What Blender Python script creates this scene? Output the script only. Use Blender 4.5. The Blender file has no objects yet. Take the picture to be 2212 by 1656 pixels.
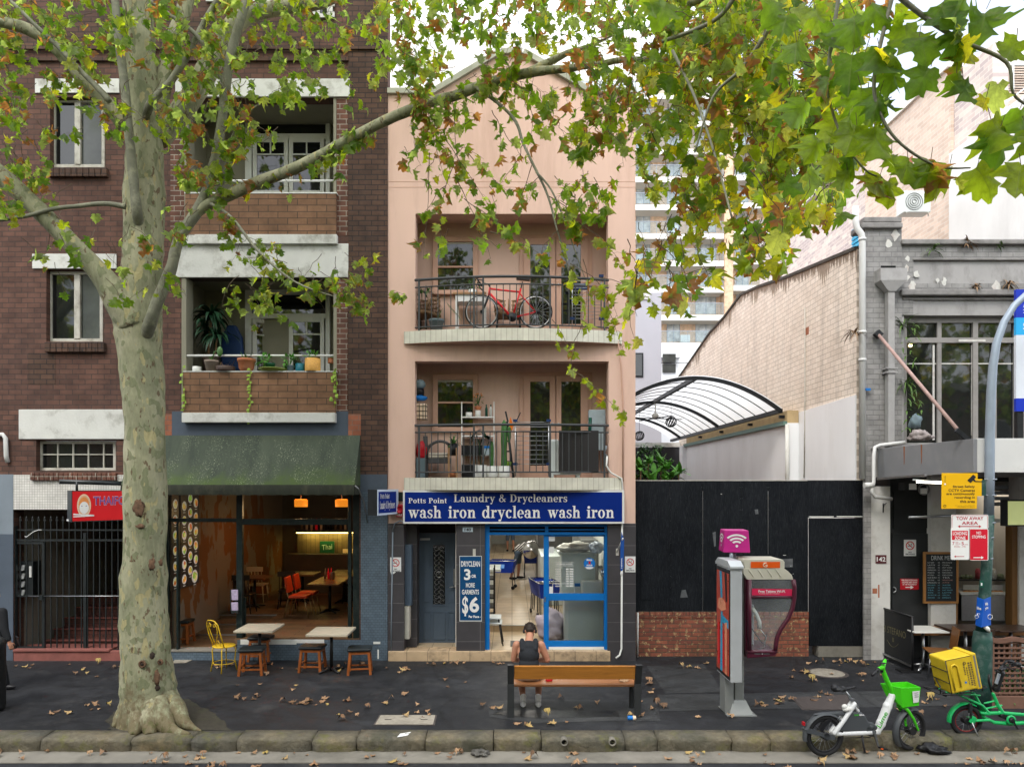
import bpy,math,random
import numpy as np
from mathutils import Vector,Matrix,noise as mnoise
R=math.radians
rng=random.Random(7)
nr=np.random.default_rng(11)
S=bpy.context.scene
COL=S.collection
# ---------------------------------------------------------------- camera, sky, sun, exposure
F,CX,CY,EH=1535.4,1105.5,1045.0,3.45  # survey constants: focal length and horizon of the street survey
cam=bpy.data.objects.new('camera',bpy.data.cameras.new('camera'));COL.objects.link(cam)
cam.location=(0,0,EH);cam.rotation_euler=(R(90),0,0)
cam.data.sensor_width=36.0;cam.data.lens=25.0
cam.data.shift_y=(CY-828.0)/2211.0
cam.data.clip_start=0.05;cam.data.clip_end=600
S.camera=cam
S.render.resolution_x,S.render.resolution_y=1024,766
w=bpy.data.worlds.new('World');S.world=w;w.use_nodes=True
nt=w.node_tree;nt.nodes.clear()
def nd(t,kind,**kw):
 n=t.nodes.new(kind)
 for k,v in kw.items():
  if k.startswith('i_'):
   n.inputs[k[2:].replace('_',' ')].default_value=v
  else:setattr(n,k,v)
 return n
def lk(t,a,ao,b,bi):t.links.new(a.outputs[ao],b.inputs[bi])
out=nd(nt,'ShaderNodeOutputWorld');bg=nd(nt,'ShaderNodeBackground');bg.inputs['Strength'].default_value=0.12
SUN_EL,SUN_AZ=R(52),R(205)
sky=nd(nt,'ShaderNodeTexSky');sky.sky_type='NISHITA';sky.sun_disc=False
sky.sun_elevation=SUN_EL;sky.sun_rotation=SUN_AZ;sky.dust_density=2.0
tc=nd(nt,'ShaderNodeTexCoord');nz=nd(nt,'ShaderNodeTexNoise');nz.inputs['Scale'].default_value=3.2;nz.inputs['Detail'].default_value=7
cr=nd(nt,'ShaderNodeValToRGB');cr.color_ramp.elements[0].position=0.4;cr.color_ramp.elements[1].position=0.56
cr.color_ramp.elements[0].color=(0.3,0.3,0.3,1)
mx=nd(nt,'ShaderNodeMix',data_type='RGBA');mx.inputs[7].default_value=(12.6,12.9,13.4,1)
lk(nt,tc,'Generated',nz,'Vector')
dt=nd(nt,'ShaderNodeVectorMath',operation='DOT_PRODUCT');lk(nt,tc,'Generated',dt,0);dt.inputs[1].default_value=Vector((.52,1,.56)).normalized()  # a thinner place in the cloud
mr_=nd(nt,'ShaderNodeMapRange');mr_.inputs[1].default_value=.975;mr_.inputs[2].default_value=.998;mr_.inputs[4].default_value=-.3;lk(nt,dt,'Value',mr_,0)
sm0=nd(nt,'ShaderNodeMath',operation='ADD');lk(nt,nz,'Fac',sm0,0);lk(nt,mr_,0,sm0,1);lk(nt,sm0,0,cr,'Fac');lk(nt,cr,'Color',mx,0);lk(nt,sky,'Color',mx,6)
lk(nt,mx,2,bg,'Color');lk(nt,bg,'Background',out,'Surface')
sl=bpy.data.lights.new('sun','SUN');sl.energy=1.1;sl.angle=R(18);sl.color=(1,0.965,0.91)
so=bpy.data.objects.new('sun',sl);COL.objects.link(so)
sd=Vector((math.sin(SUN_AZ)*math.cos(SUN_EL),math.cos(SUN_AZ)*math.cos(SUN_EL),math.sin(SUN_EL)))
so.rotation_euler=sd.to_track_quat('Z','Y').to_euler();so.location=(0,-5,30)
S.view_settings.view_transform='Standard';S.view_settings.look='None';S.view_settings.gamma=1.0
S.view_settings.exposure=0.95
S.render.engine='CYCLES'
S.cycles.max_bounces=7;S.cycles.diffuse_bounces=3;S.cycles.glossy_bounces=3;S.cycles.transparent_max_bounces=12
S.cycles.transmission_bounces=4;S.cycles.caustics_reflective=False;S.cycles.caustics_refractive=False
S.cycles.use_denoising=True
S.cycles.sample_clamp_indirect=6.0

# ---------------------------------------------------------------- survey helpers
def X(x,Y):return(x-CX)*Y/F
def Z(y,Y):return EH-(y-CY)*Y/F
def W(x,y,Y):return Vector((X(x,Y),Y,Z(y,Y)))

# ---------------------------------------------------------------- materials
MAT={}
def nodes_of(name):
 m=bpy.data.materials.new(name);m.use_nodes=True
 t=m.node_tree;t.nodes.clear()
 o=nd(t,'ShaderNodeOutputMaterial');b=nd(t,'ShaderNodeBsdfPrincipled')
 lk(t,b,'BSDF',o,'Surface');MAT[name]=m
 return m,t,b,o
def coords(t,mode):
 if mode=='world':return nd(t,'ShaderNodeNewGeometry').outputs['Position']
 return nd(t,'ShaderNodeTexCoord').outputs['Object']
def noise(t,co,scale,detail=4,rough=0.55,sc3=None):
 n=nd(t,'ShaderNodeTexNoise');n.inputs['Scale'].default_value=scale;n.inputs['Detail'].default_value=detail
 n.inputs['Roughness'].default_value=rough
 if sc3:
  mp=nd(t,'ShaderNodeMapping');mp.inputs['Scale'].default_value=sc3;t.links.new(co,mp.inputs['Vector']);co=mp.outputs['Vector']
 t.links.new(co,n.inputs['Vector'])
 return n.outputs['Fac']
def ramp(t,fac,stops):
 r=nd(t,'ShaderNodeValToRGB');e=r.color_ramp.elements
 while len(e)<len(stops):e.new(0.5)
 for k,(p,c)in enumerate(stops):
  e[k].position=p
  e[k].color=(*c,1)if not isinstance(c,(int,float))else(c,c,c,1)
 t.links.new(fac,r.inputs['Fac'])
 return r.outputs['Color']
def mix(t,fac,a,b,mode='MIX'):
 m=nd(t,'ShaderNodeMix',data_type='RGBA',blend_type=mode)
 for v,i in((fac,0),(a,6),(b,7)):
  if isinstance(v,(int,float)):m.inputs[i].default_value=v
  elif isinstance(v,tuple):m.inputs[i].default_value=(*v,1)
  else:t.links.new(v,m.inputs[i])
 return m.outputs[2]
def bump(t,b,h,strength,dist=0.01):
 n=nd(t,'ShaderNodeBump');n.inputs['Strength'].default_value=strength;n.inputs['Distance'].default_value=dist
 t.links.new(h,n.inputs['Height']);t.links.new(n.outputs['Normal'],b.inputs['Normal'])
def mul(c,k):return tuple(min(1,v*k)for v in c)
def M(name,col,rough=0.6,var=0.15,scale=6.0,bmp=0.0,metal=0.0,dirt=None,dscale=1.4,damt=0.5,mode='object',spec=0.3,emit=0.0,bscale=None,stretch=None,coat=0.0):
 """plain surface: base colour broken by two noises, optional stain colour with a shape of its own, optional bump"""
 if name in MAT:return MAT[name]
 m,t,b,o=nodes_of(name)
 co=coords(t,mode)
 n1=noise(t,co,scale,5,0.6,stretch)
 c=ramp(t,n1,[(0.25,mul(col,1-var)),(0.75,mul(col,1+var))])
 if dirt:
  n2=noise(t,co,dscale,6,0.7,stretch)
  c=mix(t,ramp(t,n2,[(0.5,0.0),(0.72,damt)]),c,dirt)
 t.links.new(c,b.inputs['Base Color'])
 b.inputs['Metallic'].default_value=metal;b.inputs['Specular IOR Level'].default_value=spec
 b.inputs['Coat Weight'].default_value=coat
 t.links.new(ramp(t,n1,[(0.2,max(0,rough-0.08)),(0.8,min(1,rough+0.08))]),b.inputs['Roughness'])
 if bmp:bump(t,b,noise(t,co,bscale or scale*8,4,0.6,stretch),bmp)
 if emit:
  t.links.new(c,b.inputs['Emission Color']);b.inputs['Emission Strength'].default_value=emit
 return m
def brick(name,c1,c2,mortar,bw=0.25,bh=0.1,msize=0.008,axis='x',dirt=(0.03,0.025,0.025),damt=0.55,dscale=0.5,patch=None,bmp=0.5,off=0.5,rough=0.85,streak=0.0,worn=0.0,mot=(0.72,1.25)):
 m,t,b,o=nodes_of(name)
 g=coords(t,'world');sx=nd(t,'ShaderNodeSeparateXYZ');t.links.new(g,sx.inputs[0])
 cb=nd(t,'ShaderNodeCombineXYZ');t.links.new(sx.outputs[0 if axis=='x' else 1],cb.inputs[0]);t.links.new(sx.outputs[2],cb.inputs[1])
 bt=nd(t,'ShaderNodeTexBrick');t.links.new(cb.outputs[0],bt.inputs['Vector'])
 bt.offset=off
 for k,v in(('Scale',1.0),('Mortar Size',msize),('Brick Width',bw),('Row Height',bh),('Mortar Smooth',0.2),('Bias',0.0)):bt.inputs[k].default_value=v
 bt.inputs['Color1'].default_value=(*c1,1);bt.inputs['Color2'].default_value=(*c2,1);bt.inputs['Mortar'].default_value=(*mortar,1)
 c=bt.outputs['Color']
 n1=noise(t,g,3.0,6,0.65)
 c=mix(t,1.0,c,ramp(t,n1,[(0.3,mot[0]),(0.7,mot[1])]),'MULTIPLY')
 if patch:c=mix(t,ramp(t,noise(t,g,2.2,5,0.7),[(0.52,0.0),(0.6,0.85)]),c,patch)
 if worn:c=mix(t,ramp(t,noise(t,g,9,5,0.75),[(0.56,0.0),(0.64,worn)]),c,(0.55,0.42,0.2))
 if dirt:c=mix(t,ramp(t,noise(t,g,dscale,7,0.7),[(0.5,0.0),(0.75,damt)]),c,dirt)
 if streak:c=mix(t,ramp(t,noise(t,g,1.0,6,0.7,(2.6,2.6,0.35)),[(0.52,0.0),(0.68,streak)]),c,(0.06,0.045,0.035))
 t.links.new(c,b.inputs['Base Color']);b.inputs['Roughness'].default_value=rough;b.inputs['Specular IOR Level'].default_value=0.3
 h=mix(t,0.35,ramp(t,bt.outputs['Fac'],[(0,1.0),(1,0.0)]),noise(t,g,60,4))
 bump(t,b,h,bmp,0.012)
 return m
def tiles(name,col,tw,th,grout,axis='xz',msize=0.004,rough=0.3,var=0.1,off=0.0,dirt=None,damt=0.4):
 m,t,b,o=nodes_of(name)
 g=coords(t,'world');sx=nd(t,'ShaderNodeSeparateXYZ');t.links.new(g,sx.inputs[0])
 cb=nd(t,'ShaderNodeCombineXYZ');ii={'x':0,'y':1,'z':2}
 t.links.new(sx.outputs[ii[axis[0]]],cb.inputs[0]);t.links.new(sx.outputs[ii[axis[1]]],cb.inputs[1])
 bt=nd(t,'ShaderNodeTexBrick');bt.offset=off;t.links.new(cb.outputs[0],bt.inputs['Vector'])
 for k,v in(('Scale',1.0),('Mortar Size',msize),('Brick Width',tw),('Row Height',th),('Mortar Smooth',0.1)):bt.inputs[k].default_value=v
 bt.inputs['Color1'].default_value=(*mul(col,1-var),1);bt.inputs['Color2'].default_value=(*mul(col,1+var),1);bt.inputs['Mortar'].default_value=(*grout,1)
 c=mix(t,1.0,bt.outputs['Color'],ramp(t,noise(t,g,4,5),[(0.3,0.86),(0.7,1.1)]),'MULTIPLY')
 if dirt:c=mix(t,ramp(t,noise(t,g,3,7,0.7),[(0.5,0.0),(0.7,damt)]),c,dirt)
 t.links.new(c,b.inputs['Base Color'])
 t.links.new(ramp(t,bt.outputs['Fac'],[(0,rough),(1,0.8)]),b.inputs['Roughness'])
 bump(t,b,ramp(t,bt.outputs['Fac'],[(0,1.0),(1,0.0)]),0.4,0.006)
 return m
def glass(name,refl=1.5,tint=(0.9,0.95,0.94),painted_refl=0.0):
 m,t,b,o=nodes_of(name);t.nodes.remove(b)
 tr=nd(t,'ShaderNodeBsdfTransparent');tr.inputs['Color'].default_value=(*tint,1)
 gl=nd(t,'ShaderNodeBsdfGlossy');gl.inputs['Roughness'].default_value=0.02;gl.inputs['Color'].default_value=(0.9,0.95,0.95,1)
 fr=nd(t,'ShaderNodeFresnel');fr.inputs['IOR'].default_value=refl
 mm=nd(t,'ShaderNodeMixShader');lk(t,fr,0,mm,0);lk(t,tr,0,mm,1);lk(t,gl,0,mm,2);sh_=mm
 if painted_refl:  # whitish sky reflection put into the pane as patchy white diffuse
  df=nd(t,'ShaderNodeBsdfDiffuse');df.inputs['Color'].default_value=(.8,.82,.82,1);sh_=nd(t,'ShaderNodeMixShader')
  t.links.new(ramp(t,noise(t,coords(t,'object'),2.5,5,.6),[(.3,painted_refl*.4),(.7,painted_refl)]),sh_.inputs[0]);lk(t,mm,0,sh_,1);lk(t,df,0,sh_,2)
 lk(t,sh_,0,o,'Surface')
 return m
def darkpane(name,col=(0.010,0.012,0.012),ior=1.62,rough=0.03):
 m,t,b,o=nodes_of(name);co=coords(t,'object')
 t.links.new(ramp(t,noise(t,co,1.5,4),[(0.3,mul(col,.6)),(0.7,mul(col,1.6))]),b.inputs['Base Color'])
 b.inputs['IOR'].default_value=ior;b.inputs['Roughness'].default_value=rough
 bump(t,b,noise(t,co,2.5,2),0.04,0.02)
 return m
def emitter(name,col,s):
 m,t,b,o=nodes_of(name);b.inputs['Base Color'].default_value=(*col,1)
 b.inputs['Emission Color'].default_value=(*col,1);b.inputs['Emission Strength'].default_value=s
 return m

 # ---------------------------------------------------------------- mesh builder
ORI={}
class MB:
 def __init__(s,m=None):
  s.v=[];s.f=[];s.mi=[];s.sm=[];s.mats=[];s.cur=0;s.gb=[]
  if m:s.mat(m)
 def mat(s,m):
  if isinstance(m,str):m=MAT[m]
  if m not in s.mats:s.mats.append(m)
  s.cur=s.mats.index(m);return s
 def add(s,verts,faces,smooth=False):
  o=len(s.v);s.gb.append((o,len(s.f)));s.v.extend(tuple(p)for p in verts)
  for f in faces:s.f.append(tuple(i+o for i in f));s.mi.append(s.cur);s.sm.append(smooth)
  return s
 def box(s,x0,x1,y0,y1,z0,z1):
  x0,x1=sorted((x0,x1));y0,y1=sorted((y0,y1));z0,z1=sorted((z0,z1))
  return s.add([(x0,y0,z0),(x1,y0,z0),(x1,y1,z0),(x0,y1,z0),(x0,y0,z1),(x1,y0,z1),(x1,y1,z1),(x0,y1,z1)],
  [(0,3,2,1),(4,5,6,7),(0,1,5,4),(1,2,6,5),(2,3,7,6),(3,0,4,7)])
 def px(s,x0,x1,y0,y1,Y,d):
  return s.box(X(x0,Y),X(x1,Y),Y,Y+d,Z(y1,Y),Z(y0,Y))
 def obox(s,c,size,rot=(0,0,0)):
  mtx=Matrix.Translation(c)@(rot if isinstance(rot,Matrix)else(Matrix.Rotation(rot[2],4,'Z')@Matrix.Rotation(rot[1],4,'Y')@Matrix.Rotation(rot[0],4,'X')))
  a,b,c2=size[0]/2,size[1]/2,size[2]/2
  n=len(s.v);s.box(-a,a,-b,b,-c2,c2)
  for i in range(n,len(s.v)):s.v[i]=tuple(mtx@Vector(s.v[i]))
  return s
 def tube(s,pts,r,n=8,cap=True,flat=1.0):
  pts=[Vector(p)for p in pts]
  if isinstance(r,(int,float)):r=[r]*len(pts)
  vs,fs=[],[];up=Vector((0,0,1));prev=None
  for i,p in enumerate(pts):
   d=(pts[min(i+1,len(pts)-1)]-pts[max(i-1,0)]).normalized()
   if prev is None:
    a=d.cross(up if abs(d.z)<0.95 else Vector((1,0,0))).normalized()
   else:
    a=(prev-d*prev.dot(d))
    a=a.normalized()if a.length>1e-6 else d.orthogonal().normalized()
   prev=a;b=d.cross(a)
   for k in range(n):
    an=2*math.pi*(k+0.5)/n
    vs.append(p+a*(math.cos(an)*r[i])+b*(math.sin(an)*r[i]*flat))
  for i in range(len(pts)-1):
   for k in range(n):
    k2=(k+1)%n;fs.append((i*n+k,i*n+k2,(i+1)*n+k2,(i+1)*n+k))
  s.add(vs,fs,n>4)
  if cap:
   o=len(s.v)-len(vs)
   s.f+=[tuple(o+k for k in reversed(range(n))),tuple(o+(len(pts)-1)*n+k for k in range(n))]
   s.mi+=[s.cur]*2;s.sm+=[False]*2
  return s
 def rod(s,a,b,r,n=8):return s.tube([a,b],r,n)
 def bar(s,a,b,w):return s.tube([a,b],w*0.7071,4)
 def lathe(s,prof,c=(0,0,0),n=20,mtx=None,smooth=True):
  vs,fs=[],[];c=Vector(c)
  for(r,z)in prof:
   for k in range(n):
    an=2*math.pi*k/n;p=Vector((r*math.cos(an),r*math.sin(an),z))
    vs.append((mtx@p if mtx else p)+c)
  for i in range(len(prof)-1):
   for k in range(n):
    k2=(k+1)%n;fs.append((i*n+k,i*n+k2,(i+1)*n+k2,(i+1)*n+k))
  return s.add(vs,fs,smooth)
 def prism(s,poly,o,u,v,d,smooth=False):
  """polygon (u,v pairs) in the plane o+u+v, extruded by vector d"""
  o,u,v,d=Vector(o),Vector(u),Vector(v),Vector(d);n=len(poly)
  a=[o+u*p[0]+v*p[1]for p in poly]
  return s.add(a+[p+d for p in a],[tuple(range(n)),tuple(reversed(range(n,2*n)))]+[(i,i+n,(i+1)%n+n,(i+1)%n)for i in range(n)],smooth)
 def ball(s,c,r,n=12,m=8,jit=0.0,mtx=None):
  if isinstance(r,(int,float)):r=(r,r,r)
  c=Vector(c);vs=[];
  for i in range(1,m):
   th=math.pi*i/m
   for k in range(n):
    a=2*math.pi*k/n;q=1+(rng.uniform(-jit,jit)if jit else 0)
    p=Vector((r[0]*math.sin(th)*math.cos(a)*q,r[1]*math.sin(th)*math.sin(a)*q,r[2]*math.cos(th)*q))
    vs.append((mtx@p if mtx else p)+c)
  for z in(r[2],-r[2]):
   p=Vector((0,0,z));vs.append((mtx@p if mtx else p)+c)
  fs=[]
  for i in range(m-2):
   for k in range(n):
    k2=(k+1)%n;fs.append((i*n+k,(i+1)*n+k,(i+1)*n+k2,i*n+k2))
  t,bt=(m-1)*n,(m-1)*n+1
  for k in range(n):
   k2=(k+1)%n;fs.append((t,k,k2));fs.append((bt,(m-2)*n+k2,(m-2)*n+k))
  return s.add(vs,fs,True)
 def torus(s,c,R0,r,ax='y',n=32,m=8,a0=0,a1=2*math.pi,mtx=None):
  c=Vector(c);full=abs(a1-a0-2*math.pi)<1e-6;pts=[]
  for k in range(n+1):
   a=a0+(a1-a0)*k/n;q={'y':(math.cos(a),0,math.sin(a)),'z':(math.cos(a),math.sin(a),0),'x':(0,math.cos(a),math.sin(a))}[ax]
   p=Vector(q)*R0;pts.append((mtx@p if mtx else p)+c)
  return s.tube(pts,r,m,cap=not full)
 def move(s,mtx,start=0):
  for i in range(start,len(s.v)):s.v[i]=tuple(mtx@Vector(s.v[i]))
  return s
 def each(s,name,parent,**kw):
  """every shape added becomes a part of its own"""
  g=s.gb+[(len(s.v),len(s.f))]
  for(a,b),(c,d)in zip(g[:-1],g[1:]):
   q=MB();q.mats=[s.mats[s.mi[b]]];q.v=s.v[a:c];q.f=[tuple(i-a for i in f)for f in s.f[b:d]];q.mi=[0]*(d-b);q.sm=s.sm[b:d];q.build(name,parent,**kw)
 def build(s,name,parent=None,label=None,cat=None,group=None,kind=None,bevel=0,weld=False):
  o3=ORI.get(parent.name,Vector())if parent is not None else None
  if parent is None:
   P=np.array(s.v);lo,hi=P.min(0),P.max(0);o3=Vector(((lo[0]+hi[0])/2,(lo[1]+hi[1])/2,lo[2]))
   if kind=='structure':o3=Vector()
  me=bpy.data.meshes.new(name)
  V=(np.array(s.v,dtype=np.float64)-np.array(o3)).tolist()
  me.from_pydata(V,[],s.f)
  for m in s.mats:me.materials.append(m)
  me.polygons.foreach_set('material_index',s.mi);me.polygons.foreach_set('use_smooth',s.sm)
  me.update()
  ob=bpy.data.objects.new(name,me);COL.objects.link(ob)
  if parent is not None:
   ob.parent=parent
  else:ob.location=o3
  ORI[ob.name]=o3.copy()
  props(ob,label,cat,group,kind)
  if bevel:
   md=ob.modifiers.new('bevel','BEVEL');md.width=bevel;md.segments=2;md.limit_method='ANGLE';md.angle_limit=R(40)
   md.harden_normals=False
  return ob
def props(o,label=None,cat=None,group=None,kind=None):
 if label:o['label']=label
 if cat:o['category']=cat
 if group:o['group']=group
 if kind:o['kind']=kind
def thing(name,label,cat,loc=(0,0,0),group=None):
 o=bpy.data.objects.new(name,None);COL.objects.link(o);o.location=loc;o.empty_display_size=0.1
 ORI[o.name]=Vector(loc);props(o,label,cat,group)
 return o
def dup(root,loc,rz=None,label=None,group=None):
 r=root.copy();COL.objects.link(r);r.location=loc
 if rz is not None:r.rotation_euler.z=rz
 if label:r['label']=label
 if group:r['group']=group
 def kids(a,b):
  for c in[k for k in ALLKIDS(a)]:
   d=c.copy();COL.objects.link(d);d.parent=b;kids(c,d)
 kids(root,r)
 return r
def ALLKIDS(a):return[o for o in COL.objects if o.parent==a]
def holes_wall(mb,x0,x1,z0,z1,holes,y,t):
 """wall sheet of thickness t with rectangular openings and their reveals"""
 xs=sorted({x0,x1,*[h[0]for h in holes],*[h[1]for h in holes]});zs=sorted({z0,z1,*[h[2]for h in holes],*[h[3]for h in holes]})
 xs=[v for v in xs if x0<=v<=x1];zs=[v for v in zs if z0<=v<=z1]
 def solid(i,j):
  if i<0 or j<0 or i>=len(xs)-1 or j>=len(zs)-1:return False
  cx,cz=(xs[i]+xs[i+1])/2,(zs[j]+zs[j+1])/2
  return not any(h[0]<cx<h[1]and h[2]<cz<h[3]for h in holes)
 for i in range(len(xs)-1):
  for j in range(len(zs)-1):
   if not solid(i,j):continue
   a,b,c,d=xs[i],xs[i+1],zs[j],zs[j+1]
   mb.add([(a,y,c),(b,y,c),(b,y,d),(a,y,d)],[(0,1,2,3)]);mb.add([(a,y+t,c),(a,y+t,d),(b,y+t,d),(b,y+t,c)],[(0,1,2,3)])
   for(di,dj,q)in((-1,0,[(a,c),(a,d)]),(1,0,[(b,d),(b,c)]),(0,-1,[(b,c),(a,c)]),(0,1,[(a,d),(b,d)])):
    if not solid(i+di,j+dj):
     (p,r_),(p2,r2)=q;mb.add([(p,y,r_),(p2,y,r2),(p2,y+t,r2),(p,y+t,r_)],[(0,1,2,3)])
 return mb

 # ---------------------------------------------------------------- lettering
_tc={}
def glyph_mesh(st,bold):
 k=(st,bold)
 if k not in _tc:
  cu=bpy.data.curves.new('txt','FONT');cu.body=st;cu.offset=bold;cu.resolution_u=3;cu.fill_mode='FRONT'
  ob=bpy.data.objects.new('txt',cu);COL.objects.link(ob);bpy.context.view_layer.update()
  me=bpy.data.meshes.new_from_object(ob.evaluated_get(bpy.context.evaluated_depsgraph_get()))
  v=[tuple(p.co)for p in me.vertices];f=[tuple(p.vertices)for p in me.polygons]
  bpy.data.objects.remove(ob);bpy.data.curves.remove(cu);bpy.data.meshes.remove(me)
  _tc[k]=(v,f)
 return _tc[k]
def text(mb,st,o,u,v,w=None,h=None,bold=0.012,align='l',lift=0.0):
 """letters fitted to width w and/or height h (metres), lower-left corner of the ink at o, running along u with up v"""
 vs,fs=glyph_mesh(st,bold)
 if not vs:return mb
 P=np.array(vs);lo,hi=P.min(0),P.max(0);sz=hi-lo
 sx=w/sz[0]if w else None;sy=h/sz[1]if h else None
 sx=sx or sy;sy=sy or sx
 o,u,v=Vector(o),Vector(u).normalized(),Vector(v).normalized()
 W_=sz[0]*sx;dx={'l':0,'c':-W_/2,'r':-W_}[align]
 nrm=u.cross(v)
 return mb.add([o+u*((p[0]-lo[0])*sx+dx)+v*((p[1]-lo[1])*sy)+nrm*lift for p in P],fs)
UX,UZ=Vector((1,0,0)),Vector((0,0,1))
def ptext(mb,st,x0,x1,y0,y1,Y,bold=0.012):
 """letters on a surface facing the street, filling a surveyed rectangle at depth Y"""
 return text(mb,st,W(x0,y1,Y),UX,UZ,X(x1,Y)-X(x0,Y),Z(y0,Y)-Z(y1,Y),bold)
 # broad-nib roman letters for the shop sign, x-height 1
def _ring(mb,cx,cy,rx,ry,tv,th,a0,a1,T,n=18):
 vs,fs=[],[]
 for k in range(n+1):
  a=R(a0+(a1-a0)*k/n);c,s_=math.cos(a),math.sin(a)
  vs+=[T(cx+rx*c,cy+ry*s_),T(cx+(rx-tv)*c,cy+(ry-th)*s_)]
 for k in range(n):fs.append((2*k,2*k+2,2*k+3,2*k+1))
 mb.add(vs,fs)
_b=lambda x,w=.5:('r',x-.02,0,x+w-.02,.09)
ROMAN={
'i':(.52,[('r',.13,0,.39,1),('r',0,0,.52,.09),('r',0,.9,.2,1),('e',.26,1.3,.17,.17)]),
'l':(.52,[('r',.13,0,.39,1.5),('r',0,0,.52,.09),('r',0,1.4,.2,1.5)]),
'r':(.78,[('r',.13,0,.39,1),('r',0,0,.54,.09),('r',0,.9,.2,1),('o',.66,.68,.3,.32,.16,.1,95,170),('e',.66,.84,.14,.15)]),
'n':(1.08,[('r',.13,0,.39,1),('r',0,0,.52,.09),('r',0,.9,.2,1),('o',.64,.66,.31,.35,.26,.12,0,165),('r',.69,0,.95,.67),('r',.57,0,1.07,.09)]),
'h':(1.08,[('r',.13,0,.39,1.5),('r',0,0,.52,.09),('r',0,1.4,.2,1.5),('o',.64,.66,.31,.35,.26,.12,0,165),('r',.69,0,.95,.67),('r',.57,0,1.07,.09)]),
'u':(1.08,[('r',.13,.3,.39,1),('r',0,.91,.2,1),('o',.42,.33,.29,.35,.26,.12,180,345),('r',.67,0,.93,1),('r',.55,.91,.8,1),('r',.9,0,1.05,.09)]),
'o':(.96,[('o',.46,.5,.46,.53,.27,.1,0,360)]),
'c':(.82,[('o',.44,.5,.44,.53,.27,.1,62,318),('e',.63,.83,.14,.15)]),
'e':(.86,[('o',.44,.5,.44,.53,.27,.1,0,316),('r',.2,.46,.87,.55)]),
'a':(.94,[('r',.52,.1,.78,.72),('o',.42,.68,.36,.35,.26,.11,0,150),('e',.2,.78,.14,.14),('o',.36,.28,.36,.3,.22,.09,20,340),('r',.74,0,.95,.09),('r',.6,0,.8,.16)]),
's':(.74,[('o',.36,.75,.33,.28,.2,.1,30,255),('o',.36,.28,.35,.3,.22,.1,-105,105),('o',.36,.28,.35,.3,.1,.09,180,270),('p',[(.08,.72),(.3,.42),(.66,.3),(.62,.46),(.28,.68)]),('r',.06,.02,.14,.32),('r',.58,.72,.66,1)]),
'd':(1.06,[('r',.66,0,.92,1.5),('o',.42,.5,.42,.53,.27,.1,25,335),('r',.54,1.4,.72,1.5),('r',.88,0,1.05,.09)]),
't':(.64,[('r',.15,.12,.41,1.3),('r',0,.9,.6,1),('o',.42,.22,.27,.24,.26,.11,180,320)]),
'w':(1.46,[('p',[(.06,.95),(.34,.95),(.58,.22),(.44,0),(.4,0)]),('p',[(.4,0),(.5,0),(.76,.95),(.68,.95)]),('p',[(.52,.95),(.84,.95),(1.06,.22),(.94,0),(.88,0)]),('p',[(.88,0),(.98,0),(1.36,.95),(1.26,.95)]),('r',-.02,.91,.44,1),('r',.5,.91,.94,1),('r',1.14,.91,1.5,1)]),
'y':(1.0,[('p',[(.08,.95),(.38,.95),(.62,.2),(.48,0)]),('p',[(.9,.95),(.8,.95),(.36,-.3),(.46,-.32)]),('r',-.02,.91,.48,1),('r',.66,.91,1.02,1),('e',.3,-.3,.17,.13)]),
'L':(1.1,[('r',.16,0,.44,1.45),('r',0,0,1.05,.1),('r',0,1.35,.62,1.45),('r',.96,0,1.05,.45)]),
'D':(1.3,[('r',.16,0,.44,1.45),('r',0,0,.6,.1),('r',0,1.35,.6,1.45),('o',.55,.725,.68,.725,.29,.1,-92,92)]),
'P':(1.12,[('r',.16,0,.44,1.45),('r',0,0,.6,.1),('r',0,1.35,.6,1.45),('o',.55,1.05,.5,.4,.27,.1,-92,92)]),
'&':(1.3,[('o',.52,1.12,.3,.34,.18,.1,0,360),('o',.46,.4,.44,.43,.24,.1,60,330),('p',[(.28,.98),(.5,1.0),(1.28,.08),(1.0,0)]),('p',[(.8,.18),(1.08,.62),(1.16,.58),(.88,.12)]),('r',.92,.56,1.3,.64)]),
' ':(.55,[]),
}
def roman(mb,st,o,u,v,w,h):
 """h is the height of a capital (1.45 units)"""
 tot=sum(ROMAN[c][0]+.09 for c in st)-.09;ky=h/1.45;kx=w/tot
 o,u,v=Vector(o),Vector(u).normalized(),Vector(v).normalized();nrm=u.cross(v);x=0;q=[0]
 for ch in st:
  wd,prs=ROMAN[ch]
  for p in prs:
   q[0]+=1;lift=nrm*(0.0004*(q[0]%9))
   T=lambda a,b:o+u*((x+a)*kx)+v*(b*ky)+lift
   if p[0]=='r':mb.add([T(p[1],p[2]),T(p[3],p[2]),T(p[3],p[4]),T(p[1],p[4])],[(0,1,2,3)])
   elif p[0]=='p':mb.add([T(*c)for c in p[1]],[tuple(range(len(p[1])))])
   elif p[0]=='e':mb.add([T(p[1]+p[3]*math.cos(a),p[2]+p[4]*math.sin(a))for a in[k*math.pi/7 for k in range(14)]],[tuple(range(14))])
   else:_ring(mb,p[1],p[2],p[3],p[4],p[5],p[6],p[7],p[8],T)
  x+=wd+.09
 return mb
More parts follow.
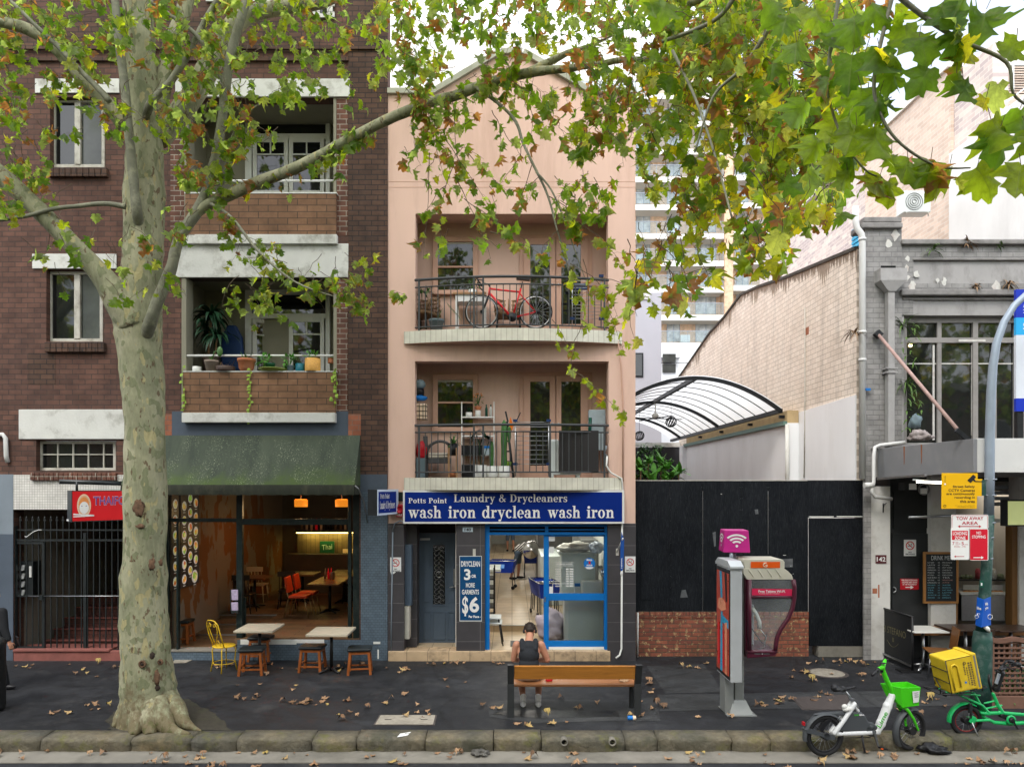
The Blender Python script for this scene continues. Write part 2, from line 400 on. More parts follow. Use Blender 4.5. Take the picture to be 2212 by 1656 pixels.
 # ---------------------------------------------------------------- the setting: road, gutter, kerb, footpath
YF=13.95  # building line on the far side of the footpath
def asphalt(name,base,patch,lo=0.45,hi=0.8):
 m,t,b,o=nodes_of(name);g=coords(t,'world')
 big=noise(t,g,0.55,6,0.65);mid=noise(t,g,3.5,6,0.7);fine=noise(t,g,110,3,0.7)
 c=ramp(t,big,[(0.3,mul(base,.72)),(0.55,base),(0.75,patch)])
 c=mix(t,1.0,c,ramp(t,mid,[(0.3,0.7),(0.7,1.25)]),'MULTIPLY')
 c=mix(t,1.0,c,ramp(t,fine,[(0.35,0.6),(0.55,1.05),(0.75,1.9)]),'MULTIPLY')
 vo=nd(t,'ShaderNodeTexVoronoi',feature='DISTANCE_TO_EDGE');vo.inputs['Scale'].default_value=0.42
 dn=nd(t,'ShaderNodeTexNoise');dn.inputs['Scale'].default_value=2.2;dn.inputs['Detail'].default_value=6
 t.links.new(g,dn.inputs['Vector']);ad=nd(t,'ShaderNodeMix',data_type='VECTOR');ad.inputs[0].default_value=0.16
 t.links.new(g,ad.inputs[4]);t.links.new(dn.outputs['Color'],ad.inputs[5]);t.links.new(ad.outputs[1],vo.inputs['Vector'])
 c=mix(t,ramp(t,vo.outputs['Distance'],[(0.0,0.4),(0.01,0.0)]),c,(0.01,0.01,0.01))
 spk=nd(t,'ShaderNodeTexVoronoi');spk.inputs['Scale'].default_value=16;t.links.new(g,spk.inputs['Vector'])
 c=mix(t,ramp(t,spk.outputs['Distance'],[(0.05,0.5),(0.085,0.0)]),c,(0.22,0.21,0.19))
 gum=nd(t,'ShaderNodeTexVoronoi');gum.inputs['Scale'].default_value=3.4;t.links.new(g,gum.inputs['Vector']);c=mix(t,ramp(t,gum.outputs['Distance'],[(0.07,0.4),(0.1,0.0)]),c,(0.012,0.012,0.012))
 c=mix(t,ramp(t,noise(t,g,1.4,7,.75),[(0.55,0.0),(0.7,0.35)]),c,(0.09,0.085,0.078))
 t.links.new(c,b.inputs['Base Color']);t.links.new(ramp(t,mid,[(0.3,lo),(0.7,hi)]),b.inputs['Roughness'])
 b.inputs['Specular IOR Level'].default_value=0.14
 bump(t,b,mix(t,0.5,fine,mid),0.35,0.008)
asphalt('road_asphalt',(0.031,0.033,0.038),(0.045,0.047,0.052))
asphalt('path_asphalt',(0.027,0.028,0.031),(0.046,0.048,0.052),0.42,0.8)
asphalt('path_patch',(0.048,0.05,0.052),(0.075,0.075,0.075),0.5,0.8)
asphalt('wet_patch',(0.016,0.016,0.017),(0.028,0.028,0.026),0.25,0.5)
M('concrete',(0.21,0.195,0.165),.85,.2,3,.3,dirt=(0.09,0.085,0.07),mode='world',dscale=1.2,damt=.75)
m,t,b,o=nodes_of('sandstone');g=coords(t,'world')
c=ramp(t,noise(t,g,1.1,4),[(0.35,(0.095,0.09,0.07)),(0.55,(0.175,0.15,0.1)),(0.7,(0.25,0.19,0.1))])
c=mix(t,1.0,c,ramp(t,noise(t,g,9,6,0.7),[(0.3,0.6),(0.7,1.3)]),'MULTIPLY')
c=mix(t,ramp(t,noise(t,g,1.7,7,0.7),[(0.5,0.0),(0.64,0.75)]),c,(0.06,0.06,0.035))
c=mix(t,ramp(t,noise(t,g,2.6,6,0.75),[(0.53,0.0),(0.66,0.8)]),c,(0.15,0.15,0.03))
t.links.new(c,b.inputs['Base Color']);b.inputs['Roughness'].default_value=.85;bump(t,b,noise(t,g,14,7,.75),1.0,.05)
mb=MB('road_asphalt');mb.add([(-150,-60,-.19),(150,-60,-.19),(150,160,-.19),(-150,160,-.19)],[(0,1,2,3)])
mb.build('road',kind='structure')
mb=MB('concrete');mb.box(-40,40,9.26,9.66,-.186,-.172);mb.build('gutter',kind='structure')
mb=MB('path_asphalt');mb.box(-60,60,9.93,14.6,-.17,0);mb.build('footpath',kind='structure')
# kerb of old sandstone blocks, each with its own length, worn arris and slight settlement
def kerb_stone(mb,xa,xb):
 n=max(4,int((xb-xa)/.09));y0,y1=9.62+rng.uniform(-.012,.012),9.96;top=rng.uniform(-.006,.014)
 prof=[(y0+.02,-.19),(y0+.008,-.1),(y0,-.035),(y0+.018,-.008),(y0+.055,.008),(y0+.16,.014),(y1,.006),(y1,-.19)]
 vs,fs=[],[];k=len(prof);ph=rng.uniform(0,9)
 for i in range(n+1):
  u=i/n;x=xa+(xb-xa)*u;e=min(u,1-u)*(xb-xa)
  pinch=.028*max(0,1-e/.06)
  for j,(y,z)in enumerate(prof):
   wob=.011*math.sin(x*9+ph+j)+.008*math.sin(x*23+2*j)+rng.uniform(-.004,.004)
   vs.append((x,y+(pinch+wob if j<5 else 0),z+top-(pinch*.7 if 2<j<6 else 0)+(wob*.6 if 2<j<6 else 0)))
 for i in range(n):
  for j in range(k-1):fs.append((i*k+j,(i+1)*k+j,(i+1)*k+j+1,i*k+j+1))
 fs+=[tuple(range(k)),tuple(n*k+q for q in reversed(range(k)))]
 mb.add(vs,fs,True)
mb=MB('sandstone');js=[-620,-420,-250,-90,88,282,412,512,674,769,918,1065,1169,1349,1420,1581,1664,1752,1905,2060,2250,2420,2700]
for a,b2 in zip(js[:-1],js[1:]):kerb_stone(mb,X(a,9.66)+.006,X(b2,9.66)-.006)
mb.mat('wet_patch')
mb.build('kerb',kind='structure')
# drain outlets let into the kerb face
M('dark_metal',(0.022,0.024,0.026),.45,.2,10,.1,metal=.4);M('black_void',(0.004,0.004,0.004),.9,0)
M('steel',(0.42,0.43,0.44),.35,.1,20,.05,metal=1.0);M('galv',(0.34,0.38,0.43),.5,.15,4,.05,metal=.55)
for px_ in(1218,1322):
 t_=thing('kerb_drain',f'round drain outlet in the kerb {"nearer the seated man" if px_ < 1300 else "under the right end of the bench"}','drain',W(px_,1601,9.6),'drain outlets in the kerb face')
 q=Matrix.Rotation(R(90),4,'X')
 MB('concrete').lathe([(.043,.03),(.05,.03),(.052,-.08),(.036,-.08),(.036,.03),(.043,.03)],W(px_,1601,9.61),18,q).build('outlet_ring',t_)
 MB('black_void').lathe([(.0,-.005),(.036,-.005)],W(px_,1601,9.61),18,q).build('outlet_hole',t_)
 # repaired strips and damp marks of the footpath: thin sheets with uneven edges
def sheet(name,mat,pts,z,n=7,jit=.02):
 P=[]
 for i in range(len(pts)):
  a,b2=Vector((*pts[i],z)),Vector((*pts[(i+1)%len(pts)],z))
  for k in range(n):
   p=a.lerp(b2,k/n);P.append((p.x+rng.uniform(-jit,jit),p.y+rng.uniform(-jit,jit),z))
 return MB(mat).add(P,[tuple(range(len(P)))]).build(name,kind='structure')
def gp(x,y,z=0.0):
 Y=(EH-z)*F/(y-CY);return(X(x,Y),Y)
sheet('footpath_patch','path_patch',[gp(1056,1548),gp(1052,1520),gp(1110,1508),gp(1330,1512),gp(1420,1505),gp(1425,1556),gp(1330,1556),gp(1160,1561)],.004,8,.012)
sheet('damp_strip','wet_patch',[gp(1062,1541),gp(1095,1534),gp(1330,1534),gp(1338,1547),gp(1160,1550)],.008,8,.01)
sheet('footpath_trench','path_patch',[gp(1420,1500),gp(2300,1484),gp(2300,1519),gp(1424,1535)],.004,14,.012)
sheet('footpath_slab','path_patch',[gp(1395,1437),gp(1520,1434),gp(1562,1494),gp(1437,1497)],.004,8,.01)
M('soil',(0.045,0.04,0.03),.95,.4,12,.8,mode='world',dirt=(0.05,0.06,0.02),dscale=3)
sheet('tree_soil','soil',[gp(238,1578),gp(228,1555),gp(262,1520),gp(340,1500),gp(410,1510),gp(470,1545),gp(500,1577)],.006,8,.03)
# covers set in the footpath
M('cover_stone',(0.3,0.27,0.22),.85,.2,14,.3,dirt=(0.1,0.09,0.07),damt=.5);M('cover_iron',(0.1,0.085,0.08),.5,.3,18,.6,metal=.3)
def cover(name,label,pts,mat,groove=True):
 t_=thing(name,label,'cover',(sum(p[0]for p in pts)/4,sum(p[1]for p in pts)/4,.006),None)
 P=[Vector((*p,0))for p in pts];c=sum(P,Vector())/4
 MB('cover_iron').prism([(p.x,p.y)for p in[c+(p-c)*1.06 for p in P]],(0,0,.001),(1,0,0),(0,1,0),(0,0,.008)).build('frame',t_)
 MB(mat).prism([(p.x,p.y)for p in P],(0,0,.003),(1,0,0),(0,1,0),(0,0,.012)).build('lid',t_)
 if groove:
  q=MB('black_void')
  for f in(.18,.82):
   a,b2=P[0].lerp(P[1],f),P[3].lerp(P[2],f);m_=a.lerp(b2,.5);q.box(m_.x-.05,m_.x+.05,m_.y-.012,m_.y+.012,.0155,.0165)
  q.build('lifting_slot',t_)
cover('access_cover','pale concrete rectangular cover in the footpath left of the bench',[gp(810,1565),gp(935,1565),gp(940,1545),gp(822,1545)],'cover_stone')
cover('pit_cover','purple brown ribbed metal pit lid behind the parked white bike',[gp(1735,1532),gp(1842,1532),gp(1826,1501),gp(1712,1507)],'cover_iron',False)
cv=thing('manhole_cover','round worn manhole cover in the footpath before the black door','cover',(*gp(1786,1453),.004))
cx_,cy_=gp(1786,1453)
MB('cover_iron').lathe([(0,.006),(.33,.006),(.36,0)],(cx_,cy_,.004),28).build('rim',cv)
MB('cover_stone').lathe([(0,.012),(.29,.012),(.3,.004)],(cx_,cy_,.004),28).build('lid',cv)
pv=MB('cover_stone').prism([(p[0],p[1])for p in[gp(372,1432),gp(402,1431),gp(420,1423),gp(378,1424)]],(0,0,.003),(1,0,0),(0,1,0),(0,0,.008))
pv.build('paving_stone',label='small pale stone slab flush in the footpath behind the plane tree',cat='slab')

# ---------------------------------------------------------------- dark brick apartment building on the left
brick('brick_red',(0.138,0.068,0.049),(0.088,0.046,0.035),(0.06,0.04,0.033),.25,.1,.009,dirt=(0.035,0.028,0.028),damt=.6,dscale=.45)
brick('brick_dark',(0.105,0.057,0.038),(0.068,0.039,0.028),(0.03,0.024,0.022),.25,.1,.009,dirt=(0.02,0.02,0.02),damt=.7,dscale=.5)
brick('brick_pier',(0.17,0.075,0.05),(0.11,0.05,0.036),(0.32,0.28,0.23),.25,.1,.008,damt=.5)
brick('brick_tan',(0.24,0.13,0.072),(0.185,0.1,0.055),(0.075,0.05,0.034),.38,.125,.008,damt=.4,off=.5,bmp=.3)
brick('brick_orange',(0.33,0.12,0.065),(0.26,0.09,0.05),(0.2,0.12,0.09),.25,.1,.008,damt=.2)
M('white_render',(0.62,0.62,0.58),.85,.08,3,.4,dirt=(0.3,0.29,0.25),dscale=2.2,damt=1.0,mode='world')
M('white_paint',(0.68,0.68,0.64),.6,.07,5,.1,dirt=(0.36,0.34,0.28),dscale=2.2,damt=.5)
M('old_paint',(0.5,0.48,0.42),.75,.15,8,.3,dirt=(0.2,0.17,0.13),dscale=3.5,damt=.75)
M('cream_wall',(0.25,0.235,0.175),.85,.08,3,.1,mode='world')
M('bluegrey',(0.075,0.095,0.125),.75,.1,3,.15,mode='world',dirt=(0.05,0.06,0.075))
M('bluegrey_light',(0.2,0.235,0.27),.75,.1,2,.15,mode='world',dirt=(0.14,0.16,0.18))
tiles('mosaic_white',(0.66,0.64,0.6),.05,.05,(0.38,0.36,0.32),'xz',.004,.35,.06)
tiles('mosaic_blue',(0.085,0.12,0.155),.075,.05,(0.05,0.07,0.09),'xz',.004,.5,.12,.5,dirt=(0.05,0.06,0.07))
darkpane('pane');darkpane('pane_soft',(0.05,0.055,0.05),1.5,.12)
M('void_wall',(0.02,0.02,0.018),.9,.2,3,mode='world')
ap=thing('apartment_building','dark red brick apartment building with recessed balconies behind the plane tree','building',(X(420,YF),YF,0))
def hx(x0,x1,y0,y1,Y=YF):return(X(x0,Y),X(x1,Y),Z(y1,Y),Z(y0,Y))
HW=[hx(405,725,209,512),hx(398,725,599,891),hx(108,228,210,362),hx(100,224,582,738),hx(78,251,950,1016)]
HE,HR=(X(29,YF),X(340,YF),.0,Z(1100,YF)),(X(356,YF),X(776,YF),.0,Z(1010,YF))
holes_wall(MB('brick_red'),-13.5,X(837,YF),0,13.6,HW+[HE,HR],YF,.3).build('wall',ap)
mb=MB('brick_dark');mb.px(752,837,-20,1024,YF-.03,.028);mb.px(-300,690,40,100,YF-.012,.01)
mb.px(-300,837,99,106,YF-.07,.04);mb.px(-300,752,124,131,YF-.05,.045);mb.px(60,120,762,830,YF-.004,.003)
mb.each('pier',ap)
mb=MB('brick_pier');mb.px(727,751,212,508,YF-.006,.005);mb.px(727,751,594,888,YF-.006,.005);mb.px(368,400,215,505,YF-.006,.005);mb.each('brick_edging',ap)
MB('brick_orange').px(752,779,894,940,YF-.036,.005).px(353,372,894,940,YF-.008,.007).each('orange_brickwork',ap)
mb=MB('white_render')
for r_ in((75,257,170,201,.03),(69,251,548,580,.03),(40,276,884,948,.03),(378,755,170,209,.05),(377,752,526,599,.04),(383,727,506,526,.12),(392,723,891,912,.16)):
 mb.px(r_[0],r_[1],r_[2],r_[3],YF-r_[4],r_[4]-.002)
mb.each('lintel',ap,bevel=.008)
mb=MB('bluegrey');mb.px(371,752,888,944,YF-.02,.017);mb.px(-300,28,1153,1428,YF-.022,.02);mb.mat('bluegrey_light').px(-300,28,1024,1153,YF-.02,.018)
mb.mat('bluegrey').px(770,836,1024,1062,YF-.045,.012)
mb.each('painted_panel',ap)
MB('mosaic_white').px(29,355,1025,1100,YF-.02,.018).build('mosaic_panel',ap)
MB('mosaic_blue').px(779,837,1062,1429,YF-.04,.038).px(340,357,1100,1429,YF-.02,.018).px(357,779,1404,1429,YF-.015,.012).px(512,779,1381,1404,YF-.015,.012).each('mosaic_panel',ap)
MB('white_paint').px(519,640,1380,1391,YF-.02,.006).px(640,700,1380,1388,YF-.02,.006).px(806,821,1385,1390,YF-.047,.006).px(815,818,1402,1422,YF-.047,.006).each('flaking_paint',ap)
# balcony rooms: walls, ceiling and floor behind the openings
def room(mat,name,par,x0,x1,y0,y1,z0,z1,fl=None):
 mb=MB(mat);mb.box(x0-.1,x1+.1,y1,y1+.1,z0-.1,z1+.1);mb.box(x0-.1,x0,y0,y1,z0-.1,z1+.1);mb.box(x1,x1+.1,y0,y1,z0-.1,z1+.1);mb.box(x0,x1,y0,y1,z1,z1+.1)
 if fl:mb.mat(fl)
 mb.box(x0,x1,y0,y1,z0-.1,z0);return mb.build(name,par)
BY=15.25
room('cream_wall','balcony_room',ap,X(385,YF),X(750,YF),YF+.3,BY,Z(512,YF),Z(200,YF));room('cream_wall','balcony_room',ap,X(380,YF),X(750,YF),YF+.3,BY,Z(891,YF),Z(590,YF))
MB('cream_wall').px(398,405,209,512,YF-.012,.3).px(720,726,209,512,YF-.012,.3).px(392,402,599,891,YF-.012,.3).px(720,727,599,891,YF-.012,.3).each('opening_surround',ap)
MB('brick_tan').px(400,725,418,510,YF-.1,.22).px(395,724,803,891,YF-.1,.22).each('balustrade',ap)
MB('white_paint').px(398,727,415.5,418,YF-.11,.25).px(394,726,801,803,YF-.11,.25).each('balustrade_cap',ap)
mb=MB('white_paint')
for y in(391,768):mb.rod(W(402,y,YF+.02),W(724,y,YF+.02),.022)
mb.each('handrail',ap)
# timber windows of the flat
def sash(par,x0,x1,y0,y1,Y,mull,name='window',fr=7,matp='pane',matq='pane_soft',bars=None):
 mb=MB('old_paint');d=.07
 mb.px(x0,x1,y0,y0+fr,Y,d);mb.px(x0,x1,y1-fr,y1,Y,d);mb.px(x0,x0+fr,y0+fr,y1-fr,Y,d);mb.px(x1-fr,x1,y0+fr,y1-fr,Y,d)
 for m_ in mull:mb.px(m_-fr*.9,m_+fr*.9,y0+fr,y1-fr,Y-.015,d)
 for(a,b2,c,d2)in bars or[]:mb.px(a,b2,c,d2,Y+.01,.04)
 w_=mb.build(name,par,bevel=.006)
 ed=[x0+fr]+[v for m_ in mull for v in(m_-fr*.9,m_+fr*.9)]+[x1-fr]
 for i in range(0,len(ed),2):
  MB(matp if i==0 else matq).px(ed[i],ed[i+1],y0+fr,y1-fr,Y+.04,.012).build('pane',w_)
 return w_
sash(ap,112,226,214,362,YF+.12,[167]);sash(ap,104,222,586,738,YF+.12,[166])
w3=sash(ap,84,250,952,1016,YF+.12,[],fr=6,bars=[(123,125.5,958,1010),(156,159,958,1010),(189,192,958,1010),(222,225,958,1010),(90,245,980,982.5)])
mb=MB('brick_dark')
for(a,b2,y0,y1)in((102,230,362,381),(95,224,739,760)):
 for k in range(10):
  xa=a+(b2-a)*k/10;xb=a+(b2-a)*(k+1)/10;mb.px(xa+.3,xb-.3,y0,y1,YF-.09+rng.uniform(-.004,.004),.3)
 mb.build('window_sill',ap,bevel=.012);mb=MB('brick_dark')
mb=MB('brick_pier')
for k in range(18):
 xa=64+186*k/18;mb.px(xa+.3,xa+10,1021,1037,YF-.08+rng.uniform(-.005,.005),.3)
mb.build('window_sill',ap,bevel=.012)
# french doors at the back of both balconies
def french(yo,leaf_open):
 Y=BY-.1;mb=MB('white_paint')
 for r_ in((529,543,624+yo,830+yo),(703,712,624+yo,830+yo),(543,703,624+yo,636+yo),(543,703,677+yo,687+yo)):mb.px(*r_,Y,.09)
 f=mb.build('french_door',ap)
 MB('pane').px(543,703,636+yo,677+yo,Y+.05,.01).build('transom_pane',f)
 def leaf(xa,xb,piv=None):
  mb=MB('white_paint');fr=8
  w_=X(xb,Y)-X(xa,Y);h=Z(687+yo,Y)-Z(830+yo,Y);e=.085
  mb.box(0,e,0,.04,0,h);mb.box(w_-e,w_,0,.04,0,h);mb.box(e,w_-e,0,.04,h-e,h);mb.box(e,w_-e,0,.04,h-.36,h-.33);mb.box(w_/2-.015,w_/2+.015,.005,.035,h-.33,h-e)
  mb.box(e,w_-e,.002,.038,0,.3)
  mb.mat('pane').box(e,w_-e,.018,.024,.3,h-e)
  mb.mat('curtain').box(e,w_*.62,.03,.034,.2,h-e)if piv else None
  mb.move(Matrix.Translation((X(xa,Y),Y-.01,Z(830+yo,Y)))@Matrix.Rotation(piv or 0,4,'Z'));mb.build('door_leaf',f)
 leaf(546,622,R(28)if leaf_open else None);leaf(624,700)
 mb=MB('curtain')
 for k in range(14):mb.rod(W(556+2.7*k,640+yo,Y+.16),W(556+2.7*k,800+yo,Y+.16),.022)
 for k in range(12):mb.rod(W(640+4.6*k,690+yo,Y+.18),W(640+4.6*k,800+yo,Y+.18),.03)
 mb.build('curtain',f)
M('curtain',(0.45,0.43,0.36),.9,.15,8)
french(0,True);french(-388,False)
# small white framed opening in the parapet, seen at the very top
mb=MB('white_render')
for k in range(3):mb.px(672+(k%2)*4,690,2+12*k,13+12*k,YF-.05,.04);mb.px(706,722-(k%2)*4,2+12*k,13+12*k,YF-.05,.04)
mb.px(668,726,-8,1,YF-.05,.04);mb.px(690,706,30,38,YF-.05,.04);mb.px(444,668,-6,3,YF-.05,.04);mb.build('parapet_trim',ap)
MB('pane').px(691,705,2,30,YF-.02,.01).build('parapet_pane',ap)
# entrance lobby: walls, brick stairs
lob=thing('entrance_lobby','dark apartment entrance with red brick stairs behind the iron gate','entrance',(X(180,YF),YF+.4,0))
M('lobby_wall',(0.27,0.26,0.22),.85,.1,2,.1,mode='world',dirt=(0.1,0.1,0.08));brick('stair_brick',(0.15,0.055,0.042),(0.1,0.04,0.032),(0.06,0.035,0.03),.22,.085,.008)
M('red_step',(0.24,0.085,0.07),.6,.2,6,.2,mode='world',dirt=(0.12,0.06,0.05))
x0,x1=X(29,YF),X(340,YF)
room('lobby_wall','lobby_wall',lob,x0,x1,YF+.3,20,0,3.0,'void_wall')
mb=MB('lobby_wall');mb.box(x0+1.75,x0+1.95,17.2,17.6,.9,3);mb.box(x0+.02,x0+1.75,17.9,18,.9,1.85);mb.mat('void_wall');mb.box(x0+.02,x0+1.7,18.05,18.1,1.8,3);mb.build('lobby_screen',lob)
mb=MB('stair_brick')
for k in range(5):mb.box(x0+.05,x1-.02,14.75+.36*k,14.75+.36*(k+1)if k<4 else 19.9,.03,.2+.165*k)
mb.build('stairs',lob)
mb=MB('red_step')
for k in range(5):mb.box(x0+.05,x1-.02,14.72+.36*k,14.8+.36*k,.2+.165*k,.222+.165*k)
mb.build('stair_nosing',lob)
MB('red_step').px(29,340,1405,1428,YF-.06,.5).px(27,235,1402,1407,YF-.09,.5).build('door_step',lob,bevel=.01)
# ---------------------------------------------------------------- iron gate, letter boxes, projecting sign
M('iron',(0.012,0.016,0.017),.4,.3,12,.1,spec=.6);M('paperw',(0.75,0.75,0.73),.6,.05)
MB('paperw').add([(-8.35,15.15,.386),(-8.02,15.18,.386),(-7.98,15.35,.386),(-8.3,15.33,.386)],[(0,1,2,3)]).build('paper_sheet',label='white sheet of paper lying on the red entrance stairs behind the gate',cat='paper')
GY=YF+.06
gt=thing('iron_gate','black wrought iron gate and fence with spear tips across the apartment entrance','gate',W(180,1405,GY))
mb=MB('iron')
for y,w_ in((1144,.03),(1166,.04),(1286.5,.03),(1403,.045)):mb.bar(W(33,y,GY),W(345,y,GY),w_)
mb.build('rail',gt)
mb=MB('iron')
for x in(34,184.5,344):mb.bar(W(x,1150 if x>100 else 1135,GY),W(x,1405,GY),.055)
mb.build('post',gt)
dr=MB('iron');dr.bar(W(95,1172,GY-.01),W(95,1402,GY-.01),.05);dr.bar(W(38,1172,GY-.01),W(95,1172,GY-.01),.04);dr.bar(W(38,1397,GY-.01),W(95,1397,GY-.01),.04).box(X(89,GY),X(96,GY),GY-.06,GY,Z(1294,GY),Z(1284,GY));dr.build('gate_leaf',gt)
k=0;x=44.0
while x<340:
 mb=MB('iron');mb.bar(W(x,1122,GY),W(x,1403,GY),.018);mb.ball(W(x,1119,GY),(.016,.016,.045),6,5).ball(W(x-1.6,1123,GY),(.014,.01,.02),6,4).ball(W(x+1.6,1123,GY),(.014,.01,.02),6,4)
 mb.build('bar',gt);x+=13.2
MB('steel').rod(W(60,1286.5,GY-.03),W(340,1286.5,GY-.03),.008).build('latch_rod',gt)
M('white_tube',(0.6,0.6,0.58),.5,.05)
MB('white_tube').tube([W(54,1158,GY-.03),W(58,1159,GY-.03),W(72,1148,GY-.04),W(83,1144,GY-.03),W(90,1144,GY-.03)],.009).build('cable_loop',gt)
lb=thing('letterbox_bank','bank of four small grey letterboxes with dark intercom behind the gate bars','letterbox',W(45,1286,GY+.2))
MB('iron').px(34,71,1212,1286,GY+.1,.25).build('casing',lb)
for k in range(4):MB('steel').obox(W(45,1226+17.6*k,GY+.08),(.16,.02,.11),(R(-18),0,0)).build('flap',lb)
MB('paperw').px(63,68,1222,1246,GY+.09,.008).build('notice',lb)
sg=thing('hanging_sign','red hanging shop sign with a rayed oval emblem half hidden by the trunk','sign',(-7.8,12.6,2.77))
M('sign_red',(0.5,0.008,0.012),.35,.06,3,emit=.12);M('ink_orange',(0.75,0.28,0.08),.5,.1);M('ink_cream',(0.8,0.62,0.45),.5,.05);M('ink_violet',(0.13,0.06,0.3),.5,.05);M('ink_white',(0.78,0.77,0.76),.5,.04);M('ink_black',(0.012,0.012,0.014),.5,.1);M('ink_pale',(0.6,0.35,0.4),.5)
A0=Vector((-7.8,12.6,0));u=Vector((.72,.694,0));nrm=Vector((.694,-.72,0));zt,zb=3.45-14*12.6/F,3.45-82*12.6/F
mb=MB('iron');q=[A0+Vector((0,0,zb)),A0+u*1.75+Vector((0,0,zb))]
mb.prism([(0,0),(1.5,0),(1.5,zt-zb),(0,zt-zb)],A0+Vector((0,0,zb))-nrm*.012,u,UZ,-nrm*.32);mb.build('sign_box',sg)
MB('sign_red').prism([(0.012,0.015),(1.48,0.015),(1.48,zt-zb-.015),(0.012,zt-zb-.015)],A0+Vector((0,0,zb)),u,UZ,-nrm*.01).build('sign_face',sg)
def sp(a,b2,l=.003):return A0+u*a+Vector((0,0,zb+b2))+nrm*l
se=lambda a,b2,l=.003:sp(a-.11,b2,l)
mb=MB('ink_cream');mb.add([se(.3+.11*math.cos(a),.29+.205*math.sin(a))for a in[k*math.pi/12 for k in range(24)]],[tuple(range(24))])
mb.mat('ink_orange')
for k in range(36):
 a=k*math.pi/18;c,s_=math.cos(a),math.sin(a);tt=.006
 mb.add([se(.3+.075*c-tt*s_,.29+.14*s_+tt*c,.005),se(.3+.105*c,.29+.2*s_,.005),se(.3+.075*c+tt*s_,.29+.14*s_-tt*c,.005)],[(0,1,2)])
mb.add([se(.3+.08*math.cos(a),.31+.125*math.sin(a),.006)for a in[k*math.pi/8 for k in range(16)]],[tuple(range(16))])
mb.mat('ink_white').add([se(.3+.075*math.cos(a),.25+.11*math.sin(a),.007)for a in[k*math.pi/8 for k in range(16)]],[tuple(range(16))])
mb.mat('ink_violet').add([se(.255,.29,.009),se(.285,.28,.009),se(.255,.275,.009)],[(0,2,1)]).add([se(.345,.29,.009),se(.315,.28,.009),se(.345,.275,.009)],[(0,1,2)])
mb.mat('ink_white');mb.add([se(.13,.125,.01),se(.46,.1,.01),se(.46,.12,.01),se(.13,.15,.01)],[(0,1,2,3)]).add([se(.13,.085,.01),se(.46,.095,.01),se(.46,.112,.01),se(.13,.105,.01)],[(0,1,2,3)])
mb.build('emblem',sg)
mb=MB('ink_pale');text(mb,'THAIFO',sp(.335,.285,.003),u,UZ,.53,.17,.03);mb.mat('ink_violet');text(mb,'THAIFO',sp(.342,.295,.005),u,UZ,.515,.15,.005);mb.build('lettering',sg)
MB('ink_white').prism([(0,0),(.14,0),(.14,.03),(0,.03)],A0-nrm*.2+Vector((-.006,0,zb+.01)),nrm*-1,UZ,Vector((-.004,0,0))).build('maker_label',sg)
mb=MB('iron');mb.rod(A0-nrm*.15+Vector((-.25,.1,zt+.16)),Vector((-7.2,13.6,zt+.12)),.045);mb.rod(A0-nrm*.1+u*.1+Vector((0,0,zt)),A0-nrm*.1+u*.1+Vector((0,0,zt+.16)),.02);mb.build('bracket',sg)
# downpipe stub at the left edge
dp=MB('white_tube');dp.tube([W(-14,938,YF-.06),W(6,938,YF-.06),W(12,946,YF-.06),W(13.5,985,YF-.06),W(17,998,YF-.03)],.04,10);dp.build('waste_pipe',label='short bent white waste pipe on the brick wall by the left edge',cat='pipe')

# ---------------------------------------------------------------- restaurant
m,t,b,o=nodes_of('awning_moss');g=coords(t,'world');sx=nd(t,'ShaderNodeSeparateXYZ');t.links.new(g,sx.inputs[0])
c=ramp(t,noise(t,g,1.2,5,.6,(3,1,.5)),[(0.35,(0.024,0.036,0.022)),(0.65,(0.05,0.066,0.04))])
mr=nd(t,'ShaderNodeMapRange');mr.inputs[1].default_value=4.3;mr.inputs[2].default_value=3.42;t.links.new(sx.outputs[2],mr.inputs[0])
mo=nd(t,'ShaderNodeMath',operation='MULTIPLY');t.links.new(mr.outputs[0],mo.inputs[0]);t.links.new(noise(t,g,2.6,7,.7),mo.inputs[1])
c=mix(t,ramp(t,mo.outputs[0],[(0.3,0.0),(0.56,0.9)]),c,(0.05,0.085,0.01))
n_=noise(t,g,42,3,.75,(1.4,1,.8));msk=mix(t,1.0,ramp(t,n_,[(0.575,0.0),(0.63,1.0)]),ramp(t,noise(t,g,2.0,5,.6,(1.2,1,.6)),[(0.44,0.0),(0.6,1.0)]),'MULTIPLY')
c=mix(t,msk,c,(0.22,0.25,0.16));t.links.new(c,b.inputs['Base Color']);b.inputs['Roughness'].default_value=.8;bump(t,b,n_,.3,.01)
M('awning_edge',(0.03,0.034,0.024),.85,.3,4,.2,mode='world',dirt=(0.09,0.08,0.05),dscale=6,stretch=(1,1,.4))
aw=thing('shop_awning','dark green mossy canvas awning over the restaurant front','awning',(X(560,YF),13.6,3.3))
xl,xr=-7.36,X(778,YF)+.01;y0,y1,z0,z1=YF-.05,13.38,4.4,3.43
n=40;mb=MB('awning_moss');vs,fs=[],[]
for i in range(n+1):
 u_=i/n;x=xl+(xr-xl)*u_;sag=.018*abs(math.sin(u_*math.pi*4))
 for j in range(7):
  q=j/6;vs.append((x,y0+(y1-y0)*q-.03*math.sin(q*math.pi)*0,z0+(z1-z0)*q-sag*math.sin(q*math.pi)))
for i in range(n):
 for j in range(6):fs.append((i*7+j,i*7+j+1,(i+1)*7+j+1,(i+1)*7+j))
mb.add(vs,fs,True)
mb.add([(xr,y0,z0),(xr,y1,z1),(xr,y0,z1)],[(0,1,2)]).add([(xl,y0,z0),(xl,y0,z1),(xl,y1,z1)],[(0,1,2)]);mb.build('canvas',aw)
mb=MB('awning_edge');vs,fs=[],[]
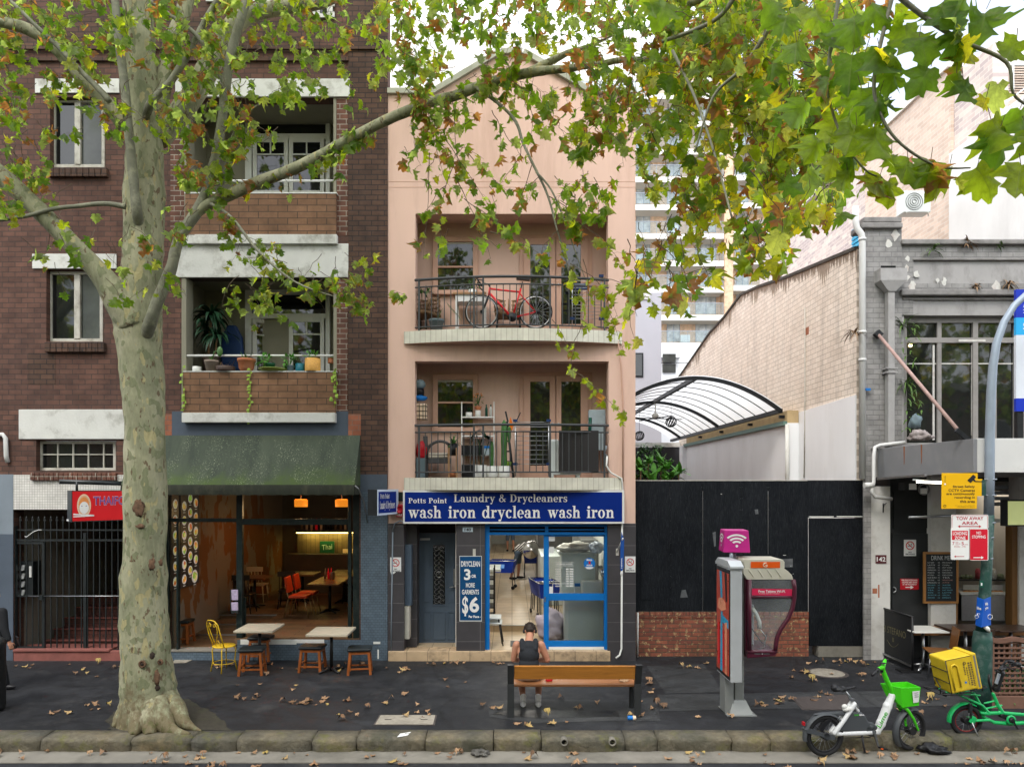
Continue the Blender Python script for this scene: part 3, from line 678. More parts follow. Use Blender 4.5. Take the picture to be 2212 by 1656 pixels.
for i in range(n+1):
 x=xl+(xr-xl)*i/n
 vs+=[(x,y1-.004,z1+.008),(x,y1-.02+.012*math.sin(i*1.7),3.34),(x,y1+.008*math.sin(i*2.3),3.245+.006*math.sin(i*3.1))]
for i in range(n):fs+=[(3*i+k,3*i+k+1,3*i+k+4,3*i+k+3)for k in(0,1)]
mb.add(vs,fs,True);mb.add([(xr,y1,z1),(xr,y1,3.25),(xr,y0,3.25),(xr,y0,z1)],[(0,1,2,3)]).add([(xl,y1,z1),(xl,y0,z1),(xl,y0,3.25),(xl,y1,3.25)],[(0,1,2,3)]);mb.build('valance',aw)
MB('steel').tube([(xr+.01,y1,3.42),(xr+.07,y1+.05,3.36),(xr+.12,y1+.3,3.1),(xr+.14,y0,2.7)],.011).build('arm',aw)
M('frame_green',(0.01,0.017,0.016),.35,.25,9,.05,dirt=(0.16,0.17,0.16),dscale=7,damt=.12)
glass('shop_glass',1.18,(0.86,0.9,0.86))
sf=thing('restaurant_shopfront','black framed glass front of the restaurant under the mossy awning','shopfront',(X(560,YF),YF,.2))
mb=MB('frame_green');SY=YF+.05
for r_ in((510,523,1060,1402),(523,751,1120,1133),(362,510,1119,1127),(751,758,1060,1381),(762,779,1060,1404),(357,364,1060,1404),(380.5,385,1127,1404),(364,762,1052,1068)):mb.px(*r_,SY+rng.uniform(-.004,.004),.09)
mb.px(523,530,1290,1378,SY+.1,.05);mb.build('frame',sf,bevel=.005)
MB('shop_glass').px(523,751,1068,1120,SY+.03,.01).px(364,510,1068,1119,SY+.03,.01).px(365,380,1127,1400,SY+.04,.01).build('glass_pane',sf)
MB('concrete').px(364,512,1404,1407,YF-.03,.3).build('threshold',sf)
RX0,RX1=-6.78,X(776,YF)
ri=thing('restaurant_interior','dim restaurant interior with timber floor and an orange and white painted wall','interior',((RX0+RX1)/2,17,.2))
M('dark_wall',(0.075,0.06,0.045),.8,.3,2,mode='world');m,t,b,o=nodes_of('mural');g=coords(t,'world')
t.links.new(mix(t,ramp(t,noise(t,g,1.1,4,.62,(1,1,.5)),[(0.53,0.0),(0.545,1.0)]),(0.2,0.16,0.12),(0.17,0.065,0.014)),b.inputs['Base Color']);b.inputs['Roughness'].default_value=.8
def planks(name,c1,c2,w_,h,axis='xy',dark=(0.02,0.014,0.01),rough=.45):
 m=tiles(name,c1,w_,h,dark,axis,.004,rough,.25,.37,dirt=c2,damt=.7);return m
planks('floor_planks',(0.15,0.085,0.042),(0.075,0.042,0.022),1.3,.14)
mb=MB('mural');mb.box(RX0-.1,RX0,YF+.3,21,0,3.7);mb.build('painted_wall',ri)
mb=MB('dark_wall');mb.box(RX1,RX1+.1,YF+.3,21,0,3.7).box(RX0,RX1,21,21.1,0,3.7).box(RX0,RX1,YF+.3,21,3.6,3.7);mb.build('wall',ri)
mb=MB('floor_planks');mb.box(-5.45,RX1,SY-.01,21,.3,.42);mb.box(RX0,-5.45,16.5,21,.3,.42);mb.box(RX0,-5.45,15.8,16.5,.2,.34);mb.box(RX0,-5.45,15.1,15.8,.1,.26);mb.box(RX0,-5.45,SY,15.1,.05,.175);mb.build('floor',ri)
mb=MB('steel');[mb.box(RX0,-5.46,y_-.012,y_+.02,z_-.015,z_+.008)for y_,z_ in((16.5,.42),(15.8,.34),(15.1,.26))];mb.each('step_nosing',ri)
M('warm_box',(0.2,0.14,0.09),.7,.2)
bar=thing('bar_counter','dark bar with a glowing strip light under its bottle shelf','bar',(-5.3,20.4,.42))
planks('bar_boards',(0.13,0.1,0.05),(0.07,0.05,0.03),.13,4,'xz')
MB('dark_wall').box(-6.3,-4.0,19.7,20.1,.42,1.5).build('counter',bar)
MB('bar_boards').box(-6.3,-3.2,20.85,20.9,.42,2.05).build('back_panel',bar);MB('iron').box(-6.3,-3.2,20.5,20.9,2.06,2.12).build('shelf',bar)
MB(emitter('strip_glow',(1,.72,.16),5)).box(-6.28,-3.2,20.7,20.74,2.02,2.05).build('strip_light',bar)
sl2=bpy.data.lights.new('strip_light','AREA');sl2.energy=6;sl2.color=(1,.75,.2);sl2.shape='RECTANGLE';sl2.size=2.6;sl2.size_y=.05
lo=bpy.data.objects.new('strip_lamp',sl2);COL.objects.link(lo);lo.location=(-4.8,20.66,2.0);lo.rotation_euler=(R(25),0,0)
for k in range(20):MB(rng.choice(['ink_black','sign_red','warm_box','ink_cream'])).lathe([(0,0),(.035,0),(.035,.2),(.014,.27),(.014,.33),(0,.33)],(-6.1+.14*k,20.65,2.125),8).build('bottle',label='bottle standing on the shelf above the glowing strip light',cat='bottle',group='bottles on the bar shelf')
M('neon_green',(0.01,0.09,0.045),.4);M('ink_mint',(0.5,0.75,0.6),.5)
ws=thing('wall_sign','small green script sign on the boards behind the bar','sign',(-5.42,20.8,1.4));MB('neon_green').box(-5.62,-5.2,20.8,20.83,1.42,1.78).build('plate',ws);mb=MB('ink_mint');text(mb,'Thai',(-5.56,20.795,1.52),Vector((1,0,.12)),UZ,.3,.15,0);mb.build('lettering',ws)
ws=thing('wall_sign','small white shield sign on the boards right of the green sign','sign',(-4.78,20.8,1.3));MB('ink_cream').prism([(0,.35),(0,.1),(.15,0),(.3,.1),(.3,.35)],(-4.95,20.8,1.2),UX,UZ,(0,.03,0)).build('plate',ws);mb=MB('ink_black');text(mb,'66',(-4.88,20.795,1.32),UX,UZ,.16,.13,.03);mb.build('lettering',ws)
lamp_e=emitter('lamp_shade',(1,.27,.02),.55);bulb_e=emitter('bulb',(1,.75,.35),14)
pl=None
for i,(px_,lab)in enumerate(((650,'left'),(738,'right'))):
 t_=thing('pendant_lamp',f'glowing orange drum pendant lamp in the restaurant, {lab} one of the two','lamp',W(px_,1094,16.8),'orange pendant lamps')
 c=W(px_,1094,16.8);s_=MB(lamp_e).lathe([(.15,0),(.155,.16),(.13,.175)],c,22).build('lamp_shade',t_);MB(bulb_e).ball(c+Vector((0,0,.1)),.045,10,7).build('bulb',t_);MB('iron').rod(c+Vector((0,0,.15)),(c.x,c.y,3.6),.008).build('cord',t_)
 L=bpy.data.lights.new('pendant_light','POINT');L.energy=14;L.color=(1,.6,.3);L.shadow_soft_size=.12
 lo=bpy.data.objects.new('pendant_light',L);COL.objects.link(lo);lo.location=c+Vector((0,0,-.08))
 # lit menu boards on the left side wall
M('menu_black',(0.02,0.013,0.01),.3,.3,3,emit=.3)
M('plate_w',(0.8,0.78,0.74),.4,.03,emit=.1)
FOOD=[M('food_%d'%k,c,.6,.45,60,emit=.3)for k,c in enumerate(((.55,.25,.05),(.6,.4,.1),(.25,.4,.06),(.45,.12,.03),(.6,.5,.2)))]
mbd=thing('menu_lightbox','backlit black menu board of food photographs beside the plane tree trunk','menu board',(RX0,14.7,1.33))
mb=MB('menu_black');mb.box(RX0,RX0+.05,14.06,14.36,1.33,3.25).box(RX0,RX0+.05,14.46,15.3,1.33,3.3);mb.build('panel',mbd)
pl_=fd_=ca_=MB('plate_w')
def plate(y,z,r):
 pl_.mat('plate_w').add([(RX0+.053,y+r*math.cos(a),z+r*math.sin(a))for a in[k*math.pi/9 for k in range(18)]],[tuple(range(18))])
 for k in range(5):
  fd_.mat(rng.choice(FOOD));a0=rng.uniform(0,6.3);rr=rng.uniform(.42,.56)*r;cy,cz=y+.3*r*math.cos(a0+k*1.25),z+.3*r*math.sin(a0+k*1.25)
  fd_.add([(RX0+.055+.0006*k,cy+rr*math.cos(a)*rng.uniform(.8,1.1),cz+rr*math.sin(a)*rng.uniform(.8,1.1))for a in[j*math.pi/5 for j in range(10)]],[tuple(range(10))])
 ca_.mat('plate_w').box(RX0+.052,RX0+.054,y-.05,y+.05,z-r-.04,z-r-.028)
for k in range(6):plate(14.21,1.5+.31*k,.098)
for c_,(yy,off)in enumerate(((14.6,0),(14.87,.15),(15.13,.05))):
 for k in range(6):
  if not(c_==2 and k==0):plate(yy,1.5+off+.3*k,.1)
plate(15.08,1.5,.14)
pl_.build('printed_pattern',mbd)
# furniture
M('red_vinyl',(0.62,0.06,0.012),.45,.12,8);M('brass_leg',(0.4,0.3,0.16),.35,.1,metal=.8)
def red_chair(x,y,z,label,rz=0):
 t_=thing('dining_chair',label,'chair',(x,y,z),'red chairs in the restaurant');t_.rotation_euler.z=rz
 o3=ORI[t_.name]=Vector((0,0,0))
 MB('red_vinyl').box(-.2,.22,-.2,.2,.44,.5).build('seat',t_,bevel=.02)
 MB('red_vinyl').obox((-.25,0,.74),(.05,.4,.36),(0,R(-10),0)).build('backrest',t_,bevel=.02)
 for sy in(-.17,.17):
  MB('brass_leg').tube([(.16,sy,.44),(.26,sy*1.15,0)],.011,6).build('leg',t_)
  MB('brass_leg').tube([(-.28,sy,.75),(-.2,sy,.45),(-.3,sy*1.15,0)],.011,6).build('leg',t_)
 return t_
red_chair(-4.87,16.3,.42,'near red padded chair with thin brass legs at the long restaurant table');red_chair(-4.83,16.78,.42,'red padded chair half hidden behind an identical red chair')
M('table_wood',(0.16,0.065,0.025),.3,.3,3,.05,stretch=(1,8,1));M('grey_wood',(0.42,0.37,0.28),.7,.3,2.5,.2,stretch=(2,14,2),dirt=(0.2,0.17,0.12),dscale=4)
M('black_metal',(0.012,0.012,0.013),.4,.2)
def ptable(x0,x1,y0,y1,z,h,label,top,group,cols=1,w_=.03):
 cx,cy=(x0+x1)/2,(y0+y1)/2
 t_=thing('cafe_table',label,'table',(cx,cy,z),group)
 mb=MB(top);mb.box(x0,x1,y0,y1,z+h-.04,z+h);mb.build('tabletop',t_,bevel=.006)
 mb=MB('black_metal');mb.rod((cx,cy,z+.02),(cx,cy,z+h-.04),w_,10);mb.box(cx-.18,cx+.18,cy-.18,cy+.18,z+h-.055,z+h-.042);mb.build('column',t_)
 mb=MB('black_metal')
 for k in range(4):
  a=math.pi/4+k*math.pi/2;mb.tube([(cx,cy,z+.06),(cx+.16*math.cos(a),cy+.16*math.sin(a),z+.035),(cx+.27*math.cos(a),cy+.27*math.sin(a),z+.008)],[.03,.025,.015],6)
 mb.build('base',t_);return t_
ptable(-4.68,-3.95,16.2,17.5,.42,.75,'brown timber restaurant table nearest the red chairs','table_wood','restaurant tables',w_=.035);ptable(-4.68,-3.95,17.56,19.0,.42,.75,'brown timber restaurant table behind the one with red chairs','table_wood','restaurant tables',w_=.035)
ptable(-6.7,-6.0,17.2,17.9,.42,.75,'dark table beside the painted wall in the restaurant','table_wood','restaurant tables',w_=.035);ptable(-5.75,-5.0,17.9,18.6,.42,.75,'dark table in front of the cream spindle chair','table_wood','restaurant tables',w_=.035)
cd=thing('condiment_caddy','steel cutlery tin and sauce bottles on the brown restaurant table','condiments',(-4.35,17.1,1.17))
MB('steel').lathe([(0,0),(.06,0),(.065,.17)],(-4.3,17.0,1.17),14).build('cutlery_tin',cd)
for k in range(3):MB('sign_red' if k else 'warm_box').lathe([(0,0),(.03,0),(.03,.15),(.012,.2),(.012,.25),(0,.25)],(-4.5+.07*k,17.15,1.17),8).build('bottle',cd)
M('cream_wood',(0.5,0.42,0.28),.5,.1);M('dark_wood',(0.03,0.02,0.014),.5,.2)
def spindle(x,y,z,rz,label,mat):
 t_=thing('spindle_chair',label,'chair',(x,y,z));t_.rotation_euler.z=rz;ORI[t_.name]=Vector()
 MB(mat).box(-.21,.21,-.2,.2,.42,.46).build('seat',t_,bevel=.01)
 mb=MB(mat);mb.obox((0,-.24,.86),(.42,.03,.12));[mb.rod((-.17+.085*k,-.19,.46),(-.17+.085*k,-.235,.82),.011,6)for k in range(5)];mb.build('backrest',t_)
 for sx_ in(-.17,.17):
  for sy in(-.16,.16):MB(mat).tube([(sx_,sy,.42),(sx_*1.25,sy*1.25,0)],[.022,.014],6).build('leg',t_)
 mb=MB(mat);mb.rod((-.2,0,.18),(.2,0,.18),.01,6);mb.build('stretcher',t_)
spindle(X(557,18.4),18.4,.42,0,'cream spindle back chair in the dark restaurant','cream_wood');spindle(-4.0,19.4,.42,R(-70),'cream chair at the far end of the long brown table','cream_wood')
spindle(-6.3,16.75,.42,0,'dark timber chair by the painted wall table','dark_wood');spindle(-5.5,17.45,.42,R(10),'dark timber chair close behind the black mullion','dark_wood')
spindle(-4.1,18.2,.42,R(90),'dark timber chair on the far side of the long table','dark_wood')
# pavement tables, stools, yellow wire chair
ptable(-5.13,-4.41,13.08,13.8,0,.75,'weathered grey plank table on the footpath next to the yellow chair','grey_wood','footpath restaurant tables')
ptable(X(663.5,12.87),X(753,12.87),12.75,13.48,0,.75,'weathered grey plank table on the footpath by the right door jamb','grey_wood','footpath restaurant tables')
M('stool_wood',(0.26,0.075,0.018),.4,.25,5,.05,stretch=(4,4,1));M('black_vinyl',(0.016,0.02,0.022),.35,.2,6)
def stool(x,y,label,rz=0,z=0):
 t_=thing('stool',label,'stool',(x,y,z),'wooden stools with black seats');t_.rotation_euler.z=rz;ORI[t_.name]=Vector()
 mb=MB('black_vinyl');mb.box(-.22,.22,-.17,.17,.42,.48);mb.build('seat',t_,bevel=.025)
 MB('stool_wood').box(-.19,.19,-.14,.14,.37,.42).build('apron',t_)
 for sx_ in(-1,1):
  for sy in(-1,1):MB('stool_wood').tube([(sx_*.165,sy*.12,.4),(sx_*.2,sy*.155,0)],.031,4).build('leg',t_)
 mb=MB('stool_wood')
 for s_ in(-1,1):mb.bar((-.19,s_*.146,.11),(.19,s_*.146,.11),.026);mb.bar((s_*.186,-.14,.15),(s_*.186,.14,.15),.026)
 mb.build('stretcher',t_)
stool(X(545,12.95),12.95,'black topped wooden stool beside the yellow wire chair',R(6));stool(X(675,13.15),13.15,'black topped wooden stool between the two footpath tables',R(-4));stool(X(777,13.0),13.0,'black topped wooden stool against the blue mosaic wall',R(8))
stool(X(565,13.98),13.95,'stool behind the left footpath table with only its black top showing');stool(X(392,14.7),14.7,'stool inside the restaurant entry beside the trunk',0,.175)
M('yellow_paint',(0.62,0.4,0.02),.4,.12,10)
yc=thing('wire_chair','yellow wire cafe chair with a heart shaped back','chair',(X(486,13.2),13.15,0));yc.rotation_euler.z=R(-34);ORI[yc.name]=Vector()
MB('yellow_paint').lathe([(0,.455),(.19,.455),(.205,.462),(.2,.475),(0,.478)],(0,0,0),28).build('seat',yc)
for a in(45,135,225,315):
 c,s_=math.cos(R(a)),math.sin(R(a));MB('yellow_paint').tube([(.17*c,.17*s_,.455),(.205*c,.205*s_,.4),(.19*c,.19*s_,.2),(.23*c,.23*s_,0)],.011,6).build('leg',yc)
mb=MB('yellow_paint');mb.torus((0,0,.16),.185,.007,'z',24,6);mb.build('stretcher',yc)
mb=MB('yellow_paint');by=-.17
mb.tube([(-.17,by+.06,.46),(-.185,by-.02,.7),(-.17,by-.07,.9),(-.1,by-.09,.965),(0,by-.09,.975),(.1,by-.09,.965),(.17,by-.07,.9),(.185,by-.02,.7),(.17,by+.06,.46)],.011,6)
for s_ in(-1,1):
 mb.tube([(0,by,.5),(s_*.1,by-.03,.72),(s_*.125,by-.06,.85),(s_*.08,by-.075,.92),(s_*.03,by-.07,.88),(s_*.05,by-.065,.85),(s_*.075,by-.065,.865)],.008,6)
 mb.tube([(s_*.13,by+.02,.5),(s_*.07,by,.6),(s_*.03,by,.57),(s_*.05,by,.54)],.007,6)
mb.build('backrest',yc)
bh=thing('brochure_rack','narrow brochure rack with lilac leaflets on the black mullion','rack',W(505,1325,YF));M('leaflet',(0.5,0.42,0.6),.5,.25,30)
MB('iron').px(497,514,1318,1324,YF-.06,.08).px(497,499,1272,1324,YF-.06,.02).build('holder',bh)
for k in range(2):MB('leaflet').obox(W(507,1284+27*k,YF-.03),(.12,.03,.2),(R(8),0,R(8))).build('leaflet',bh)
# ---------------------------------------------------------------- pink terrace with the laundry
M('pink',(0.68,0.465,0.37),.85,.05,1.2,.25,mode='world',bscale=90,dirt=(0.54,0.35,0.27),dscale=1.1,damt=.75,stretch=(1.6,1.6,.25))
M('pink_trim',(0.56,0.34,0.25),.7,.05,3)
M('coping',(0.4,0.4,0.31),.7,.1,3,.1,mode='world',dirt=(0.2,0.2,0.15))
tiles('cream_tile',(0.62,0.6,0.5),.105,.6,(0.34,0.29,0.22),'xz',.004,.25,.05)
tiles('black_tile',(0.05,0.046,0.05),.62,.375,(0.2,0.19,0.19),'xz',.003,.5,.1,dirt=(0.035,0.033,0.036))
tiles('step_tile',(0.5,0.36,0.22),.41,.3,(0.12,0.09,0.06),'xz',.005,.55,.08,dirt=(0.1,0.075,0.05),damt=.85)
tiles('floor_tile',(0.52,0.4,0.26),.4,.4,(0.2,0.15,0.1),'xy',.005,.28,.06,dirt=(0.38,0.29,0.18))
pk=thing('terrace_house','narrow pink rendered terrace house with a gable and two bowed balconies over a laundry','building',(0,YF,0))
PX0,PX1=X(837,YF)+.004,X(1372,YF)
ZS=Z(205,YF);UO=hx(897,1313,462,712);LO=hx(896,1314,780,1033)
SH=(X(872,YF),X(985,YF),0.0,Z(1130,YF));SH2=(X(1047,YF),X(1312,YF),0.0,Z(1130,YF))
mb=MB('pink');holes_wall(mb,PX0,PX1,0,ZS,[UO,LO,SH,SH2],YF,.28)
gp_=[(PX0,ZS),(X(938,YF),ZS),(X(1081,YF),Z(120,YF)),(X(1128,YF),Z(120,YF)),(X(1272,YF),ZS),(PX1,ZS)]
mb.prism([(p[0],p[1])for p in gp_],(0,YF,0),UX,UZ,(0,.28,0));mb.box(PX1-.28,PX1,YF+.28,30,0,ZS-.2)
mb.build('wall',pk)
mb=MB('coping')
for a,b2 in zip(gp_[:-1],gp_[1:]):
 d=Vector((b2[0]-a[0],b2[1]-a[1]));nn=Vector((-d.y,d.x)).normalized()*.1
 mb.prism([(a[0],a[1]),(b2[0],b2[1]),(b2[0]+nn.x,b2[1]+nn.y),(a[0]+nn.x,a[1]+nn.y)],(0,YF-.07-.001*len(mb.f),0),UX,UZ,(0,.4,0))
mb.each('gable_coping',pk)
mb=MB('pink_trim');mb.px(837,1372,392,393,YF-.004,.003).px(837,1372,404,405,YF-.004,.003);mb.each('render_line',pk)
BP=14.75
UFZ,LFZ=6.427,3.574
room('pink','balcony_room',pk,PX0+.05,PX1-.3,YF+.28,BP,UFZ-.004,Z(452,YF),'concrete');room('pink','balcony_room',pk,PX0+.05,PX1-.3,YF+.28,BP,LFZ-.004,Z(770,YF),'concrete')
def arc(t):return YF-.04-.34*(1-t*t)
def slab(zb,zt):
 n=36;xa,xb=X(872,YF-.05),X(1343,YF-.05);pts=[(xa+(xb-xa)*k/n,arc(2*k/n-1))for k in range(n+1)]
 mb=MB('cream_tile');vs=[(p[0],p[1],zb)for p in pts]+[(p[0],p[1],zt)for p in pts]
 mb.add(vs,[(k,k+1,k+n+2,k+n+1)for k in range(n)])
 mb.add([(xa,YF,zb),(xa,arc(1),zb),(xa,arc(1),zt),(xa,YF,zt)],[(0,1,2,3)]).add([(xb,YF,zb),(xb,arc(1),zb),(xb,arc(1),zt),(xb,YF,zt)],[(0,3,2,1)])
 mb.mat('pink').add([(p[0],p[1],zb)for p in pts]+[(xb,YF,zb),(xa,YF,zb)],[tuple(reversed(range(n+3)))])
 mb.mat('concrete').add([(p[0],p[1],zt)for p in pts]+[(xb,YF+.3,zt),(xa,YF+.3,zt)],[tuple(range(n+3))])
 mb.build('balcony_slab',pk)
slab(6.19,UFZ);slab(3.335,LFZ)
M('rail_grey',(0.055,0.058,0.06),.45,.12,8)
def railing(zf,ztop,zmid,zbot,label):
 t_=thing('balcony_railing',label,'railing',(0,13.6,zf),'balcony railings of the pink house')
 xa,xb=X(897,YF),X(1313,YF)
 def P(u_,z):return Vector((xa+(xb-xa)*u_,arc(1.76*u_-.88)+.05,z))
 for nm,z,r in(('handrail',ztop,.027),('rail',zmid,.015),('rail',zbot,.015)):
  MB('rail_grey').tube([P(k/24,z)for k in range(25)],r,8).build(nm,t_)
 posts=(.022,.308,.355,.695,.978)
 for u_ in posts:MB('rail_grey').bar(P(u_,zf),P(u_,ztop),.036).build('post',t_)
 k=.055
 while k<.97:
  if min(abs(k-p)for p in posts)>.014:MB('rail_grey').bar(P(k,zbot),P(k,zmid),.017).build('baluster',t_)
  k+=.0335
 return t_
railing(UFZ,7.425,7.28,6.5,'grey steel bowed railing of the upper balcony, in front of the red bicycle');railing(LFZ,4.59,4.455,3.68,'grey steel bowed railing of the lower balcony, in front of the cactus pots')
def bwin(y0,y1,ym):
 mb=MB('pink_trim');Yb=BP-.05
 mb.px(934,945,y0-12,y1+6,Yb-.02,.06);mb.px(1021,1032,y0-12,y1+6,Yb-.02,.06);mb.px(945,1021,y0-12,y0,Yb-.02,.06);mb.px(932,1034,y1,y1+9,Yb-.05,.09);mb.px(945,1021,ym-3,ym+1,Yb-.015,.05)
 f=mb.build('window',pk,bevel=.006)
 MB('pane').px(945,1021,y0,ym-3,Yb+.022,.01).px(945,1021,ym+1,y1,Yb+.03,.01).build('pane',f)
 MB('curtain').px(945,1021,y0,y0+5,Yb+.018,.003).build('blind',f)
def bdoor(yt,yg0,yg1,yb):
 for k,(a,b2,g0,g1)in enumerate(((1131,1199,1145,1187),(1201,1270,1212,1254))):
  Yb=BP-.05;mb=MB('pink_trim')
  mb.px(a,g0,yt,yb,Yb,.045).px(g1,b2,yt,yb,Yb,.045).px(g0,g1,yt,yg0,Yb,.045).px(g0,g1,yg1,yb,Yb,.045)
  d=mb.build('door',pk,bevel=.005);MB('pane').px(g0,g1,yg0,yg1,Yb+.02,.01).build('pane',d);MB('steel').ball(W(1193 if k==0 else 1206,(yg0+yg1)/2,Yb-.03),.022,10,7).build('knob',d)
 MB('pink_trim').px(1122,1131,yt-8,yb,BP-.03,.03).px(1270,1279,yt-8,yb,BP-.03,.03).px(1131,1270,yt-8,yt,BP-.03,.03).build('door_frame',pk)
bwin(522,626,577);bdoor(514,528,700,720);bwin(820,922,870);bdoor(812,824,1005,1032)
# pipes on the wall
MB('pink_trim').tube([W(1322,700,YF-.05),W(1334,735,YF-.05),W(1341,790,YF-.05),W(1345,870,YF-.05),W(1345,1040,YF-.05)],.016,8).build('wall_pipe',label='thin pink painted pipe down the right side of the pink wall',cat='pipe')
MB('white_paint').tube([W(1311,985,YF-.1),W(1309,1005,YF-.12),W(1318,1020,YF-.1),W(1342,1033,YF-.06),W(1345,1060,YF-.06)],.018,8).build('drain_hose',label='white bent drain hose at the right end of the lower balcony',cat='pipe')
MB('white_paint').tube([W(1343,1130,YF-.07),W(1342,1400,YF-.07),W(1338,1414,YF-.1),W(1330,1420,YF-.14)],.02,8).build('white_downpipe',label='slim white pipe bent at its foot on the black pilaster right of the shop',cat='pipe')
MB('white_paint').tube([W(1377,1322,14.15),W(1376,1418,14.15)],.022,8).build('white_downpipe',label='slim white pipe beside the low red brick wall',cat='pipe')
MB('bluegrey_light').tube([W(848,1148,YF-.06),W(852,1130,YF-.08),W(865,1124,YF-.1),W(876,1131,YF-.1)],.014,6).tube([W(848,1148,YF-.06),W(844,1426,YF-.06)],.014,6).build('conduit',label='grey conduit along the edge of the blue mosaic and black tiles',cat='pipe')
# ground floor: black tiled pilasters, step, big sign
mb=MB('black_tile')
for a,b2 in((838,872),(985,1047),(1312,1373)):mb.px(a,b2,1130,1428,YF-.05,.32)
mb.px(872,900,1130,1428,YF+.27,.5).each('tiled_pilaster',pk,bevel=.004)
mb=MB('step_tile');mb.px(838,1318,1406,1432,YF-.1,.35);mb.build('door_step',pk,bevel=.008)
MB('floor_tile').box(X(872,YF),X(990,YF),YF+.27,15,.05,.198).build('porch_floor',pk)
M('sign_blue',(0.002,0.02,0.18),.5,.06,2,spec=.12);M('sign_white',(0.72,0.72,0.7),.4,.05,4,dirt=(0.5,0.48,0.42));M('letter_white',(0.78,0.76,0.74),.5,.03)
SYD=YF-.16
fs_=thing('shop_sign','long royal blue laundry sign with white serif lettering','sign',W(1109,1130,SYD))
MB('sign_white').px(870,1348,1058.5,1130.5,SYD,.12).build('frame',fs_,bevel=.004)
MB('sign_blue').px(874,1343.5,1062.5,1126,SYD-.004,.004).build('panel',fs_)
mb=MB('letter_white');SL=SYD-.008
def rt(st,x0,x1,ybase,ycap):roman(mb,st,W(x0,ybase,SL),UX,UZ,X(x1,SL)-X(x0,SL),Z(ycap,SL)-Z(ybase,SL))
rt('Potts Point',882,965,1086,1075);rt('Laundry & Drycleaners',980,1225,1083.5,1067)
rt('wash',882,953,1118,1092.5);rt('iron',968,1027,1118,1092.5);rt('dryclean',1041,1167,1118,1092.5);rt('wash',1183,1253,1118,1092.5);rt('iron',1267,1326,1118,1092.5)
mb.build('lettering',fs_)
# projecting sign, fire bell
ps=thing('projecting_sign','small blue and white laundry sign sticking out above the blue mosaic wall','sign',(-2.5,13.6,2.9))
M('clear_acrylic',(0.55,0.62,0.75),.2,.08,2,spec=.6)
p0=Vector((X(815,13.05),13.05,0));p1=Vector((X(860,YF-.08),YF-.08,0));u=(p1-p0);L_=u.length;u.normalize();nrm=Vector((u.y,-u.x,0));zb=Z(1113,13.05);zt=Z(1057,13.05)
MB('dark_metal').prism([(0,0),(L_,0),(L_,zt-zb),(0,zt-zb)],p0+Vector((0,0,zb))-nrm*.2,u,UZ,nrm*.195).build('sign_box',ps)
MB('clear_acrylic').prism([(0,0),(L_,0),(L_,zt-zb),(0,zt-zb)],p0+Vector((0,0,zb))-nrm*.004,u,UZ,nrm*.006).build('rim',ps)
MB('sign_blue').prism([(.04,.04),(L_-.1,.04),(L_-.1,zt-zb-.04),(.04,zt-zb-.04)],p0+Vector((0,0,zb))+nrm*.003,u,UZ,nrm*.003).build('panel',ps)
mb=MB('letter_white');q=p0+Vector((0,0,zb))+nrm*.0075;roman(mb,'Potts Point',q+u*.1+UZ*.31,u,UZ,.36,.085);roman(mb,'Laundry & Drycleaners',q+u*.08+UZ*.12,u,UZ,L_-.24,.14);mb.build('lettering',ps)
M('fire_red',(0.42,0.012,0.02),.35,.08)
fb=thing('fire_alarm','red fire alarm sounder box left of the blue shop sign','alarm',W(863,1118,YF-.1));MB('fire_red').px(855,871,1089,1116,YF-.1,.1).build('casing',fb,bevel=.008)
MB('fire_red').lathe([(0,0),(.06,0),(.065,-.02)],W(863,1100,YF-.13),20,Matrix.Rotation(R(-90),4,'X')).build('dome',fb);mb=MB('letter_white');ptext(mb,'FIRE',857,869,1109.5,1114,YF-.104);mb.build('lettering',fb)
MB('frame_green').px(851,871,1062,1082,YF-.03,.03).build('vent_panel',fb)
# door to the flats
fd=thing('flat_door','blue grey panelled street door with an ornate iron grille','door',W(940,1385,14.6))
M('door_blue',(0.075,0.105,0.145),.5,.08,4,.05);DY=14.6
mb=MB('door_blue');mb.px(895,987,1157,1387,DY,.05).build('leaf',fd)
mb=MB('door_blue')
def ring4(x0,x1,y0,y1,w_=1.2,d=.012):mb.px(x0,x1,y0,y0+w_,DY-d,d).px(x0,x1,y1-w_,y1,DY-d,d).px(x0,x0+w_,y0+w_,y1-w_,DY-d,d).px(x1-w_,x1,y0+w_,y1-w_,DY-d,d)
for r_ in((914,930,1170,1300),(966,981,1170,1300),(932,964,1172,1308),(914,930,1321,1381),(934,962,1321,1381),(966,981,1321,1381)):ring4(*r_)
mb.build('panel_moulding',fd)
MB('pane').px(935,961,1176,1304,DY-.004,.004).build('pane',fd)
mb=MB('steel');cxm=948
for k in range(12):
 y=1180+10.4*k
 for s_ in(-1,1):mb.torus(W(cxm+s_*5.2,y+4,DY-.02),.042,.005,'y',14,4,0 if s_>0 else math.pi/2,1.5*math.pi if s_>0 else 2.2*math.pi)
 if k in(0,10,11):mb.bar(W(936,y,DY-.015),W(960,y+10,DY-.015),.004);mb.bar(W(960,y,DY-.015),W(936,y+10,DY-.015),.004)
mb.torus(W(cxm,1240,DY-.022),.06,.008,'y',20,5);mb.build('grille',fd)
mb=MB('steel');mb.px(979,986,1228,1262,DY-.02,.02).rod(W(982,1266,DY-.05),W(970,1268,DY-.06),.012).ball(W(982.5,1266,DY-.03),.03,10,7);mb.px(907,928,1162,1166,DY-.05,.05);mb.build('handle',fd)
MB('void_wall').px(880,990,1120,1152,DY+.02,.02).px(872,990,1090,1120,DY-.05,.1).build('transom',fd);MB('door_blue').px(888,990,1150,1157,DY-.01,.06).px(887,895,1150,1387,DY-.01,.06).build('door_frame',fd)
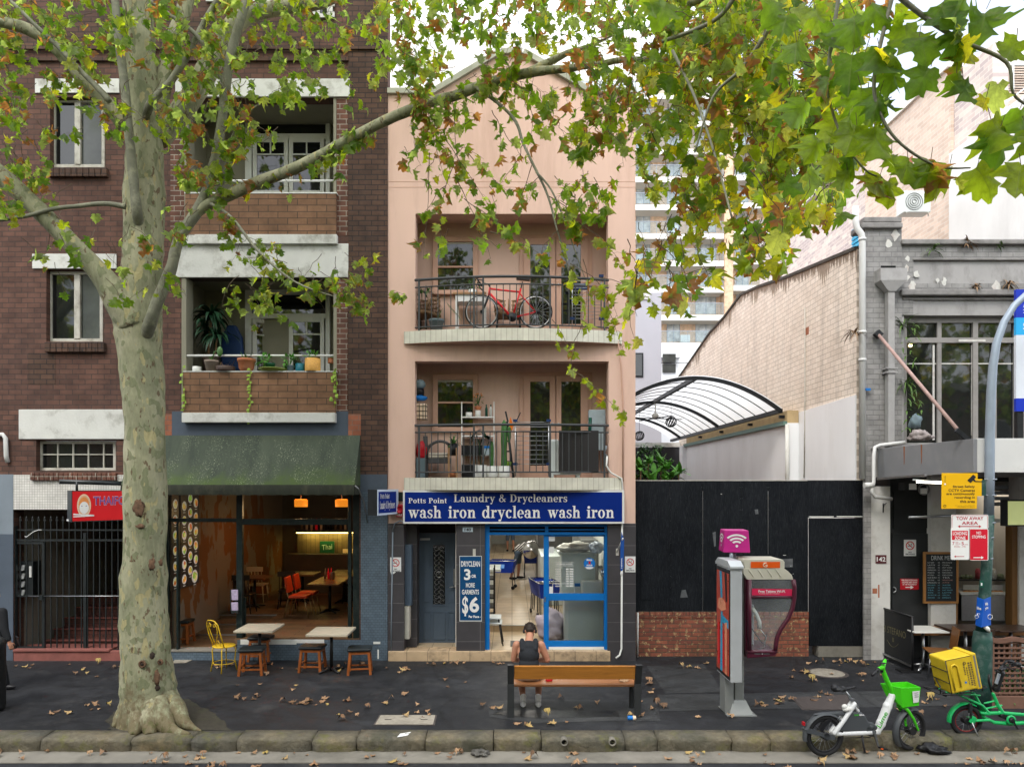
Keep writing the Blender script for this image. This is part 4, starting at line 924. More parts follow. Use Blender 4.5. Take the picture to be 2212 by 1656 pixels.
mbx=thing('meter_box','blue and cream metal meter boxes on the side wall beside the blue grey door','box',W(884,1373,14.2))
MB('door_blue').box(X(876,14.3),X(876,14.3)+.15,14.05,14.4,1.05,2.25).build('upper_box',mbx,bevel=.006);MB('old_paint').box(X(874,14.2),X(874,14.2)+.12,14.0,14.35,.4,1.04).build('lower_box',mbx,bevel=.006)
# wall notices
M('poster_teal',(0.006,0.06,0.16),.45,.12,3,spec=.2)
ds=thing('price_sign','tall blue dry cleaning price board on the black pilaster','sign',W(1016,1341,YF-.07))
MB('sign_white').px(992,1040.3,1200,1341,YF-.064,.012).build('board',ds);MB('poster_teal').px(993,1039.3,1201,1339,YF-.068,.004).build('face',ds)
mb=MB('letter_white');q=YF-.0705
for st,x0,x1,y0,y1,bo in(('DRYCLEAN',995.5,1036.5,1211,1223,.02),('3',1002,1016,1228,1252,.03),('OR',1018,1028,1240,1247,.04),('MORE',1006,1025,1258,1268,.02),('GARMENTS',997.5,1034,1272.5,1283,.02),('$',998,1011,1287,1330,.02),('6',1013.5,1034.5,1288,1322,.03),('Per Piece -',1012,1038,1328,1333.5,.04)):ptext(mb,st,x0,x1,y0,y1,q,bo)
mb.build('lettering',ds)
MB('old_paint').px(1021,1027,1185,1200,YF-.06,.012).build('tape_strip',label='strip of beige tape above the tall blue price board',cat='tape')
MB('old_paint').px(1330,1336,1184,1199,YF-.06,.012).build('tape_strip',label='strip of beige tape on the pilaster by the blue feather flag',cat='tape')
M('plaque',(0.42,0.5,0.55),.4,.3,60)
hp=thing('number_plaque','small pale house number plaque on the black pilaster','plaque',W(1010,1147,YF-.06));MB('plaque').px(999,1021,1138.5,1148,YF-.062,.012).build('plate',hp);mb=MB('ink_black');ptext(mb,'140',1003,1017,1140,1146.5,YF-.0635,.03);mb.build('lettering',hp)
M('nosmoke_red',(0.55,0.015,0.02),.4)
def nosmoke(x0,x1,y0,y1,Y,label,torn=False):
 t_=thing('no_smoking_sign',label,'sign',W((x0+x1)/2,y1,Y));w_=X(x1,Y)-X(x0,Y);h=Z(y0,Y)-Z(y1,Y);o_=Vector((X(x0,Y),Y,Z(y1,Y)))
 poly=[(0,0),(w_,0),(w_,h),(0,h)]if not torn else[(0.02,-.03),(w_*.35,-.02),(w_*.55,h*.07),(w_,h*.06),(w_,h),(0,h),(0,h*.1)]
 MB('sign_white').prism(poly,o_,UX,UZ,(0,.006,0)).build('plate',t_)
 c=o_+Vector((w_/2,-.002,h*.64));r=w_*.36;mb=MB('nosmoke_red')
 for k in range(24):
  a,a2=k*math.pi/12,(k+1)*math.pi/12;f=lambda q,rr:(c.x+rr*math.cos(q),c.y,c.z+rr*math.sin(q));mb.add([f(a,r),f(a2,r),f(a2,r*.8),f(a,r*.8)],[(3,2,1,0)])
 mb.add([(c.x-r*.62,c.y-.001,c.z+r*.5),(c.x-r*.5,c.y-.001,c.z+r*.62),(c.x+r*.62,c.y-.001,c.z-r*.5),(c.x+r*.5,c.y-.001,c.z-r*.62)],[(0,3,2,1)])
 mb.build('prohibition_ring',t_)
 mb=MB('ink_black');mb.add([(c.x-r*.6,c.y+.001,c.z-r*.15),(c.x+r*.3,c.y+.001,c.z-r*.15),(c.x+r*.3,c.y+.001,c.z+.0),(c.x-r*.6,c.y+.001,c.z)],[(0,1,2,3)]).tube([(c.x+r*.35,c.y,c.z+r*.1),(c.x+r*.2,c.y,c.z+r*.3),(c.x+r*.45,c.y,c.z+r*.5)],r*.06,4)
 text(mb,'NO',o_+Vector((w_/2,-.002,h*.19)),UX,UZ,w_*.26,h*.085,.03,'c');text(mb,'SMOKING',o_+Vector((w_/2,-.002,h*.07)),UX,UZ,w_*.8,h*.085,.03,'c');mb.build('lettering',t_)
nosmoke(842.5,866,1203,1236,YF-.057,'torn white no smoking sign left of the blue grey door',True);nosmoke(1349.5,1372,1201,1235,YF-.057,'white no smoking sign on the right black pilaster by the feather flag')
ff=thing('feather_flag','narrow blue pennant flag hanging on a bracket right of the shop window','flag',W(1343,1235,YF-.3));M('flag_blue',(0.01,0.08,0.33),.6,.15,6)
MB('white_paint').rod(W(1332,1192,YF-.06),W(1345,1162,YF-.45),.012).build('bracket',ff)
mb=MB('flag_blue');mb.prism([(0,0),(.06,.1),(.07,.62),(.0,.78),(-.03,.5),(-.035,.08)],W(1342,1236,YF-.42),Vector((.8,.6,0)),UZ,(0,.008,0));mb.build('pennant',ff)
mb=MB('letter_white');q=W(1341,1204,YF-.43);text(mb,'WASH',q,UZ*-1,Vector((.8,.6,0)),.2,.035,.03);mb.ball(q+Vector((.01,0,-.3)),(.025,.006,.05),8,6);mb.build('lettering',ff)

# laundry shopfront: bright blue aluminium frame
M('blue_frame',(0.004,0.15,0.47),.45,.07,5,spec=.3)
lf=thing('laundry_shopfront','bright blue aluminium shopfront with open doorway and sliding glass door','shopfront',W(1180,1402,YF));LY=YF+.02
mb=MB('blue_frame')
for r_ in((1047,1057,1130,1403),(1306,1313,1130,1403),(1057,1306,1130,1137),(1057,1306,1149,1155)):mb.px(*r_,LY,.1)
mb.px(1177,1184,1137,1149,LY,.09).px(1057,1306,1142,1145,LY+.04,.04);mb.build('frame',lf,bevel=.004)
MB('black_void').px(1057,1306,1137,1149,LY+.07,.01).build('transom_louvre',lf)
mb=MB('blue_frame');d=LY+.035
for r_ in((1174,1185,1155,1402),(1304,1306.5,1155,1402),(1185,1304,1281,1296),(1185,1304,1383,1396),(1185,1304,1155,1158)):mb.px(*r_,d,.05)
dd=mb.build('sliding_door',lf,bevel=.004)
MB('sign_white').px(1185,1304,1396,1402,d-.004,.02).build('bottom_track',lf);MB('steel').px(1175.5,1178,1288,1299,d-.01,.01).build('door_lock',lf)
glass('clear_glass',1.42,(0.93,0.96,0.95));MB('clear_glass').px(1185,1304,1158,1281,d+.02,.008).px(1185,1304,1296,1383,d+.02,.008).build('pane',dd)
mb=MB('letter_white');e=d+.017;ptext(mb,'OPENING HOURS',1200,1237,1216,1219.5,e,.02);mb.px(1198,1238.5,1213.5,1214,e,.001).px(1198,1238.5,1221.5,1222,e,.001)
for k in range(8):
 y=1227+5.2*k;ptext(mb,('MONDAY','TUESDAY','WEDNESDAY','THURSDAY','FRIDAY','SATURDAY','SUNDAY','HOLIDAYS')[k],1199,1211,y,y+3,e,.03);mb.px(1222,1228,y,y+2.6,e,.001).px(1230,1238,y,y+2.6,e,.001)
mb.px(1193,1194,1259,1281,e,.001).px(1193,1225,1259,1260,e,.001);mb.build('hours_lettering',dd)
MB('sign_white').px(1184.5,1198,1156,1168,e-.002,.001).px(1186,1196,1180,1194,e-.002,.001).px(1186,1193,1266,1284,e-.002,.001).each('paper_notice',dd)
st=thing('round_sticker','round blue sticker on the laundry sliding door glass','sticker',W(1272.7,1229,e));mb=MB('flag_blue');M('sticker_blue',(0.01,0.16,0.5),.4);mb=MB('sticker_blue')
mb.add([W(1272.7+12.5*math.cos(k*math.pi/14),1216.5+12.5*math.sin(k*math.pi/14),e-.002)for k in range(28)],[tuple(range(28))]);mb.build('disc',st);mb=MB('letter_white');ptext(mb,'SMALL',1266.5,1279,1206.5,1210.5,e-.004,.05);ptext(mb,'PROUD',1266.5,1279,1218.5,1222,e-.004,.05)
mb.add([W(1272.7+12*math.cos(R(a)),1216.5+12*math.sin(R(a)),e-.004)for a in range(38,143,8)],[tuple(range(14))]);mb.mat('nosmoke_red').px(1271,1275,1211.5,1217.5,e-.004,.001);mb.build('lettering',st)
# inside the laundry
li=thing('laundry_interior','long tiled laundry interior with white walls and ceiling tubes','interior',(.6,20,.2));LX0,LX1=X(1047,YF),X(1313,YF)+.05
M('laundry_wall',(0.6,0.6,0.56),.7,.05,2,mode='world');mb=MB('laundry_wall');mb.box(LX0-.6,LX0-.5,YF+.28,37,0,3.1).box(LX1,LX1+.1,YF+.28,37,0,3.1).box(LX0-.5,LX1,37,37.1,0,3.1).box(LX0-.5,LX1,YF+.28,37,3.1,3.2);mb.build('wall',li)
mb=MB('floor_tile');mb.box(LX0-.5,LX1,YF-.02,15.7,.05,.2).box(LX0-.5,LX1,15.7,37,.1,.33);mb.build('floor',li);MB('steel').box(LX0-.5,.95,15.69,15.72,.325,.34).build('step_nosing',li)
tube_e=emitter('tube_light',(1,.97,.9),9);mb=MB(tube_e)
for y in(16.5,20,24,29,34):mb.box(.2,1.4,y,y+.06,3.03,3.07)
mb.build('ceiling_tube',li)
for y in(15.6,18.5,23,30):
 L=bpy.data.lights.new('tube_lamp','AREA');L.energy=22;L.shape='RECTANGLE';L.size=1.6;L.size_y=.5;L.color=(1,.95,.85);lo=bpy.data.objects.new('tube_lamp',L);COL.objects.link(lo);lo.location=(.6,y,3.0)
M('machine_white',(0.66,0.7,0.68),.35,.05,3);M('machine_grey',(0.17,0.17,0.17),.4,.15,4);M('trolley_blue',(0.008,0.045,0.42),.4,.1,6);M('chrome',(0.6,0.6,0.6),.2,.05,metal=1)
cb=thing('counter_cabinet','tall white counter cabinet behind the lower door glass','cabinet',W(1262,1384,14.5));MB('machine_white').px(1227,1303,1290,1392,14.5,.6).build('carcass',cb,bevel=.01);MB('sign_white').px(1219,1227,1290,1390,14.52,.5).build('side_panel',cb)
wm=thing('washing_machine','white top loading washing machine behind the opening hours lettering','machine',W(1250,1290,14.9));MB('machine_white').px(1212,1286,1196,1290,14.9,.55).build('body',wm,bevel=.015);MB('machine_white').px(1206,1288,1193,1197,14.85,.6).build('lid',wm,bevel=.005)
MB('sign_white').px(1258,1300,1256,1290,14.4,.3).build('detergent_box',label='white box on the counter behind the door glass',cat='box');MB('sticker_blue').px(1241,1253,1260,1266,14.38,.1).mat('sign_white').px(1241,1253,1266.2,1288,14.38,.1).build('leaflet_box',label='small white and blue leaflet box on the laundry counter',cat='box')
def lump(c,r,mat,name,label,cat,seed=1,n=40,m=26,amp=.09):
 mb=MB(mat);mb.ball(c,r,n,m);q=random.Random(seed);ph=[q.uniform(0,6.3)for _ in range(8)];cc=Vector(c)
 for i,v in enumerate(mb.v):
  d=Vector(v)-cc;u=Vector((d.x/r[0],d.y/r[1],d.z/r[2]))+Vector((ph[0],ph[1],ph[2]));k=1+amp*4*(mnoise.noise(u*1.6)+.55*abs(mnoise.noise(u*3.7))+.3*mnoise.noise(u*8))
  mb.v[i]=tuple(cc+Vector((d.x*k,d.y*k,max(d.z*k,-r[2]*.8))))
 return mb.build(name,label=label,cat=cat)
M('lilac_cloth',(0.42,0.36,0.42),.9,.12,5,.3);M('white_cloth',(0.62,0.6,0.55),.9,.08,4,.3)
lump((X(1190,15),15.0,.46),(.31,.28,.33),'lilac_cloth','laundry_bag','lumpy lilac laundry bag on the tiled floor beside the sliding door','bag',3);lump((X(1240,15.1),15.1,Z(1184,15.1)),(.33,.25,.13),'white_cloth','bundled_duvet','white bagged duvet on top of the washing machine','duvet',5)
lump((X(1288,14.9),14.9,Z(1182,14.9)),(.14,.2,.13),'clear_acrylic','plastic_bundle','plastic wrapped bundle at the upper right of the shop glass','bag',8)
MB('chrome').lathe([(.0,0),(.2,.02),(.2,.14),(.0,.2)],W(1298,1243,14.8),18,Matrix.Rotation(R(60),4,'Y')).build('steel_basin',label='shiny steel basin on its side at the right of the counter',cat='basin')
def shell_chair(x,y,z,label,dz=0):
 t_=thing('plastic_chair',label,'chair',(x,y,z),'stacked white plastic chairs');ORI[t_.name]=Vector()
 mb=MB('machine_white');mb.box(-.22,.22,-.22,.22,.43+dz,.46+dz).box(-.245,-.2,-.22,.22,.46+dz,.82+dz);mb.build('seat_shell',t_,bevel=.02)
 for sx_ in(-1,1):
  for sy in(-1,1):MB('black_metal').tube([(sx_*.17,sy*.17,.43+dz),(sx_*.24,sy*.2,dz*.4)],.013,6).build('leg',t_)
shell_chair(-.42,14.5,.2,'lower of the two stacked white plastic chairs in the doorway');shell_chair(-.44,14.52,.2,'upper of the two stacked white plastic chairs in the doorway',.1)
def trolley(x,y,z,rz,label,nest=1):
 t_=thing('laundry_trolley',label,'trolley',(x,y,z),'blue laundry trolleys');t_.rotation_euler.z=rz;ORI[t_.name]=Vector()
 for k in range(nest):
  mb=MB('trolley_blue');o_=-.16*k;a,b2=.26,.38
  for(p,q_)in(((-a,-b2),(a,-b2)),((a,-b2),(a,b2)),((a,b2),(-a,b2)),((-a,b2),(-a,-b2))):
   P=[Vector((p[0]*.8,p[1]*.8+o_,.5)),Vector((q_[0]*.8,q_[1]*.8+o_,.5)),Vector((q_[0],q_[1]+o_,.84)),Vector((p[0],p[1]+o_,.84))];mb.add(P,[(0,1,2,3)])
  mb.box(-a*.8,a*.8,-b2*.8+o_,b2*.8+o_,.49,.5);mb.build('basket',t_)
  MB('chrome').tube([(-a,-b2+o_,.845),(a,-b2+o_,.845),(a,b2+o_,.845),(-a,b2+o_,.845),(-a,-b2+o_,.845)],.012,6).build('rim',t_)
  for sx_ in(-1,1):
   for sy in(-1,1):MB('dark_metal').tube([(sx_*.2,sy*.3+o_,.5),(sx_*.21,sy*.33+o_,.12)],.013,6).build('leg',t_);
 for sx_ in(-1,1):
  for sy in(-1,1):MB('black_metal').lathe([(0,-.02),(.055,-.02),(.055,.02),(0,.02)],(sx_*.21,sy*.34,.056),12,Matrix.Rotation(R(90),4,'Y')).build('wheel',t_)
trolley(X(1086,21.3),21.3,.33,R(80),'blue laundry trolley left of the aisle');trolley(X(1172,16.9),17.0,.33,R(12),'three nested blue laundry trolleys behind the door edge',3);trolley(X(1146,23.9),23.9,.33,R(0),'blue laundry trolley under the open dryer door')
ib=thing('ironing_table','white ironing table with blue edge at the left of the aisle','table',(X(1070,19),19,.33));MB('machine_white').box(-.75,X(1082,19),18.4,19.6,1.18,1.24).mat('sticker_blue').box(-.3,X(1089,19),18.5,19.4,1.245,1.265).build('top',ib);MB('machine_white').box(-.75,X(1067,19),18.5,19.5,.33,1.18).build('body',ib)
dk=thing('dark_cart','black wire cart and chair stack along the left wall of the laundry','cart',(-.5,17,.33));mb=MB('black_metal');[mb.box(-.85,-.42,16.6,17.2,.33+.22*k,.36+.22*k)for k in range(5)];[mb.bar((x,y,.33),(x,y,1.5),.03)for x in(-.85,-.42)for y in(16.6,17.2)];mb.build('frame',dk)
dr=thing('dryer_bank','stacked commercial dryers with one round glass door hanging open','dryer',(1.3,23.5,.33))
MB('machine_grey').box(X(1160,23),LX1-.02,22.6,24.6,.33,2.9).build('body',dr,bevel=.01);MB('machine_white').box(X(1166,19),LX1-.02,18.3,20.5,.33,1.6).build('white_machine',dr,bevel=.02)
q=Matrix.Rotation(R(90),4,'X')@Matrix.Rotation(R(12),4,'Y');MB('chrome').lathe([(.15,0),(.27,.0),(.28,.04),(.26,.07),(.17,.06),(.1,.16),(0,.18)],W(1146,1187,22.5),26,q).build('round_door',dr)
for yy in(16.9,17.9):MB('chrome').lathe([(0,.03),(.17,.02),(.2,0)],(1.52,yy,1.42),20,Matrix.Rotation(R(-90),4,'Y')).build('porthole',dr)
MB('machine_grey').box(1.55,LX1-.02,15.9,18.25,.33,2.2).build('washer_body',dr)
MB('dark_metal').box(X(1102,14.4),X(1176,14.4),14.25,14.72,.201,.212).build('door_mat',label='dark rubber mat just inside the laundry doorway',cat='mat')
# ---------------------------------------------------------------- plants and pots
m,t,b,o=nodes_of('plant_green');co=coords(t,'object')
t.links.new(ramp(t,noise(t,co,9,4),[(0.3,(0.035,0.1,0.022)),(0.7,(0.08,0.2,0.035))]),b.inputs['Base Color']);b.inputs['Roughness'].default_value=.4
for nm,c in(('plant_dark',(0.012,0.045,0.02)),('plant_lime',(0.22,0.34,0.03)),('plant_bright',(0.1,0.3,0.04)),('cactus',(0.05,0.14,0.035)),('dry_plant',(0.2,0.12,0.06)),('fern_green',(0.08,0.15,0.03))):M(nm,c,.5,.35,9)
M('terracotta',(0.4,0.14,0.06),.8,.12,5,.1,dirt=(0.3,0.2,0.14),dscale=4);M('taupe',(0.24,0.19,0.15),.8,.1,5);M('teal',(0.01,0.13,0.17),.4,.1);M('pot_green',(0.005,0.07,0.045),.4);M('slate',(0.13,0.18,0.2),.6)
M('amber_weave',(0.62,0.33,0.08),.6,.2,30);M('pot_white',(0.66,0.66,0.62),.45,.04);M('lime_tray',(0.26,0.33,0.07),.5,.1);M('navy',(0.008,0.03,0.1),.6,.15);M('pot_brown',(0.07,0.045,0.035),.6,.2)
def blade(mb,p,d,up,L,w_,droop=.4,seg=4,fold=.0):
 """one strap leaf from p along d, curving down"""
 d=Vector(d).normalized();side=d.cross(up);side=side.normalized()if side.length>.05 else d.orthogonal().normalized();vs,q=[],Vector(p);dd=d.copy()
 for k in range(seg+1):
  f=k/seg;ww=w_*math.sin(math.pi*min(1,.12+.88*f)**.8)*.5 if f<1 else.0005
  vs+=[q-side*ww,q+side*ww];q=q+dd*(L/seg);dd=(dd+Vector((0,0,-droop/seg*1.6))).normalized()
 mb.add(vs,[(2*k,2*k+1,2*k+3,2*k+2)for k in range(seg)],True)
def tuft(mb,c,n,L,w_,el=(20,80),droop=.6,spread=.0,seg=4):
 for k in range(n):
  a,e=rng.uniform(0,6.283),R(rng.uniform(*el));l=L*rng.uniform(.6,1.1)
  blade(mb,(c[0]+rng.uniform(-spread,spread),c[1]+rng.uniform(-spread,spread)*.6,c[2]+rng.uniform(-spread,spread)*.3),(math.cos(a)*math.cos(e),math.sin(a)*math.cos(e),math.sin(e)),Vector((0,0,1)),l,w_*rng.uniform(.7,1.2),droop,seg)
def bush(mb,c,r,n,L,w_,stems=5):
 for k in range(stems):
  a=rng.uniform(0,6.28);p=Vector((c[0]+r[0]*.7*math.cos(a),c[1]+r[1]*.7*math.sin(a),c[2]+r[2]*rng.uniform(.4,.9)));mb.tube([(c[0],c[1],c[2]-r[2]),p],[.008,.004],5)
 for k in range(n):
  d=Vector((rng.gauss(0,1),rng.gauss(0,1),rng.gauss(0,1))).normalized()*rng.uniform(.3,1)**.5
  p=(c[0]+d.x*r[0],c[1]+d.y*r[1],c[2]+d.z*r[2]);blade(mb,p,(d.x+rng.uniform(-.6,.6),d.y+rng.uniform(-.6,.6),d.z+rng.uniform(-.3,.6)),Vector((0,0,1)),L*rng.uniform(.6,1.2),w_*rng.uniform(.7,1.2),.5,3)
def pot(x0,x1,y0,y1,Y,mat,label,fol=None,shape='taper',cat='plant',group=None,name='potted_plant',rim=True):
 r=(X(x1,Y)-X(x0,Y))/2;h=Z(y0,Y)-Z(y1,Y);c=Vector((X((x0+x1)/2,Y),Y,Z(y1,Y)))
 t_=thing(name,label,cat,c,group)
 if shape=='taper':pr=[(0,0),(r*.72,0),(r*.95,h*.78),(r,h*.8),(r,h),(r*.9,h),(r*.86,h*.85),(0,h*.85)]
 elif shape=='bowl':pr=[(0,0),(r*.6,0),(r*.82,h*.25),(r*.93,h*.75),(r,h*.78),(r,h),(r*.9,h),(r*.85,h*.85),(0,h*.85)]
 else:pr=[(0,0),(r*.97,0),(r,h*.05),(r,h),(r*.93,h),(r*.9,h*.85),(0,h*.85)]
 MB(mat).lathe(pr,c,22).build('pot',t_)
 if fol:mb=MB(fol[0]);fol[1](mb,c+Vector((0,0,h*.85)));mb.build('foliage',t_)
 return t_
PY=YF-.0;D6=lambda x:391.3+x/4.636
T6=lambda y:578.4+y/4.636
pot(D6(115),D6(200),T6(990),T6(1038),PY,'pot_white','small round white pot at the left end of the brick balustrade',None,'cyl','pot',name='flower_pot')
pot(D6(235),D6(375),T6(928),T6(1036),PY,'taupe','taupe clay pot with a small succulent on the brick balustrade',('plant_green',lambda mb,c:(tuft(mb,c,9,.16,.05,(30,85),.3),mb.tube([c,c+Vector((.05,0,.2)),c+Vector((.16,-.04,.22))],.012,6),mb.ball(c+Vector((.18,-.05,.2)),(.06,.02,.1),8,6))))
pot(D6(350),D6(535),T6(988),T6(1036),PY,'pot_brown','low brown trough with dry twigs on the brick balustrade',('dry_plant',lambda mb,c:(tuft(mb,c,22,.14,.012,(5,70),.6,.14),)),'cyl')
pot(D6(565),D6(742),T6(912),T6(1036),PY,'terracotta','wide terracotta bowl with a trailing lime green vine',('plant_green',lambda mb,c:(tuft(mb,c,10,.2,.04,(40,85),.5,.06),)),'bowl')
vn=MB('plant_lime');vp=[Vector((X(560-.55*0,PY-.12),PY-.12,Z(802,PY)))]
x=540.0
for k in range(34):
 y=797+3.6*k;x=540+1.2*math.sin(k*.7)-(.45*max(0,k-22));p=W(x,y,PY-.13);vp.append(p)
 if k%2==0:a=rng.choice((-1,1));blade(vn,p,(a*.8,-.4,rng.uniform(-.3,.5)),Vector((0,-1,.3)),rng.uniform(.04,.09),.055,.8,3)
vn.tube(vp[1:],.006,5);vn.build('trailing_vine',label='lime green vine hanging from the terracotta bowl down the tan bricks',cat='vine')
vn=MB('plant_lime')
for k in range(16):p=W(722+rng.uniform(-4,5),800+5.5*k/1.2,PY-.12);blade(vn,p,(rng.uniform(-1,1),-.5,rng.uniform(-.6,.4)),Vector((0,-1,.2)),.09,.07,.9,3)
vn.tube([W(724,798,PY-.12),W(727,830,PY-.12),W(722,880,PY-.12)],.006,5);vn.build('trailing_vine',label='small vine hanging over the right corner of the tan brick balustrade',cat='vine')
vn=MB('plant_lime');vp=[]
for k in range(18):
 p=W(396-3*math.sin(k*.35),790+5.6*k,PY-.13);vp.append(p)
 if k>10 or k%3==0:blade(vn,p,(rng.uniform(-1,1),-.5,rng.uniform(-.6,.4)),Vector((0,-1,.2)),.08,.06,.9,3)
vn.tube(vp,.005,5);vn.build('trailing_vine',label='thin vine hanging down the left edge of the tan brick balustrade',cat='vine')
pot(D6(840),D6(942),T6(958),T6(1012),PY,'pot_green','dark green pot with leafy herbs on the balustrade',('plant_bright',lambda mb,c:bush(mb,c+Vector((-.1,0,.08)),(.17,.1,.1),46,.09,.05)))
pot(D6(780),D6(1052),T6(1012),T6(1036),PY,'lime_tray','pale green leaf shaped tray on the balustrade',None,'bowl','tray',name='plant_tray')
pot(D6(1058),D6(1132),T6(978),T6(1038),PY,'slate','slate grey pot with bright leafy plant',('plant_bright',lambda mb,c:bush(mb,c+Vector((-.03,0,.12)),(.15,.1,.13),60,.09,.055)))
pot(D6(1145),D6(1237),T6(960),T6(1038),PY,'teal','teal glazed pot on the balustrade',None,'cyl','pot',name='flower_pot')
pot(D6(1240),D6(1393),T6(910),T6(1040),PY,'amber_weave','tall amber diamond woven pot with a small plant',('plant_bright',lambda mb,c:(bush(mb,c+Vector((-.02,0,.1)),(.13,.09,.1),26,.12,.05),)),'cyl')
pot(D6(1468),D6(1535),T6(905),T6(955),PY+.1,'terracotta','small terracotta trough at the right end above the balustrade',('plant_green',lambda mb,c:tuft(mb,c,9,.14,.04)),'cyl')
dz=thing('dracaena','tall dark dracaena with drooping strap leaves inside the brick balcony','plant',W(455,803,14.5));MB('pot_brown').lathe([(0,0),(.14,0),(.17,.3),(0,.3)],W(455,800,14.5),18).build('pot',dz);mb=MB('dry_plant');mb.tube([W(452,800,14.5),W(450,740,14.5),W(456,690,14.5)],.022,7).tube([W(462,800,14.5),W(468,730,14.5)],.02,7);mb.build('stem',dz)
mb=MB('plant_dark')
for(x,y,n_)in((456,686,42),(468,728,24),(446,712,22)):tuft(mb,W(x,y,14.45),n_,.62,.075,(-5,75),1.5,.03,6)
mb.build('foliage',dz)
cv2=MB('navy');cv2.prism([(-.2,0),(-.18,.7),(-.05,.95),(.12,.95),(.25,.7),(.32,0)],W(495,800,14.75),UX,UZ,(0,.12,0));cv2.build('folded_chair',label='dark blue covered folding chair leaning beside the dracaena',cat='chair',bevel=.04)
# ---------------------------------------------------------------- upper balcony of the pink house
E8=lambda x:884.6+x/5.0
U8=lambda y:578.4+y/5.0
M('bike_red',(0.65,0.01,0.018),.35,.05,4,coat=.2);M('tyre',(0.012,0.012,0.013),.75,.2,20,.1);M('rim_alu',(0.5,0.5,0.5),.3,.05,metal=.9);M('black_part',(0.012,0.012,0.014),.4,.2)
def wheel(par,c,r,tyre_r,axis,mtx=None,rim='rim_alu',spokes=18,hub=.03,rimw=.012,name='wheel'):
 c=Vector(c);mtx=mtx or Matrix.Identity(3)
 w_=MB('tyre').torus(c,r-tyre_r,tyre_r,axis,44,9,mtx=mtx).build(name,par)
 MB(rim).torus(c,r-2*tyre_r-rimw*.6,rimw,axis,44,6,mtx=mtx).build('rim',w_)
 mb=MB('steel');ax=Vector({'y':(0,1,0),'x':(1,0,0)}[axis]);ax=mtx@ax
 for k in range(spokes):
  a=2*math.pi*k/spokes;q=Vector((math.cos(a),0,math.sin(a)))if axis=='y' else Vector((0,math.cos(a),math.sin(a)));q=mtx@q
  mb.rod(c+ax*(.025 if k%2 else-.025)+q*hub,c+q*(r-2*tyre_r),.0022,4)
 mb.build('spokes',w_);MB('black_part').rod(c-ax*.05,c+ax*.05,hub,12).build('hub',w_)
 return w_
rb=thing('road_bike','red road bicycle with black drop bars leaning on the upper balcony','bicycle',W(1100,712,14.06));BYY=14.08;q=lambda x,y:W(E8(x),U8(y),BYY)
wheel(rb,q(778,478),.335,.013,'y',spokes=20);wheel(rb,q(1360,478),.335,.013,'y',spokes=20)
mb=MB('bike_red');bb=q(1108,540)
mb.tube([q(868,212),q(855,300)],.022,10).tube([q(872,228),q(1190,262)],.019,10).tube([q(862,275),bb],.024,10).tube([bb,q(1200,225)],.017,10)
for s_ in(-.05,.05):mb.tube([bb+Vector((0,s_*.5,0)),q(1358,482)+Vector((0,s_,0))],.01,7).tube([q(1190,280)+Vector((0,s_*.5,0)),q(1360,478)+Vector((0,s_,0))],.008,7)
mb.build('frame',rb)
mb=MB('black_part')
for s_ in(-.05,.05):mb.tube([q(852,305)+Vector((0,s_,0)),q(815,400)+Vector((0,s_,0)),q(778,478)+Vector((0,s_,0))],[.017,.013,.008],7)
mb.build('fork',rb)
mb=MB('black_part');mb.tube([q(868,212),q(850,180),q(790,165)],.014,8)
for s_ in(-.2,.2):mb.tube([q(790,165),q(790,165)+Vector((0,s_,0)),q(740,160)+Vector((0,s_,0)),q(725,130)+Vector((0,s_,0)),q(750,180)+Vector((0,s_,0)),q(800,235)+Vector((0,s_,0))],.014,7)
mb.build('handlebar',rb);mb=MB('black_part');mb.tube([q(1200,225),q(1218,150)],.012,8).obox(q(1225,122),(.27,.12,.045),(0,R(6),0));mb.build('saddle',rb,bevel=.012)
mb=MB('black_part');mb.lathe([(0,-.01),(.09,-.01),(.09,.01),(0,.01)],bb+Vector((0,-.05,0)),24,Matrix.Rotation(R(90),4,'X')).bar(bb+Vector((0,-.07,0)),bb+Vector((-.16,-.07,.03)),.018).box(bb.x-.2,bb.x-.12,bb.y-.16,bb.y-.07,bb.z+.02,bb.z+.04).lathe([(0,-.02),(.05,-.02),(.04,.02),(0,.02)],q(1385,480)+Vector((0,-.05,0)),18,Matrix.Rotation(R(90),4,'X'));mb.build('drivetrain',rb)
M('wicker',(0.2,0.12,0.06),.7,.45,40,.5,bscale=60);M('table_oak',(0.35,0.2,0.1),.5,.2,4)
def wicker_chair(x,y,z,rz,label):
 t_=thing('wicker_chair',label,'chair',(x,y,z));t_.rotation_euler.z=rz;ORI[t_.name]=Vector()
 MB('wicker').box(-.27,.27,-.26,.26,.4,.47).build('seat',t_,bevel=.03)
 mb=MB('wicker')
 for k in range(9):a=R(200+17.5*k);mb.tube([(.28*math.cos(a),-.05+.26*math.sin(a),.46),(.31*math.cos(a),-.05+.29*math.sin(a),.86-.12*abs(k-4)/4)],.013,6)
 for z_ in(.55,.64,.73,.82):mb.torus((0,-.05,z_),.3,.016,'z',18,6,R(195),R(345))
 mb.build('backrest',t_)
 for s_ in(-1,1):MB('wicker').tube([(s_*.27,-.05,.7),(s_*.3,.15,.69),(s_*.27,.24,.6),(s_*.26,.24,.46)],.02,7).build('armrest',t_)
 for sx_ in(-1,1):
  for sy in(-1,1):MB('dark_metal').tube([(sx_*.22,sy*.2,.42),(sx_*.25,sy*.24,0)],.013,6).build('leg',t_)
wicker_chair(X(914,14.35),14.38,UFZ,R(150),'wicker armchair at the left end of the upper balcony');wicker_chair(X(1098,14.45),14.42,UFZ,R(180),'wicker chair behind the red bicycle')
